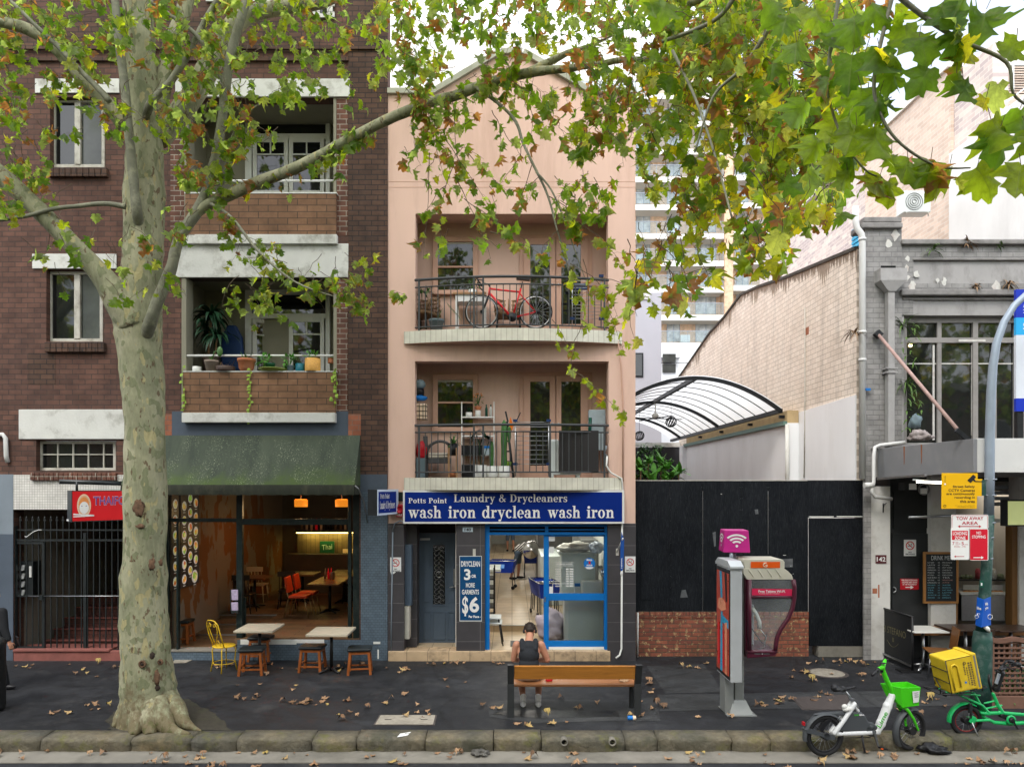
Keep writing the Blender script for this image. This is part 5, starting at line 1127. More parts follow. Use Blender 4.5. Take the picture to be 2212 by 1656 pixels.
wt=thing('side_table','small white table with a timber top on the upper balcony','table',W(1015,712,14.4));Yt=14.4;tz=Z(U8(300),Yt);MB('table_oak').box(X(E8(475),Yt),X(E8(830),Yt),Yt-.2,Yt+.22,tz-.02,tz+.02).build('tabletop',wt);MB('sign_white').box(X(E8(500),Yt),X(E8(820),Yt),Yt-.17,Yt+.2,tz-.16,tz-.02).build('apron',wt)
for x_ in(512,812):
 for y_ in(-.15,.17):MB('sign_white').bar((X(E8(x_),Yt),Yt+y_,UFZ),(X(E8(x_),Yt),Yt+y_,tz-.02),.045).build('leg',wt)
pot(E8(630),E8(722),U8(240),U8(297),14.3,'pot_white','white pot on the small table of the upper balcony',('plant_green',lambda mb,c:bush(mb,c+Vector((.02,0,.1)),(.14,.1,.12),40,.09,.04)),'cyl')
pot(E8(205),E8(372),U8(562),U8(672),14.1,'slate','grey tub with an arching palm frond on the upper balcony',('plant_green',lambda mb,c:(tuft(mb,c,5,.5,.02,(20,75),1.2,.03,6),[blade(mb,c+Vector((.2+.018*k,-.02,.38-.02*k)),(.5,-.2,-.9+.1*(k%3)),Vector((0,0,1)),.16,.022,.3)for k in range(14)],tuft(mb,c+Vector((-.25,.1,.62)),26,.3,.03,(-20,60),.9,.08))))
def rack(x0,x1,ztop,z0,Y,label,bars,blue=True):
 t_=thing('drying_rack',label,'clothes rack',((x0+x1)/2,Y,z0),'clothes drying racks')
 mb=MB('steel');[mb.rod((x,Y,z0),(x,Y,ztop),.012)for x in(x0,x1)];mb.build('frame',t_)
 mb=MB('steel');n_=bars;[mb.rod((x0,Y-.01,z0+.25+(ztop-z0-.28)*k/n_),(x1,Y-.01,z0+.25+(ztop-z0-.28)*k/n_),.005,6)for k in range(n_+1)];mb.build('rail',t_)
 mb=MB('navy');[mb.box(x-.045,x+.045,Y-.03,Y+.03,z-.025,z+.025)for x in(x0,x1)for z in(ztop,z0+.25)];mb.build('corner_joint',t_)
rack(X(E8(1755),14.1),X(E8(2068),14.1),Z(U8(90),14.1),UFZ+.05,14.1,'folded silver drying rack at the right of the upper balcony',12);MB('navy').px(E8(1770),E8(1920),U8(165),U8(235),14.16,.04).build('ironing_board',label='dark folded board behind the silver drying rack',cat='board')
# ---------------------------------------------------------------- lower balcony
V1=lambda y:782.5+y/5.0
LB=LFZ
def L8(x,y,Y):return W(E8(x),V1(y),Y)
sh=thing('shelf_unit','white metal shelf unit with pots and bottles on the lower balcony','shelf',L8(735,1245,14.55));Ys=14.5
mb=MB('sign_white');[mb.bar((X(E8(x),Y_),Y_,LB),(X(E8(x),Y_),Y_,Z(V1(425),Ys)),.022)for x in(562,910)for Y_ in(Ys,Ys+.2)];mb.build('post',sh)
for y in(590,795,1000):MB('sign_white').box(X(E8(555),Ys),X(E8(915),Ys),Ys-.01,Ys+.21,Z(V1(y),Ys)-.012,Z(V1(y),Ys)+.012).build('shelf',sh)
pot(E8(605),E8(675),V1(540),V1(585),14.55,'pot_white','white pot with a dark plant at the left of the top shelf',('plant_dark',lambda mb,c:tuft(mb,c,14,.14,.04)),'cyl');pot(E8(708),E8(768),V1(518),V1(585),14.55,'pot_white','white pot carrying a small terracotta pot of yellow flowers',('terracotta',lambda mb,c:(mb.lathe([(.04,0),(.08,.1),(.06,.1)],c,14),mb.mat('plant_green'),bush(mb,c+Vector((0,0,.24)),(.1,.08,.1),40,.07,.03),mb.mat('ink_orange'),[mb.ball(c+Vector((rng.uniform(-.09,.09),rng.uniform(-.09,.02),rng.uniform(.28,.36))),.014,6,4)for _ in range(14)])),'cyl')
for x,mt,lab in((828,'pot_green','green glass bottle'),(876,'sign_white','white bottle with a green cap')):MB(mt).lathe([(0,0),(.028,0),(.028,.15),(.012,.2),(.012,.22),(0,.22)],L8(x,582,14.55),12).mat('pot_green').lathe([(.013,.2),(.015,.24),(0,.24)],L8(x,582,14.55),10).build('bottle',label=lab+' on the top shelf of the lower balcony',cat='bottle')
M('box_clear',(0.35,0.42,0.46),.3,.15);cbx=thing('storage_box','clear plastic box with a blue lid on the shelf unit','box',L8(842,1000,14.5));MB('box_clear').px(E8(800),E8(882),V1(925),V1(997),14.48,.15).build('tub',cbx);MB('sticker_blue').px(E8(798),E8(884),V1(900),V1(924),14.47,.17).build('lid',cbx)
MB('black_part').px(E8(558),E8(785),V1(893),V1(998),14.46,.2).build('storage_box',label='black box on the lowest white shelf',cat='box')
for k,(x0,x1,y0)in enumerate(((706,832,1108),(832,955,1118),(958,1080,1118))):
 f=[('plant_dark',lambda mb,c:(mb.tube([c,c+Vector((-.03,0,.4)),c+Vector((.02,0,.55))],.01,6),mb.tube([c,c+Vector((.16,0,.5))],.008,6),[blade(mb,c+Vector((rng.uniform(-.22,.28),rng.uniform(-.1,.1),rng.uniform(.5,.72))),(rng.uniform(-1,1),rng.uniform(-.6,.2),rng.uniform(-.8,.4)),Vector((0,0,1)),.2,.1,.5)for _ in range(17)])),
 ('cactus',lambda mb,c:mb.lathe([(.03,0),(.045,.1),(.048,.4),(.035,.5),(0,.53)],c+Vector((-.02,0,0)),7,smooth=False)),
 ('cactus',lambda mb,c:(mb.lathe([(.045,0),(.06,.1),(.055,.35),(.065,.5),(.06,.75),(.045,.88),(0,.95)],c,8,smooth=False),mb.lathe([(.025,0),(.035,.1),(.035,.28),(0,.32)],c+Vector((.1,-.02,.5)),7,smooth=False)))][k]
 pot(E8(x0),E8(x1),V1(y0),V1(1240),13.95,'pot_white',('white pot with a rubber plant on the lower balcony','ribbed white pot with a slim cactus, between its two neighbours','white pot with a tall thick cactus on the lower balcony')[k],f,'cyl')
ps_=thing('plant_stand','light timber plant stand with a spiky aloe in a black pot','plant',L8(468,1245,13.95));[MB('table_oak').bar(L8(x,1245,Y_),L8(x,920,Y_),.035).build('leg',ps_)for x in(422,508)for Y_ in(13.9,14.12)];MB('table_oak').bar(L8(422,1000,14.0),L8(508,1000,14.0),.03).build('cross_bar',ps_);MB('black_part').lathe([(0,0),(.09,0),(.11,.22),(0,.2)],L8(466,1000,14.0),18).build('pot',ps_);mb=MB('plant_green');tuft(mb,L8(476,880,14.0),26,.26,.045,(0,85),.9,.02,5);mb.build('foliage',ps_);MB('terracotta').lathe([(0,0),(.07,0),(.085,.14),(0,.14)],L8(466,1245,14.0),16).build('terracotta_pot',ps_)
M('cushion',(0.55,0.5,0.42),.9,.08);M('chair_grey',(0.07,0.07,0.072),.6,.15)
gc=thing('outdoor_chair','grey outdoor armchair with cream cushions on the lower balcony','chair',L8(300,1245,14.3));mb=MB('chair_grey');mb.px(E8(190),E8(430),V1(1030),V1(1085),14.15,.4).px(E8(165),E8(196),V1(890),V1(1245),14.15,.08).px(E8(145),E8(190),V1(795),V1(890),14.2,.08);mb.torus(L8(330,1000,14.45),.28,.03,'y',20,6,0,math.pi);mb.build('frame',gc)
for k in range(2):MB('cushion').px(E8(200),E8(412),V1(975+28*k),V1(1002+28*k),14.14,.36).build('cushion',gc,bevel=.02)
M('bag_red',(0.5,0.01,0.02),.5,.15);lump(L8(130,960,14.1),(.1,.08,.17),'bag_red','red_bag','red bag on the grey tub at the left of the lower balcony','bag',4,18,12);MB('slate').px(E8(66),E8(165),V1(1032),V1(1243),14.02,.25).build('storage_tub',label='grey storage tub under the red bag',cat='tub',bevel=.01)
hb=MB('ink_cream');hb.px(E8(70),E8(180),V1(442),V1(625),14.2,.14);hg=hb.build('check_bag',label='cream bag with a black check hanging at the left of the lower balcony',cat='bag',bevel=.03)
mb=MB('black_part');[mb.px(E8(66),E8(184),V1(y),V1(y+6),14.19,.16)for y in(470,520,570,608)];[mb.px(E8(x),E8(x+7),V1(444),V1(622),14.188,.003)for x in(100,140,165)];mb.build('check_pattern',hg)
lump(L8(108,390,14.25),(.13,.1,.06),'sticker_blue','folded_clothes','blue and white folded clothes above the check bag','clothes',6,16,10);lump(L8(105,240,14.25),(.12,.1,.1),'slate','sun_hat','pale grey hat hanging at the left of the lower balcony','hat',9,18,10,.03);lump(L8(100,320,14.3),(.1,.1,.12),'black_part','dark_clothes','dark clothes bundle between the hat and the blue clothes','clothes',7,16,10)
rack(X(E8(1140),13.98),X(E8(1500),13.98),Z(V1(628),13.98),LB+.02,13.98,'folding drying rack with blue corners on the lower balcony',9)
tr=thing('folded_ladder','dark folded ladder frame leaning behind the tall cactus','ladder',L8(1060,1245,14.3));mb=MB('dark_metal');mb.bar(L8(985,1245,14.3),L8(1045,640,14.4),.05).bar(L8(1120,1245,14.3),L8(1050,640,14.4),.05).bar(L8(1035,530,14.42),L8(1060,640,14.4),.035).bar(L8(1195,540,14.42),L8(1150,640,14.4),.02);[mb.bar(L8(1000+8*k,1180-110*k,14.3),L8(1110-8*k,1180-110*k,14.3),.03)for k in range(4)];mb.build('stile',tr)
M('orange_cloth',(0.7,0.16,0.01),.7,.15);MB('orange_cloth').prism([(-.03,0),(.03,.03),(.05,.13),(-.01,.3),(-.03,.2)],L8(1092,745,14.2),UX,UZ,(0,.04,0)).build('orange_umbrella',label='furled orange cloth above the tall cactus',cat='umbrella',bevel=.01)
hu=thing('heater_unit','white portable heater on feet behind the lower balcony railing','heater',L8(1660,1245,14.0));MB('machine_white').px(E8(1522),E8(1612),V1(830),V1(1185),13.9,.25).build('casing',hu,bevel=.03);MB('machine_white').px(E8(1530),E8(1850),V1(1185),V1(1212),13.85,.3).px(E8(1530),E8(1556),V1(1212),V1(1243),13.85,.3).px(E8(1800),E8(1838),V1(1212),V1(1243),13.85,.3).build('foot',hu,bevel=.01)
M('panel_black',(0.022,0.02,0.02),.55,.15,4);MB('panel_black').px(E8(1612),E8(2040),V1(735),V1(1180),13.78,.03).build('screen_panel',label='black rectangular panel fixed to the lower railing',cat='panel')
MB('box_clear').px(E8(1935),E8(2115),V1(510),V1(950),14.4,.2).build('storage_cabinet',label='pale grey green cabinet behind the black panel',cat='cabinet',bevel=.01);MB('black_part').px(E8(560),E8(700),V1(1100),V1(1243),14.1,.3).build('storage_tub',label='black tub on the floor between the plant stand and the pots',cat='tub',bevel=.015)
MB('pot_green').tube([L8(1945,760,14.2),L8(1950,600,14.25)],.035,8).build('broom_handle',label='green roll standing above the black panel',cat='roll')
MB('box_clear').tube([L8(2125,900,14.0),L8(2100,980,14.0),L8(2130,1010,14.0),L8(2110,1080,14.0)],.02,7).build('hose',label='grey hose loops at the right end of the lower balcony',cat='hose')
MB('plant_lime').lathe([(0,0),(.09,0),(.1,.09),(0,.09)],L8(1045,1120,14.3),16).build('green_tub',label='bright green tub behind the tall cactus',cat='tub')
# ---------------------------------------------------------------- vacant lot: black hoarding, low brick wall, door
m,t,b,o=nodes_of('hoarding');g=coords(t,'world')
c=ramp(t,noise(t,g,2.0,6,.7,(1,1,.5)),[(0.3,(0.004,0.005,0.007)),(0.7,(0.013,0.015,0.018))]);c=mix(t,ramp(t,noise(t,g,26,5,.8,(6,1,.35)),[(0.5,0.0),(0.75,0.6)]),c,(0.07,0.075,0.08))
t.links.new(c,b.inputs['Base Color']);b.inputs['Roughness'].default_value=.62;b.inputs['Specular IOR Level'].default_value=.06;bump(t,b,noise(t,g,30,4,.6,(5,1,.5)),.2,.005)
brick('brick_low',(0.3,0.095,0.055),(0.2,0.065,0.045),(0.1,0.07,0.05),.24,.082,.009,dirt=(0.045,0.05,0.025),damt=.8,dscale=1.3,worn=.8)
HY=14.25
hf=thing('hoarding','tall black plywood hoarding across the vacant lot beside the pink house','hoarding',W(1560,1320,HY))
for k,(a,b2,dy)in enumerate(((1366,1446,0),(1446,1517,.006),(1517,1600,0),(1600,1658,.006),(1658,1745,0))):MB('hoarding').px(a+.25,b2-.25,1038,1321,HY+dy,.03).build('panel',hf)
MB('hoarding').px(1745,1883,1037,1117,HY+.004,.03).build('panel',hf);MB('hoarding').px(1384,1412,1208,1294,HY-.012,.012).build('hatch',hf);MB('old_paint').px(1366,1883,1036.4,1038,HY+.04,.03).build('top_edge',hf)
MB('steel').px(1658,1659,1060,1196,HY-.004,.004).px(1517,1517.8,1060,1320,HY-.004,.004).build('joint_strip',hf)
mb=MB('steel');[mb.px(x,x+.5,y,y+.5,HY-.003,.003)for x in(1448,1515,1519,1598,1602,1656,1660)for y in range(1052,1310,24)];mb.build('fixing',hf,kind='stuff')
M('dust_grey',(0.1,0.105,0.11),.9,.4,9);mb=MB('dust_grey');[mb.prism([(X(x,HY)+rng.uniform(-.02,.02)+a*w_,Z(y,HY)+b_*h_)for a,b_ in((0,0),(1,.05),(.95,1),(.03,.94))],(0,HY-.002,0),UX,UZ,(0,.001,0))for x,y,w_,h_ in((1686,1225,.26,.18),(1470,1290,.12,.16),(1630,1110,.08,.1),(1540,1180,.06,.3))];mb.mat('sign_white');[mb.px(x,x+w_,y,y+h_,HY-.004,.001)for x,y,w_,h_ in((1691,1198,6,.8),(1707,1221,1.2,1.2),(1712,1238,1,1.4),(1556,1066,3,.7))];mb.each('weather_mark',hf)
bd=thing('timber_door','black plywood door in the hoarding with white strips along its top','door',W(1813,1402,HY));MB('hoarding').px(1748,1882,1119,1394,HY-.05,.05).build('leaf',bd);MB('white_paint').px(1748,1800,1114.5,1116.8,HY-.06,.03).px(1808,1871,1114,1116.2,HY-.06,.03).build('head_strip',bd);MB('steel').lathe([(0,0),(.022,.01),(.022,-.02)],W(1868,1279,HY-.07),14,Matrix.Rotation(R(90),4,'X')).px(1866.5,1869.5,1286,1291,HY-.06,.012).build('lock',bd)
MB('concrete').px(1767,1882,1396,1418,HY-.08,.3).build('doorstep',label='concrete step under the black hoarding door',cat='step')
lw=MB('brick_low');lw.px(1366,1746,1324,1420,HY-.02,.25);lwo=lw.build('low_brick_wall',label='mossy low red brick wall under the black hoarding',cat='wall')
mb=MB('brick_low')
for k in range(30):xa=1378+12.3*k;mb.px(xa+.4,xa+11.6,1320.5,1333,HY-.035+rng.uniform(-.004,.004),.28)
mb.build('coping',lwo)
# ---------------------------------------------------------------- brick side wall, lean-to, arched canopy
brick('brick_pink',(0.86,0.77,0.67),(0.78,0.68,0.58),(0.52,0.44,0.36),.26,.115,.008,'y',dirt=(0.27,0.19,0.13),damt=.25,dscale=.6,streak=.22,bmp=.4,mot=(.9,1.06))
brick('brick_mottle',(0.78,0.66,0.58),(0.5,0.41,0.4),(0.74,0.68,0.62),.3,.11,.009,'y',dirt=(0.2,0.17,0.2),damt=.35,dscale=3,bmp=.2,mot=(.88,1.08));brick('brick_blond',(0.74,0.59,0.48),(0.6,0.46,0.37),(0.7,0.63,0.56),.3,.1,.008,'y',damt=.1,bmp=.2,mot=(.9,1.07))
M('grime',(0.07,0.06,0.05),.95,.4,6,.5,mode='world');M('grey_render',(0.85,0.86,0.87),.85,.05,1.5,.15,mode='world',dirt=(0.72,0.72,0.71),dscale=1,stretch=(1,1,.3))
SX=6.93
sw=thing('side_wall','long painted brick side wall of the neighbour running back from the street','wall',(SX,20,0))
pf=[(14.3,8.16),(17.9,8.63),(20.05,8.97),(21.5,9.14),(23.2,8.86),(24.95,8.7),(29.5,7.84)]
MB('brick_pink').prism([(14.3,0)]+pf+[(29.5,0)],(SX,0,0),(0,1,0),UZ,(.3,0,0)).build('brickwork',sw)
mb=MB('grime')
for a,b2 in zip(pf[:-1],pf[1:]):mb.prism([(a[0]+.001,a[1]),(b2[0],b2[1]),(b2[0],b2[1]+.07),(a[0]+.001,a[1]+.07)],(SX-.04,0,0),(0,1,0),UZ,(.36,0,0))
mb.build('coping',sw)
MB('grey_render').prism([(14.3,0),(14.3,5.24),(20,5.1),(20,0)],(SX-.03,0,0),(0,1,0),UZ,(.028,0,0)).build('rendered_base',sw)
M('wall_grime',(0.33,0.26,0.2),.95,.35,7,.3,mode='world');mb=MB('wall_grime')
for k in range(150):
 y=14.35+15*k/150+rng.uniform(-.05,.05);i=max(j for j in range(len(pf))if pf[j][0]<=y);i=min(i,len(pf)-2);zt=pf[i][1]+(pf[i+1][1]-pf[i][1])*(y-pf[i][0])/(pf[i+1][0]-pf[i][0]);L_=.12+.7*max(0,mnoise.noise(Vector((y*1.3,0,3))))+rng.uniform(0,.14);w2=rng.uniform(.04,.1)
 mb.prism([(-w2,0),(w2,0),(w2*.5,-L_*.6),(rng.uniform(-.02,.02),-L_),(-w2*.6,-L_*.5)],(SX-.003-.0004*(k%6),y,zt),(0,1,0),UZ,(.001,0,0))
mb.build('grime_stain',sw)
M('terracotta_vent',(0.35,0.13,0.07),.8,.2,30);MB('terracotta_vent').box(SX-.006,SX,16.6,16.85,6.95,7.12).box(SX-.006,SX,23.5,23.8,6.25,6.5).build('air_brick',sw)
mb=MB('old_paint');mb.tube([(SX-.03,16.75,7.6),(SX-.03,16.75,5.2),(SX-.05,16.75,3.6)],.014,6).build('thin_pipe',sw)
lt=thing('lean_to_wall','pale grey rendered wall with a green gutter under the arched canopy','wall',(6.6,22,0));MB('grey_render').box(6.6,SX-.035,17.1,27,0,4.92).box(6.45,6.6,26.9,27.4,0,4.9).build('render',lt)
M('gutter_green',(0.12,0.2,0.17),.5,.15);M('sandy',(0.5,0.37,0.2),.9,.25,6,.4,mode='world',dirt=(0.2,0.15,0.1),dscale=3);MB('gutter_green').box(6.5,6.6,17.05,27,4.86,4.96).build('gutter',lt);MB('sandy').box(6.62,SX-.04,17.1,27,4.92,5.22).build('mortar_edge',lt);MB('white_paint').rod((6.58,17.0,4.88),(6.58,17.0,3),.05,10).build('downpipe',lt)
cp=thing('arched_canopy','arched translucent courtyard canopy with dark metal ribs','canopy',(4.43,22,5.2));M('canopy_sheet',(0.78,0.82,0.85),.4,.03,1)
t=MAT['canopy_sheet'].node_tree;bs=next(n for n in t.nodes if n.type=='BSDF_PRINCIPLED');bs.inputs['Transmission Weight'].default_value=.0
tl=nd(t,'ShaderNodeBsdfTranslucent');tl.inputs['Color'].default_value=(.86,.9,.93,1);ms=nd(t,'ShaderNodeMixShader');ms.inputs[0].default_value=.72;ou=next(n for n in t.nodes if n.type=='OUTPUT_MATERIAL');lk(t,bs,'BSDF',ms,1);lk(t,tl,0,ms,2);lk(t,ms,0,ou,'Surface')
def ap_(u_,y):a=(u_-.5)*2;return Vector((4.43+2.07*a,y,5.22+.79*(1-a*a)))
vs=[ap_(k/24,y)for y in(17.1,29)for k in range(25)];MB('canopy_sheet').add([v+Vector((0,0,.05))for v in vs],[(k,k+1,k+26,k+25)for k in range(24)],True).build('sheet',cp)
for y in(17.2,22.3,27.4):MB('dark_metal').tube([ap_(k/24,y)for k in range(25)],.06,4).build('arch',cp)
mb=MB('dark_metal');[mb.tube([ap_(k/24,17.2+.85*j)+Vector((0,0,.02))for k in range(25)],.014,4)for j in range(1,12)if j not in(6,)];mb.build('purlin',cp)
mb=MB('dark_metal');mb.bar(ap_(.5,17.2),ap_(.5,29),.1).bar(ap_(1,17.2),ap_(1,29),.1).bar(ap_(0,17.2),ap_(0,29),.1);[mb.box(6.5,6.75,y-.04,y+.04,5.05,5.12)for y in(17.3,19.6,22.3,24.8)];mb.build('beam',cp)
for(x,y,Y_)in((1449,911,21),(1380.5,941,23.5)):
 g_=thing('pendant_globe',f'dark woven pendant globe hanging under the canopy, {"larger one near the fan" if x > 1400 else "beside the pink wall"}','lamp',W(x,y,Y_));c=W(x,y,Y_);mb=MB('dark_metal');[mb.torus(c,.16,.012,'y',20,5,mtx=Matrix.Rotation(R(30*k),3,'Z')@Matrix.Rotation(R(25),3,'X'))for k in range(6)];mb.build('shade',g_);MB('dark_metal').rod(c+Vector((0,0,.15)),(c.x,c.y,5.95),.006).build('cord',g_)
fn=thing('ceiling_fan','dark ceiling fan under the arched canopy','fan',W(1415,902,22.2));c=W(1415,900,22.2);MB('old_paint').ball(c+Vector((0,0,.02)),.11,12,8).rod(c,(c.x,c.y,5.95),.02).build('motor',fn)
for k in range(4):a=R(20+90*k);MB('dark_metal').obox(c+Vector((.5*math.cos(a),.5*math.sin(a),-.05)),(.9,.11,.015),(0,0,a)).build('blade',fn)
# frangipani style shrub and the dark rear building
sb=thing('courtyard_shrub','bright green broad leaved shrub rising behind the hoarding','plant',W(1415,1040,18.6));mb=MB('plant_bright');mb2=MB('dry_plant')
for(x,y)in((1384,1010),(1400,1000),(1415,1022),(1438,1012),(1452,1030),(1392,1030),(1428,1000),(1410,1040),(1466,1022),(1376,1030),(1440,1040)):
 c=W(x,y,18.6+rng.uniform(-.5,.5));mb2.tube([(c.x*.98,c.y,2.4),c],.02,5);tuft(mb,c,15,.42,.13,(0,75),.6,.05,4)
mb.build('foliage',sb);mb2.build('stem',sb)
M('dark_render',(0.035,0.036,0.04),.8,.2,2,mode='world');rbd=thing('courtyard_building','low dark building with a climbing vine at the back of the courtyard','building',(4,29.2,0));MB('dark_render').box(2,6.9,29.2,29.5,0,4.95).build('wall',rbd);MB('white_render').box(2,6.9,29.15,29.3,4.97,5.15).build('fascia',rbd);MB('pane').box(6.0,6.4,29.17,29.19,2.5,3.9).build('door',rbd)
vb=MB('plant_green');[tuft(vb,W(1388+rng.uniform(-14,40),985+rng.uniform(-22,22),28.6),7,.3,.08,(-60,60),.8,.1,3)for _ in range(34)];vb.build('climbing_vine',label='sparse vine climbing the dark rear building',cat='vine')
# ---------------------------------------------------------------- far buildings
M('purple_render',(0.42,0.42,0.46),.85,.04,1,mode='world');pb=thing('grey_villa','grey lilac rendered building rising behind the canopy','building',(6,33,0));MB('purple_render').box(3,X(1428,33),33,42,0,Z(632,33)).build('wall',pb);MB('dark_metal').px(1366,1389,762,814,32.95,.06).build('window_frame',pb);MB('pane').px(1366,1386,765,811,32.92,.06).build('window',pb);MB('white_paint').px(1372,1404,632,646,32.94,.3).px(1382,1402,628,640,32.9,.05).build('parapet',pb)
M('weatherboard',(0.82,0.84,0.85),.7,.03,3);wh=thing('white_house','small white weatherboard house with a gabled dormer below the tower','house',(9,42,0));mb=MB('weatherboard');mb.px(1420,1640,742,960,42,4).build('wall',wh)
mb=MB('weatherboard');mb.prism([(X(1424,41),Z(772,41)),(X(1470,41),Z(772,41)),(X(1445,41),Z(742,41)),(X(1436,41),Z(742,41))],(0,41,0),UX,UZ,(0,1,0));mb.px(1428,1466,772,830,41.2,.8).build('dormer',wh);MB('pane_soft').px(1431,1459,764,782,40.96,.1).px(1431,1459,786,804,41.1,.1).build('window',wh);MB('dark_metal').px(1428,1500,783,784.2,41.05,.05).build('rail',wh)
M('tower_white',(0.74,0.715,0.66),.7,.03,2,mode='world');brick('tower_brick',(0.8,0.55,0.36),(0.72,0.48,0.31),(0.6,0.48,0.36),.5,.17,.012,'x',damt=.05,bmp=.1);darkpane('tower_glass',(0.46,0.47,0.45),1.5,.08);glass('balustrade_glass',1.5,(0.85,0.9,0.92))
tw=thing('apartment_tower','tall pale balcony apartment tower of orange brick behind the houses','building',(10,70,0));TY=70.0
tb=MB('tower_brick').box(X(1000,TY),X(1690,TY),TY,TY+12,0,Z(150,TY));tb.build('wall',tw)
MB('tower_white').box(X(836,TY),X(1000,TY),TY-1.2,TY+10,0,Z(60,TY)).box(X(1000,TY),X(1380,TY),TY-.8,TY+9,Z(240,TY),Z(90,TY)).build('render_block',tw);MB('tower_glass').px(880,914,154,168,TY-1.25,.06).px(990,1040,154,168,TY-1.3,.06).build('block_window',tw)
ys=[740,680,620,563,504,442,382,322,262,202]
for y in ys:
 mb=MB('tower_white');mb.px(1240,1563,y,y+12,TY-1.7,1.7).px(1584,1700,y-4,y+8,TY-1.5,1.5);mb.each('balcony_slab',tw)
 for a,b2 in((1374,1404),(1440,1468),(1502,1546),(1590,1616),(1654,1686)):
  mb=MB('galv');[mb.px(x,x+1.2,y-50,y-1,TY-.08,.05)for x in(a,(a+b2)/2,b2-1.2)];mb.px(a,b2,y-51,y-50,TY-.08,.05);f_=mb.build('window',tw);MB('tower_glass').px(a,b2,y-50,y-2,TY-.03,.05).build('pane',f_)
 mb=MB('tower_white');[mb.px(a,b2,y-46,y-3,TY+.03,.02)for a,b2 in((1394,1403),(1442,1452),(1526,1544))];mb.each('blind',tw)
 MB('balustrade_glass').px(1242,1562,y-25,y-1,TY-1.68,.03).px(1586,1698,y-27,y-4,TY-1.48,.03).each('balustrade',tw)
 mb=MB('galv');mb.px(1242,1562,y-26,y-25,TY-1.7,.05).px(1586,1698,y-28,y-27,TY-1.5,.05);[mb.px(x,x+.8,y-26,y,TY-1.7,.05)for x in(1385,1417,1443,1485,1520,1561)];[mb.px(x,x+.8,y-28,y-4,TY-1.5,.05)for x in(1587,1622,1660)];mb.build('balustrade_rail',tw)
 if y in(680,740,504):MB('machine_white').px(1470 if y!=504 else 1446,1490 if y!=504 else 1464,y-17,y-1,TY-.9,.5).build('air_conditioner',tw)
MB('tower_brick').px(1564,1583,140,800,TY-1.4,1.5).build('pier',tw)
# blond brick buildings behind the grey shop
BX=10.8;bb_=thing('brick_block','long blond and mottled brick building with a straight roof line behind the grey shop','building',(BX,23,0));MB('brick_mottle').box(BX,BX+5,21.5,31,0,13.62).build('wall',bb_);MB('brick_blond').box(BX-.12,BX+5,17.3,21.5,0,13.6).build('near_wall',bb_)
MB('brick_mottle').box(BX-.05,BX+.3,15.9,17.3,11.4,13.3).build('gable_wall',bb_);MB('tower_white').box(BX-.2,BX+5,17.3,31,13.6,13.75).build('roof_edge',bb_)
M('stained_render',(0.78,0.77,0.75),.85,.06,1.5,.3,mode='world',dirt=(0.6,0.58,0.56),dscale=.8,stretch=(1,1,.4));MB('stained_render').box(BX-.2,BX+.2,14.6,17.25,0,11.45).build('rendered_wall',bb_);MB('terracotta_vent').box(BX-.126,BX-.12,18.95,19.25,11.9,12.2).box(BX-.206,BX-.2,16.95,17.15,8.9,9.15).build('air_brick',bb_)
M('blue_shutter',(0.02,0.3,0.5),.5,.2,4);mb=MB('blue_shutter');[mb.box(BX-.06,BX,21.9,22.5,10.6+.13*k,10.69+.13*k)for k in range(7)];mb.build('shutter',bb_)
lg=thing('louvre_gable','white weatherboard gable with slatted louvres above the stained rendered wall','building',W(2170,330,17));LYY=17.4
MB('weatherboard').prism([(X(x,LYY),Z(y,LYY))for x,y in((2110,480),(2110,132),(2211,40),(2330,-70),(2330,480))],(0,LYY,0),UX,UZ,(0,3,0)).build('wall',lg);mb=MB('weatherboard');[mb.px(2144,2240,142+5.4*k,144.6+5.4*k,LYY-.1,.1)for k in range(12)];mb.px(2138,2144,138,208,LYY-.12,.1).px(2186,2190,140,206,LYY-.12,.06).build('louvre',lg);MB('dark_metal').px(2144,2240,141,206,LYY-.02,.02).build('louvre_recess',lg)
mb=MB('tower_white');a,b2=W(2096,140,LYY-.3),W(2330,-75,LYY-.3);mb.bar(a,b2,.14);mb.build('barge_board',lg);mb=MB('weatherboard');[mb.bar(W(2118,262-0+5*k,LYY-.5),W(2225,182+5*k,LYY-.5),.03)for k in range(0,14,3)];mb.build('stair_rail',lg)
def aircon(x0,x1,y0,y1,Y,label):
 t_=thing('air_conditioner',label,'air conditioner',W((x0+x1)/2,y1,Y),'outdoor air conditioners');MB('machine_white').px(x0,x1,y0,y1,Y,.35).build('casing',t_,bevel=.015);mb=MB('machine_grey');[mb.torus(W(x0+(x1-x0)*.38,(y0+y1)/2,Y-.01),r,.008,'y',22,4)for r in(.05,.1,.15,.2)];mb.build('fan_grille',t_);mb=MB('machine_white');[mb.bar(W(x,y1,Y),W(x,y1+8,Y+.3),.03)for x in(x0+6,x1-6)];mb.build('bracket',t_)
aircon(1952,2010,412,458,17.0,'white air conditioner on the blond brick wall above the grey parapet');aircon(1668,1704,596,622,23.0,'white air conditioner half hidden behind the coping of the painted brick wall')
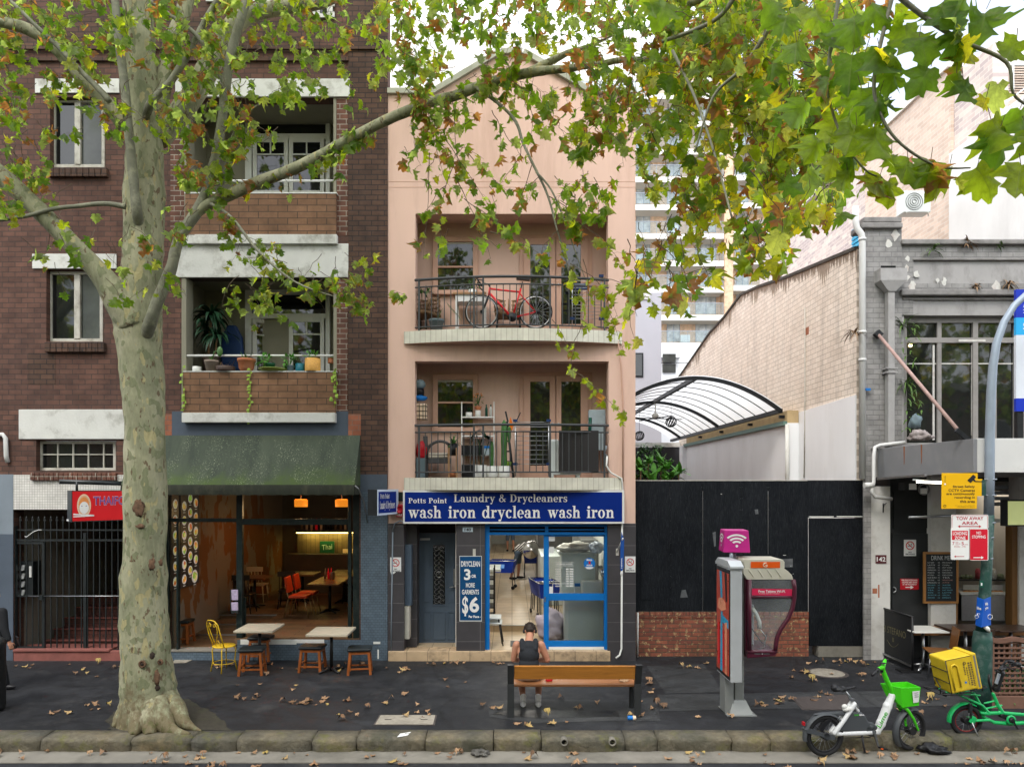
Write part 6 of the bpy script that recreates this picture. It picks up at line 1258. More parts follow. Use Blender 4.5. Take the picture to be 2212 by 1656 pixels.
# ---------------------------------------------------------------- grey painted corner shop on the right
brick('brick_grey',(0.29,0.28,0.27),(0.24,0.235,0.225),(0.2,0.195,0.19),.24,.1,.009,dirt=(0.11,0.1,0.095),damt=.5,dscale=1.2,bmp=.7)
M('grey_plaster',(0.33,0.32,0.31),.85,.08,2,.4,mode='world',dirt=(0.2,0.19,0.18),dscale=1.9,damt=1.0,stretch=(1,1,.5));M('flake',(0.55,0.54,0.5),.85,.15,8,.3,mode='world',dirt=(0.3,0.16,0.13),dscale=5);M('weathered_cap',(0.22,0.21,0.2),.9,.35,5,.5,mode='world')
GYF=14.0;gs=thing('grey_shop','grey painted two storey shop with a weedy parapet and street awning','building',(X(2050,GYF),GYF,0))
gx0=X(1870,GYF);W0=hx(1952,2320,681,956,GYF)
holes_wall(MB('grey_plaster'),gx0+.004,20,Z(1030,GYF),Z(525,GYF),[W0],GYF,.3).build('wall',gs)
mb=MB('brick_grey');mb.px(1868,1947,488,968,GYF-.06,.055).px(1866,1881,968,1425,GYF-.058,.055).px(1947,1972,530,680,GYF-.03,.028).px(1972,2400,527,562,GYF-.03,.028).px(1972,2400,612,624,GYF-.03,.028);mb.each('brick_pier',gs)
mb=MB('weathered_cap');mb.px(1862,1950,480,492,GYF-.14,.5).px(1866,1948,468,480,GYF-.09,.45).px(1948,2400,516,527,GYF-.12,.45).px(1972,2400,557,562,GYF-.06,.03).px(1947,2400,624,637,GYF-.14,.14).px(1950,2400,642,648,GYF-.05,.05);mb.each('coping',gs,bevel=.02)
mb=MB('flake')
for(x,y,r)in((1929,510,9),(1915,528,7),(1977,594,7),(2022,607,4),(2037,609,6),(1958,560,5),(1957,580,5),(1958,600,5),(1968,619,9),(2150,620,10)):
 pts=[(X(x,GYF)+r*.009*(1+rng.uniform(-.5,.3))*math.cos(a),Z(y,GYF)+r*.012*(1+rng.uniform(-.5,.3))*math.sin(a))for a in[k*math.pi/5 for k in range(10)]];mb.prism(pts,(0,GYF-(.066 if x<1947 else.034),0),UX,UZ,(0,.005,0))
mb.each('flaking_paint',gs)
M('win_grey',(0.25,0.235,0.22),.6,.12,6,.1,dirt=(0.09,0.085,0.08));WY=GYF+.14
mb=MB('win_grey')
for r_ in((1952,2330,681,697),(1952,2330,729,740),(1952,1958,697,956),(2024,2033,697,956),(2101,2112,697,956),(2144,2152,740,956),(2190,2330,697,956)):mb.px(*r_,WY+rng.uniform(-.005,.005),.08)
wf_=mb.build('window_frame',gs);mb=MB('pane');[mb.px(a,b2,c,d,WY+.05,.012)for a,b2 in((1958,2024),(2033,2101),(2112,2190))for c,d in((697,729),)];[mb.px(a,b2,740,956,WY+.05,.012)for a,b2 in((1958,2024),(2033,2101),(2112,2144),(2152,2190))];mb.build('pane',wf_)
mb=MB('flake');mb.px(1958,2190,784,786.5,WY+.04,.01).px(2014,2018,745,950,WY+.03,.02).px(2098,2101,745,940,WY+.03,.02).px(2070,2128,733,738,WY-.01,.01);mb.build('inner_rail',wf_)
MB(emitter('lamp_spot',(1,.8,.4),3)).ball(W(1966,746,WY+.03),.035,10,6).build('lamp_glow',wf_)
rh=thing('rainwater_head','grey rainwater head and square downpipe on the painted brick pier','downpipe',W(1925,960,GYF-.1));M('pipe_grey',(0.34,0.33,0.32),.6,.1,5,.1,dirt=(0.13,0.12,0.11))
mb=MB('pipe_grey');xa,xb,xm=X(1896,13.8),X(1953,13.8),X(1924,13.8);zt,zm,zb=Z(582,13.8),Z(608,13.8),Z(630,13.8)
mb.box(xa,xb,13.7,13.94,zm,zt);P=[(xa,13.7,zm),(xb,13.7,zm),(xb,13.94,zm),(xa,13.94,zm),(xm-.07,13.76,zb),(xm+.07,13.76,zb),(xm+.07,13.92,zb),(xm-.07,13.92,zb)];mb.add(P,[(0,1,5,4),(1,2,6,5),(2,3,7,6),(3,0,4,7)]);mb.build('hopper',rh)
MB('pipe_grey').box(xm-.065,xm+.065,13.78,13.92,4.2,zb).build('pipe',rh,bevel=.01);mb=MB('pipe_grey');[mb.box(xm-.11,xm+.11,13.76,13.93,z,z+.03)for z in(5.6,5.68)];mb.build('bracket',rh);MB('black_void').px(1902,1934,574,580,13.936,.003).build('overflow_slot',rh)
wp=thing('white_downpipe','tall white round downpipe at the corner of the side wall and the grey shop','downpipe',W(1862,1035,13.95));MB('white_tube').tube([W(1847,446,13.96),W(1848,482,13.96),W(1850,492,13.95),W(1860,506,13.92),W(1862,520,13.92),W(1862,1034,13.92)],.062,12).build('pipe',wp);mb=MB('white_tube');[mb.lathe([(.064,0),(.072,0),(.072,.05),(.064,.05)],W(1862,y,13.92),14)for y in(520,720,780)];mb.mat('sticker_blue').px(1870,1880,838,843,13.85,.05);mb.build('collar',wp)
# ferns rooted in the parapet
for(x,y,n_,L,mt,lab)in((2016,540,16,.3,'fern_green','green fern growing below the left of the parapet coping'),(2090,527,26,.26,'dry_plant','brown dried weed on the parapet coping'),(2158,530,8,.22,'fern_green','small weed at the right of the parapet coping'),(2107,618,20,.22,'dry_plant','brown fern on the lower cornice'),(2180,614,24,.27,'dry_plant','reddish fern at the right end of the cornice'),(1951,702,26,.42,'fern_green','large fern at the top left corner of the grey window'),(1957,830,30,.4,'fern_green','creeper hanging down the left side of the grey window'),(1845,720,22,.35,'dry_plant','dry fern beside the white corner downpipe')):
 mb=MB(mt);c=W(x,y,GYF-.1);tuft(mb,c,n_,L,.03,(-30,70),1.2,.05,5)
 if x in(1951,1957):mb.mat('fern_green');[blade(mb,c+Vector((rng.uniform(-.08,.25),rng.uniform(-.1,0),rng.uniform(-.9,.1))),(rng.uniform(-1,1),rng.uniform(-1,0),rng.uniform(-1,.3)),UZ,.14,.035,.6,3)for _ in range(40)]
 mb.build('parapet_fern',label=lab,cat='fern',group='ferns on the grey shop')
 # street awning
aw2=thing('street_awning','flat street awning with a grey side and white front fascia','awning',(10,12.5,3.6));AX,AY=7.17,11.05
M('fascia_grey',(0.22,0.225,0.235),.6,.1,2,.05,dirt=(0.28,0.27,0.26),dscale=2);M('fascia_white',(0.6,0.6,0.58),.6,.06,2,.05,dirt=(0.48,0.47,0.43),dscale=2.5)
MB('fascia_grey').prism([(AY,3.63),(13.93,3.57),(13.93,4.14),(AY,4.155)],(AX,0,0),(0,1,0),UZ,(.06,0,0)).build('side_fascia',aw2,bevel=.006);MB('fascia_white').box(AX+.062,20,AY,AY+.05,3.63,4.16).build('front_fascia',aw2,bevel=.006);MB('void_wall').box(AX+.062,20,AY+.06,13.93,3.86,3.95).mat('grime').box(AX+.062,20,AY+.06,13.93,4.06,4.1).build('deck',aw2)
M('rust',(0.26,0.09,0.03),.9,.3,12);mb=MB('rust');[mb.prism([(-.02,0),(.02,0),(.008,-.3),(-.004,-.34)],(AX-.004,y,4.14),(0,-1,0),UZ,(.004,0,0))for y in(13.0,12.45)];mb.each('rust_streak',aw2)
M('tie_rod',(0.36,0.24,0.21),.6,.2,8);tr2=thing('tie_rod','pinkish steel tie rod holding up the street awning','tie rod',W(1896,722,13.9));a,b2=W(1896,722,13.85),W(2071,932,11.35);MB('tie_rod').rod(a,b2,.032,8).build('rod',tr2);MB('dark_metal').obox(a,(.12,.1,.12),(0,R(45),0)).obox(W(2078,939,11.3),(.26,.05,.07),(0,R(40),0)).build('shackle',tr2)
MB('white_tube').tube([W(1955,955,13.6),W(1900,961,13.8),W(1889,966,13.75),W(1886.5,985,13.72),W(1886.5,1040,13.72),W(1884,1052,13.7),W(1882,1060,13.7),W(1888,1072,13.7),W(1925,1077,13.8)],.035,10).tube([W(1866,1048,13.7),W(1886,1047,13.7)],.055,12).build('drain_pipe',label='white drain pipe running over the side of the street awning',cat='pipe')
M('rubbish_grey',(0.3,0.26,0.25),.8,.6,9);lump(W(1986,942,13.4),(.15,.12,.1),'rubbish_grey','rubbish_bag','bundle of rubbish and cable lying on the awning below the grey window','rubbish',12,22,14,.2);lump(W(1976,912,13.45),(.1,.08,.14),'slate','grey_bag','grey plastic bag standing on the awning rubbish','bag',13,16,10,.15)
# ---------------------------------------------------------------- cafe under the awning
M('cafe_white',(0.58,0.57,0.54),.75,.06,4,.3,mode='world',dirt=(0.36,0.33,0.3),dscale=2.5,damt=.7);M('cafe_dark',(0.018,0.02,0.021),.6,.3,4);M('jamb_wood',(0.2,0.1,0.035),.5,.25,3,stretch=(6,6,1));CYF=14.0
cf=thing('cafe_entrance','dark cafe front with white brick piers and a black door under the awning','shopfront',(X(2050,CYF),CYF,0))
mb=MB('cafe_white');mb.px(1881,1922,1050,1425,CYF-.03,.33).px(2010,2064,1030,1425,CYF-.02,.3).px(2201,2216,1030,1425,CYF-.05,.3);mb.each('pier',cf)
brick_=MB('terracotta_vent');[brick_.px(a,b2,c,d,CYF-.034,.004)for a,b2,c,d in((1884,1894,1270,1281),(1896,1899,1262,1290))];brick_.build('bare_brick',cf)
MB('cafe_dark').px(1922,2010,1030,1425,CYF+.12,.1).build('door_wall',cf);MB('cafe_dark').px(1927,2006,1152,1420,CYF+.08,.035).px(1930,2004,1060,1140,CYF+.1,.015).build('door',cf);mb=MB('steel');mb.torus(W(1929,1273,CYF+.05),.05,.012,'y',18,6,R(-90),R(90));mb.build('door_handle',cf)
MB('jamb_wood').px(2186,2200,1090,1425,CYF,.2).px(2064,2068,1150,1425,CYF,.2).build('door_jamb',cf);room('cafe_dark','cafe_room',cf,X(2010,CYF),13.2,CYF+.32,18,0,3.5,'cafe_dark')
MB('white_paint').px(2068,2175,1120,1128,CYF+.02,.06).build('door_head',cf);mb=MB('galv');[mb.px(2145,2200,1048+12*k,1056+12*k,CYF+.25,.02)for k in range(4)];mb.build('roller_slats',cf)
mb=MB('black_metal');mb.tube([W(1907,1106,CYF-.05),W(1907,1086,CYF-.06)],.012,6).tube([W(1914,1086,CYF-.05),W(1909,1089,CYF-.06),W(1907,1098,CYF-.05)],.01,6).build('hook',cf)
np_=thing('number_plate','maroon street number plate on the white brick pier','plaque',W(1902,1215,CYF-.05));M('maroon',(0.09,0.018,0.022),.5,.1);MB('maroon').px(1891,1914,1198,1216,CYF-.045,.012).build('plate',np_);mb=MB('sign_white');ptext(mb,'142',1893,1912,1202,1212,CYF-.048,.02);mb.build('numerals',np_)
nosmoke(1952,1978,1165,1200,CYF+.07,'white no smoking notice on the black cafe door')
fsg=thing('fire_notice','small red fire panel notice with an arrow on the black cafe door','sign',W(1964,1272,CYF+.07));MB('fire_red').px(1944,1984,1249,1272.5,CYF+.068,.008).build('plate',fsg);mb=MB('letter_white')
for k,s_ in enumerate(('FIRE INDICATOR PANEL','LOCATED NEXT DOOR','AT 144 VICTORIA ST')):ptext(mb,s_,1946.5+k,1981.5-k,1250.5+4.6*k,1253.8+4.6*k,CYF+.065,.02)
mb.px(1955,1968,1266.5,1268.5,CYF+.065,.001).add([W(1966,1263.5,CYF+.065),W(1973,1267.5,CYF+.065),W(1966,1271.5,CYF+.065)],[(0,2,1)]);mb.build('lettering',fsg)
cbd=thing('chalkboard','timber framed chalkboard drinks menu on the white cafe pier','menu board',W(2032,1302,CYF-.06));M('board_black',(0.012,0.014,0.016),.7,.3,6);M('frame_wood',(0.3,0.14,0.04),.5,.2,4);M('chalk',(0.5,0.52,0.52),.9,.2,40);M('chalk_blue',(0.12,0.36,0.45),.9,.2,40);M('chalk_pink',(0.45,0.25,0.22),.9,.2,40);cy=CYF-.07
mb=MB('frame_wood');mb.px(1995,2070,1191.5,1196,cy,.04).px(1995,2070,1298,1302.5,cy,.04).px(1995,1999.5,1196,1298,cy,.04).px(2065.5,2070,1196,1298,cy,.04).build('frame',cbd);MB('board_black').px(1999.5,2065.5,1196,1298,cy+.012,.02).build('board',cbd)
mb=MB('chalk');ptext(mb,'DRINK MENU',2011,2063,1199.5,1209,cy+.009,-.005);q=random.Random(4);drinks='FLAT WHITE,LATTE,CAPPUCCINO,ESPRESSO,MOCHA,PICCOLO,CHAI,HOT CHOC,LONG BLACK,MACCHIATO,ICED COFFEE,TEA,SMOOTHIE,JUICE,WATER,SODA'.split(',')
for k in range(15):
 y=1213+5.4*k;mb.mat('chalk' if k<9 else 'chalk_blue');ptext(mb,drinks[k%16],2003,2003+q.uniform(12,20),y,y+2.6,cy+.009,0);ptext(mb,'%d.5'%q.randint(4,6),2025,2029,y,y+2.6,cy+.009,0);mb.mat('chalk' if k<7 else 'chalk_pink' if k<9 else 'chalk_blue');ptext(mb,drinks[(k+5)%16],2035,2035+q.uniform(14,23),y,y+2.6,cy+.009,0)
mb.build('lettering',cbd)
# display counter with pastries and jars
dc=thing('display_counter','stainless display counter at the back of the cafe doorway','counter',W(2120,1335,15));MB('steel').px(2076,2170,1284,1340,15,.6).build('body',dc,bevel=.01);MB('white_paint').px(2074,2172,1279,1284,14.95,.7).build('top',dc);MB('cafe_dark').px(2072,2174,1251,1254,15.2,.4).build('shelf',dc);MB('sign_white').px(2080,2166,1262,1280,15.35,.02).build('tray_back',dc)
M('pastry',(0.4,0.2,0.07),.7,.3,20);M('jar_green',(0.25,0.3,0.2),.3,.3,12);M('tin_pink',(0.5,0.1,0.13),.4,.2,20)
[MB('pastry').ball(W(2084+9.5*k,1277,15.1),(.06,.05,.03),9,6).build('pastry',label='brown pastry in the row on the cafe counter',cat='pastry',group='pastries on the cafe counter')for k in range(9)]
for k,(x,mt,w_,h)in enumerate(((2078,'jar_green',.04,.1),(2087,'jar_green',.04,.11),(2096,'jar_green',.04,.1),(2111,'tin_pink',.05,.24),(2143,'sign_white',.07,.24),(2160,'jar_green',.06,.13))):MB(mt).lathe([(0,0),(w_,0),(w_,h*.8),(w_*.75,h*.9),(w_*.75,h),(0,h)],W(x,1251,15.35),14).build('jar',label=('first small green jar from the left on the cafe shelf','second small green jar from the left on the cafe shelf','small green jar just left of the pink tin','tall pink tin on the cafe shelf','tall white canister on the cafe shelf','squat green jar at the right end of the cafe shelf')[k],cat='jar')
L=bpy.data.lights.new('cafe_lamp','AREA');L.energy=5;L.size=1.2;L.color=(1,.85,.65);lo=bpy.data.objects.new('cafe_lamp',L);COL.objects.link(lo);lo.location=(10,15.6,3.3)
ft=thing('batten_light','lit fluorescent batten under the street awning','light',W(2005,1041,12.6));MB(emitter('batten_glow',(1,.93,.8),6)).rod(W(1980,1040,12.6),W(2040,1042,12.6),.022).build('tube',ft);MB('machine_white').px(1976,2044,1034,1037.5,12.58,.08).build('housing',ft)
MB('steel').bar(W(1895,1034,13.6),W(1998,1026,11.7),.035).build('batten_rail',label='thin bright metal rail along the underside of the grey awning side',cat='rail');MB('steel').rod(W(1962,1117,13.2),W(2060,1113,13.2),.025).build('awning_crank_bar',label='horizontal steel bar under the awning behind the parking signs',cat='bar')
mo_=thing('roller_motor','small roller motor box with a round wheel beside the awning','motor',W(1970,1058,13.7));MB('dark_metal').px(1952,1978,1042,1058,13.6,.2).build('casing',mo_);MB('sign_white').px(1964,1979,1044,1057,13.58,.02).build('label_plate',mo_);MB('machine_grey').torus(W(1995,1056,13.7),.1,.02,'y',20,6).build('wheel',mo_);MB('sign_white').px(1991,2002,1054,1066,13.6,.06).build('control_box',mo_)
M('lightbox_lime',(0.55,0.6,0.26),.4,.05,3,emit=.25);lbx=thing('lightbox_sign','pale lime lightbox sign with a black frame hanging under the awning','sign',W(2215,1133,12.4));MB('cafe_dark').px(2175,2290,1079,1136,12.42,.18).build('frame',lbx);MB('lightbox_lime').px(2178,2288,1082,1133,12.4,.02).build('face',lbx)
# cafe furniture
M('bench_wood',(0.26,0.12,0.04),.5,.25,3,stretch=(1,6,6));MB('bench_wood').px(1960,2320,1357,1372,13.7,.3).build('timber_bench',label='long varnished timber bench along the cafe front',cat='bench',bevel=.01)
M('table_white',(0.66,0.65,0.6),.35,.04,4);M('table_dark',(0.05,0.03,0.022),.3,.25,4)
def cafe_table(x,y,sx_,sy,mat,label):
 t_=thing('cafe_table',label,'table',(x,y,0),'cafe tables under the awning');MB(mat).box(x-sx_,x+sx_,y-sy,y+sy,.72,.75).build('tabletop',t_,bevel=.008);MB('steel').rod((x,y,.02),(x,y,.72),.03,12).build('column',t_);mb=MB('steel');[mb.tube([(x,y,.09),(x+.3*math.cos(R(a)),y+.3*math.sin(R(a)),.015)],[.028,.018],6)for a in(45,135,225,315)];mb.build('base',t_)
cafe_table(X(1996,13.25),13.3,.32,.3,'table_white','white topped cafe table behind the black barrier');cafe_table(X(2088,13.4),13.45,.42,.3,'table_dark','dark brown cafe table left of the green pole');cafe_table(X(2190,13.3),13.4,.4,.3,'table_dark','dark brown cafe table right of the green pole behind the planter')
M('bent_ply',(0.2,0.085,0.028),.4,.2,4,stretch=(6,6,1))
def ply_chair(x,y,rz,label,seatmat='bent_ply'):
 t_=thing('cafe_chair',label,'chair',(x,y,0),'cafe chairs under the awning');t_.rotation_euler.z=rz;ORI[t_.name]=Vector()
 MB(seatmat).box(-.2,.21,-.2,.2,.44,.46).build('seat',t_,bevel=.008);MB(seatmat).prism([(-.17,0),(.17,0),(.2,.4),(-.2,.4)],(-.22,0,.47),(0,1,0),Vector((-.16,0,1)),(-.015,0,0)).build('backrest',t_,bevel=.006)
 for sy in(-1,1):MB('steel').tube([(-.17,sy*.18,.44),(-.25,sy*.21,0)],.011,7).build('leg',t_);MB('steel').tube([(.17,sy*.18,.44),(.22,sy*.21,0)],.011,7).build('leg',t_)
ply_chair(X(2022,12.9),12.85,R(165),'brown bent plywood cafe chair at the white table');ply_chair(X(2098,12.95),12.9,R(90),'dark cafe chair between the yellow bag and the green pole','table_dark')
br=thing('cafe_barrier','black cafe barrier banner with faint cream lettering','barrier',(7.35,13.8,0));a,b2=Vector((X(1888,14.3),14.3,0)),Vector((X(1970,13.1),13.1,0));u=(b2-a);L_=u.length;u.normalize();nrm=u.cross(UZ);M('banner_black',(0.01,0.011,0.012),.5,.2,3)
MB('banner_black').prism([(0,.04),(L_,.04),(L_,1.0),(0,1.0)],a,u,UZ,-nrm*.012).build('banner',br);mb=MB('black_metal');[mb.rod(a+u*k,a+u*k+UZ*1.02,.022)for k in(0,L_)];mb.rod(a+UZ*1.01,b2+UZ*1.01,.018).box(b2.x-.25,b2.x+.1,b2.y-.12,b2.y+.12,0,.025).build('frame',br);MB('steel').bar(a+UZ*.14+nrm*.02,b2+UZ*.1+nrm*.02,.03).build('rail',br)
M('faint_gold',(0.13,0.115,0.06),.6,.2);mb=MB('faint_gold');text(mb,'DI STEFANO',a+u*(L_*.22)+UZ*.56,u,UZ,L_*.62,.13,0,lift=.004);text(mb,'B',a+u*(L_*.5)+UZ*.42,u,UZ,.05,.08,.01,lift=.004);mb.tube([a+u*(L_*(.36+.03*k))+UZ*(.42-.1*math.sin(math.pi*k/10))+nrm*.006 for k in range(11)],.003,4);mb.mat('sign_white').prism([(.08,.82),(.17,.9),(.1,.97),(.07,.94)],a+nrm*.004,u,UZ,nrm*.003).mat('nosmoke_red').prism([(.07,.94),(.1,.97),(.16,.93),(.12,.9)],a+nrm*.008,u,UZ,nrm*.002).build('lettering',br)
# ---------------------------------------------------------------- bench
M('bench_slat',(0.42,0.17,0.03),.45,.22,2.2,.08,stretch=(1,9,9),dirt=(0.14,0.055,0.016),dscale=1.6,damt=.5);M('seat_slat',(0.33,0.14,0.055),.4,.2,2.2,.08,stretch=(1,9,9));M('bench_frame',(0.028,0.03,0.031),.45,.15,10)
bn=thing('park_bench','timber park bench with black metal frames seen from behind','bench',(.94,10.6,0));bx0,bx1=X(1095.5,10.53),X(1385,10.5)
for x in(bx0,bx1-.1):
 mb=MB('bench_frame');mb.prism([(10.5,0),(10.57,0),(10.57,.46),(10.5,.5)],(x,0,0),(0,1,0),UZ,(.1,0,0)).prism([(10.505,.5),(10.57,.47),(10.5,.77),(10.47,.805),(10.38,.805),(10.4,.76)],(x+.002,0,0),(0,1,0),UZ,(.096,0,0)).prism([(10.57,.38),(11.02,.36),(11.02,.425),(10.57,.46)],(x+.004,0,0),(0,1,0),UZ,(.092,0,0)).prism([(10.95,0),(11.02,0),(11.02,.36),(10.95,.36)],(x,0,0),(0,1,0),UZ,(.1,0,0))
 mb.build('frame',bn,bevel=.006)
MB('bench_slat').prism([(10.475,.575),(10.52,.585),(10.455,.79),(10.41,.785)],(bx0+.1,0,0),(0,1,0),UZ,(bx1-bx0-.2,0,0)).build('backrest',bn,bevel=.008)
for k in range(2):MB('seat_slat').box(bx0+.02,bx1-.02,10.6+.215*k,10.81+.215*k,.43,.465).build('seat',bn,bevel=.008)
# ---------------------------------------------------------------- people
M('skin',(0.42,0.2,0.125),.55,.08,6,.05,bscale=40);M('tattoo_skin',(0.3,0.15,0.1),.55,.25,14);M('hair_dark',(0.028,0.019,0.014),.55,.4,30,.8,bscale=60,stretch=(3,3,1));M('singlet',(0.014,0.016,0.02),.8,.25,6,.9,bscale=9);M('grey_marl',(0.5,0.49,0.47),.85,.1,20);M('sock_white',(0.68,0.66,0.64),.9,.05,20);M('shoe_grey',(0.42,0.41,0.4),.6,.15,14);M('black_cloth',(0.01,0.011,0.013),.85,.2,6,.3)
m,t,b,o=nodes_of('stripe_shirt');co=nd(t,'ShaderNodeTexCoord').outputs['Object'];wv=nd(t,'ShaderNodeTexWave');wv.wave_type='BANDS';wv.bands_direction='Z';wv.inputs['Scale'].default_value=5.2;mp=nd(t,'ShaderNodeMapping');mp.inputs['Rotation'].default_value=(0,R(42),0);t.links.new(co,mp.inputs['Vector']);t.links.new(mp.outputs['Vector'],wv.inputs['Vector']);t.links.new(ramp(t,wv.outputs['Fac'],[(0.52,(0.014,0.014,0.016)),(0.58,(0.6,0.58,0.54))]),b.inputs['Base Color']);b.inputs['Roughness'].default_value=.85
M('denim',(0.07,0.1,0.14),.85,.2,10)
def flesh(mb,name,par,vox=.009,smooth=6,**kw):
 """fuse the sculpted volumes into one continuous skin"""
 ob=mb.build(name,par,**kw)
 md=ob.modifiers.new('skin','REMESH');md.mode='VOXEL';md.voxel_size=vox;md.use_smooth_shade=True
 ms_=ob.modifiers.new('soft','SMOOTH');ms_.iterations=smooth;ms_.factor=.5
 return ob
def limb(mb,pts,rs,flat=1.0):
 P=[Vector(p)for p in pts];Q,Rr=[],[]
 for i in range(len(P)-1):
  for k in range(5):
   f=k/5;Q.append(P[i].lerp(P[i+1],f));Rr.append(rs[i]+(rs[i+1]-rs[i])*f)
 Q.append(P[-1]);Rr.append(rs[-1]);mb.tube(Q,Rr,14,flat=flat)
 for p,r in zip(P,rs):mb.ball(p,r*.98,14,9)
def hand(mb,wrist,d,up,s=1.0,curl=.5):
 """palm, four unequal curled fingers and a thumb"""
 d,up=Vector(d).normalized(),Vector(up).normalized();side=d.cross(up).normalized();up=side.cross(d);w_=Vector(wrist)
 c=w_+d*.05*s;m3=Matrix((side,d,up)).transposed();mb.ball(c,(.04*s,.052*s,.019*s),12,8,mtx=m3)
 for k,(o_,L)in enumerate(((-.03,.062),(-.01,.074),(.01,.07),(.029,.054))):
  p=c+side*o_*s+d*.04*s;pts=[p];a=0
  for j in range(3):a+=curl*(.5+.4*j);p=p+(d*math.cos(a)-up*math.sin(a))*L*s*(.45,.32,.25)[j];pts.append(p)
  mb.tube(pts,[.0095*s,.009*s,.0082*s,.007*s],8);mb.ball(pts[-1],.0072*s,8,6)
 p=c-side*.036*s-d*.012*s;mb.tube([p,p-side*.024*s+d*.02*s-up*.012*s,p-side*.02*s+d*.05*s-up*.024*s],[.0125*s,.011*s,.0085*s],8);mb.ball(p-side*.02*s+d*.05*s-up*.024*s,.0085*s,8,6)
def head(mb,c,mtx,s=1.0):
 """skull, face with brow, nose, lips, chin and ears; local +Y looks ahead"""
 def b_(p,r):mb.ball(Vector(c)+mtx@(Vector(p)*s),tuple(q*s for q in r),16,12,mtx=mtx)
 b_((0,-.012,.025),(.076,.094,.09));b_((0,.028,-.035),(.06,.062,.075));b_((0,.045,-.085),(.034,.036,.026));b_((0,.096,-.012),(.013,.02,.024));b_((0,.09,.02),(.05,.012,.014));b_((0,.086,-.052),(.024,.012,.008));b_((0,.085,-.064),(.02,.012,.008))
 for s_ in(-1,1):b_((s_*.076,-.005,-.008),(.012,.02,.032));b_((s_*.045,.06,-.03),(.025,.026,.026))
def eyes(par,c,mtx,s=1.0):
 mb=MB('sock_white');[mb.ball(Vector(c)+mtx@(Vector((q*.03,.083,.004))*s),.011*s,10,8)for q in(-1,1)];mb.mat('hair_dark');[mb.ball(Vector(c)+mtx@(Vector((q*.03,.0915,.004))*s),.0055*s,8,6)for q in(-1,1)];mb.build('eyes',par)
def hair(par,c,mtx,s=1.0,low=-.008):
 mb=MB('hair_dark');mb.ball(Vector(c)+mtx@(Vector((0,-.016,.034))*s),(.08*s,.096*s,.091*s),20,14,mtx=mtx);mb.ball(Vector(c)+mtx@(Vector((0,-.036,low))*s),(.066*s,.062*s,.05*s),16,10,mtx=mtx)
 for k in range(240):
  a,e=rng.uniform(0,6.28),rng.uniform(-.1,1.5);d=Vector((math.cos(a)*math.cos(e),math.sin(a)*math.cos(e),math.sin(e)));p=Vector(c)+mtx@(Vector((d.x*.08,-.016+d.y*.095,.034+d.z*.09))*s);mb.tube([p,p+mtx@(d*rng.uniform(.008,.02)+Vector((rng.uniform(-.01,.01),.012,.003)))*s],[.009*s,.0015*s],5)
 mb.build('hair',par)
PX,PYY=X(1142,10.85),10.84
pn=thing('person','person in a black singlet and headphones sitting on the bench with the back turned','person',(PX,PYY,0));ORI[pn.name]=Vector();I3=Matrix.Identity(3)
hm=Matrix.Rotation(R(-48),3,'X');HC=(.02,.235,1.165);lean=Matrix.Rotation(R(-22),3,'X')
mb=MB('skin');mb.ball((0,0,.56),(.17,.13,.12),18,12);mb.ball((0,.0,.7),(.148,.105,.14),18,12,mtx=lean);mb.ball((0,.035,.87),(.172,.115,.17),20,14,mtx=lean);mb.ball((0,.08,.975),(.165,.085,.08),18,12,mtx=lean)
limb(mb,[(0,.09,1.0),(.015,.17,1.095)],[.07,.06]);head(mb,HC,hm)
limb(mb,[(-.185,.085,.985),(-.235,.12,.75),(-.08,.38,.68)],[.062,.047,.032]);limb(mb,[(.185,.085,.985),(.285,.11,.75),(.1,.38,.68)],[.064,.05,.032])
hand(mb,(-.08,.38,.68),(.7,.6,.15),(-.3,-.2,1),1,.7);hand(mb,(.1,.38,.68),(-.6,.7,.15),(.3,-.2,1),1,.7)
for s_,ax in((-1,-.085),(1,.15)):limb(mb,[(s_*.09,.0,.535),(s_*.15+.02,.44,.53),(ax,.2,.09)],[.088,.062,.038]);limb(mb,[(s_*.15+.02,.44,.53),((s_*.15+.02+ax)/2,.29,.33),(ax,.2,.1)],[.05,.06,.036])
flesh(mb,'body',pn,.0085,5);eyes(pn,HC,hm);hair(pn,HC,hm,1.0)
mb=MB('singlet');mb.ball((0,-.003,.57),(.178,.138,.11),18,12);mb.ball((0,-.004,.7),(.16,.116,.15),18,12,mtx=lean);mb.ball((0,.03,.86),(.168,.126,.165),20,14,mtx=lean);mb.ball((0,.045,.955),(.142,.098,.105),18,12,mtx=lean);[limb(mb,[(q*.098,-.02,.94),(q*.108,.02,1.025),(q*.103,.09,1.052),(q*.097,.15,.985)],[.044,.04,.035,.034])for q in(-1,1)]
flesh(mb,'singlet',pn,.009,4)
mb=MB('grey_marl');mb.ball((0,-.01,.535),(.19,.15,.075),18,12);[limb(mb,[(s_*.09,.0,.54),(s_*.135+.01,.3,.535)],[.102,.09])for s_ in(-1,1)];flesh(mb,'shorts',pn,.011,4)
for ax in(-.085,.15):
 mb=MB('sock_white');limb(mb,[(ax,.2,.09),(ax,.21,.16)],[.043,.046]);mb.build('sock',pn)
 mb=MB('shoe_grey');mb.ball((ax,.2,.075),(.042,.055,.05),14,9);mb.ball((ax,.29,.055),(.046,.1,.035),14,9);mb.ball((ax,.24,.025),(.048,.15,.022),14,8);mb.ball((ax,.15,.04),(.042,.04,.035),14,8);flesh(mb,'shoe',pn,.007,3)
mb=MB('black_part');H=lambda p:Vector(HC)+hm@Vector(p)
mb.tube([H((.093*math.cos(a),-.005,.02+.104*math.sin(a)))for a in[R(-5+19*k)for k in range(11)]],.006,8);[mb.ball(H((s_*.092,-.005,-.008)),(.02,.03,.036),14,10,mtx=hm)for s_ in(-1,1)];mb.build('headphones',pn)
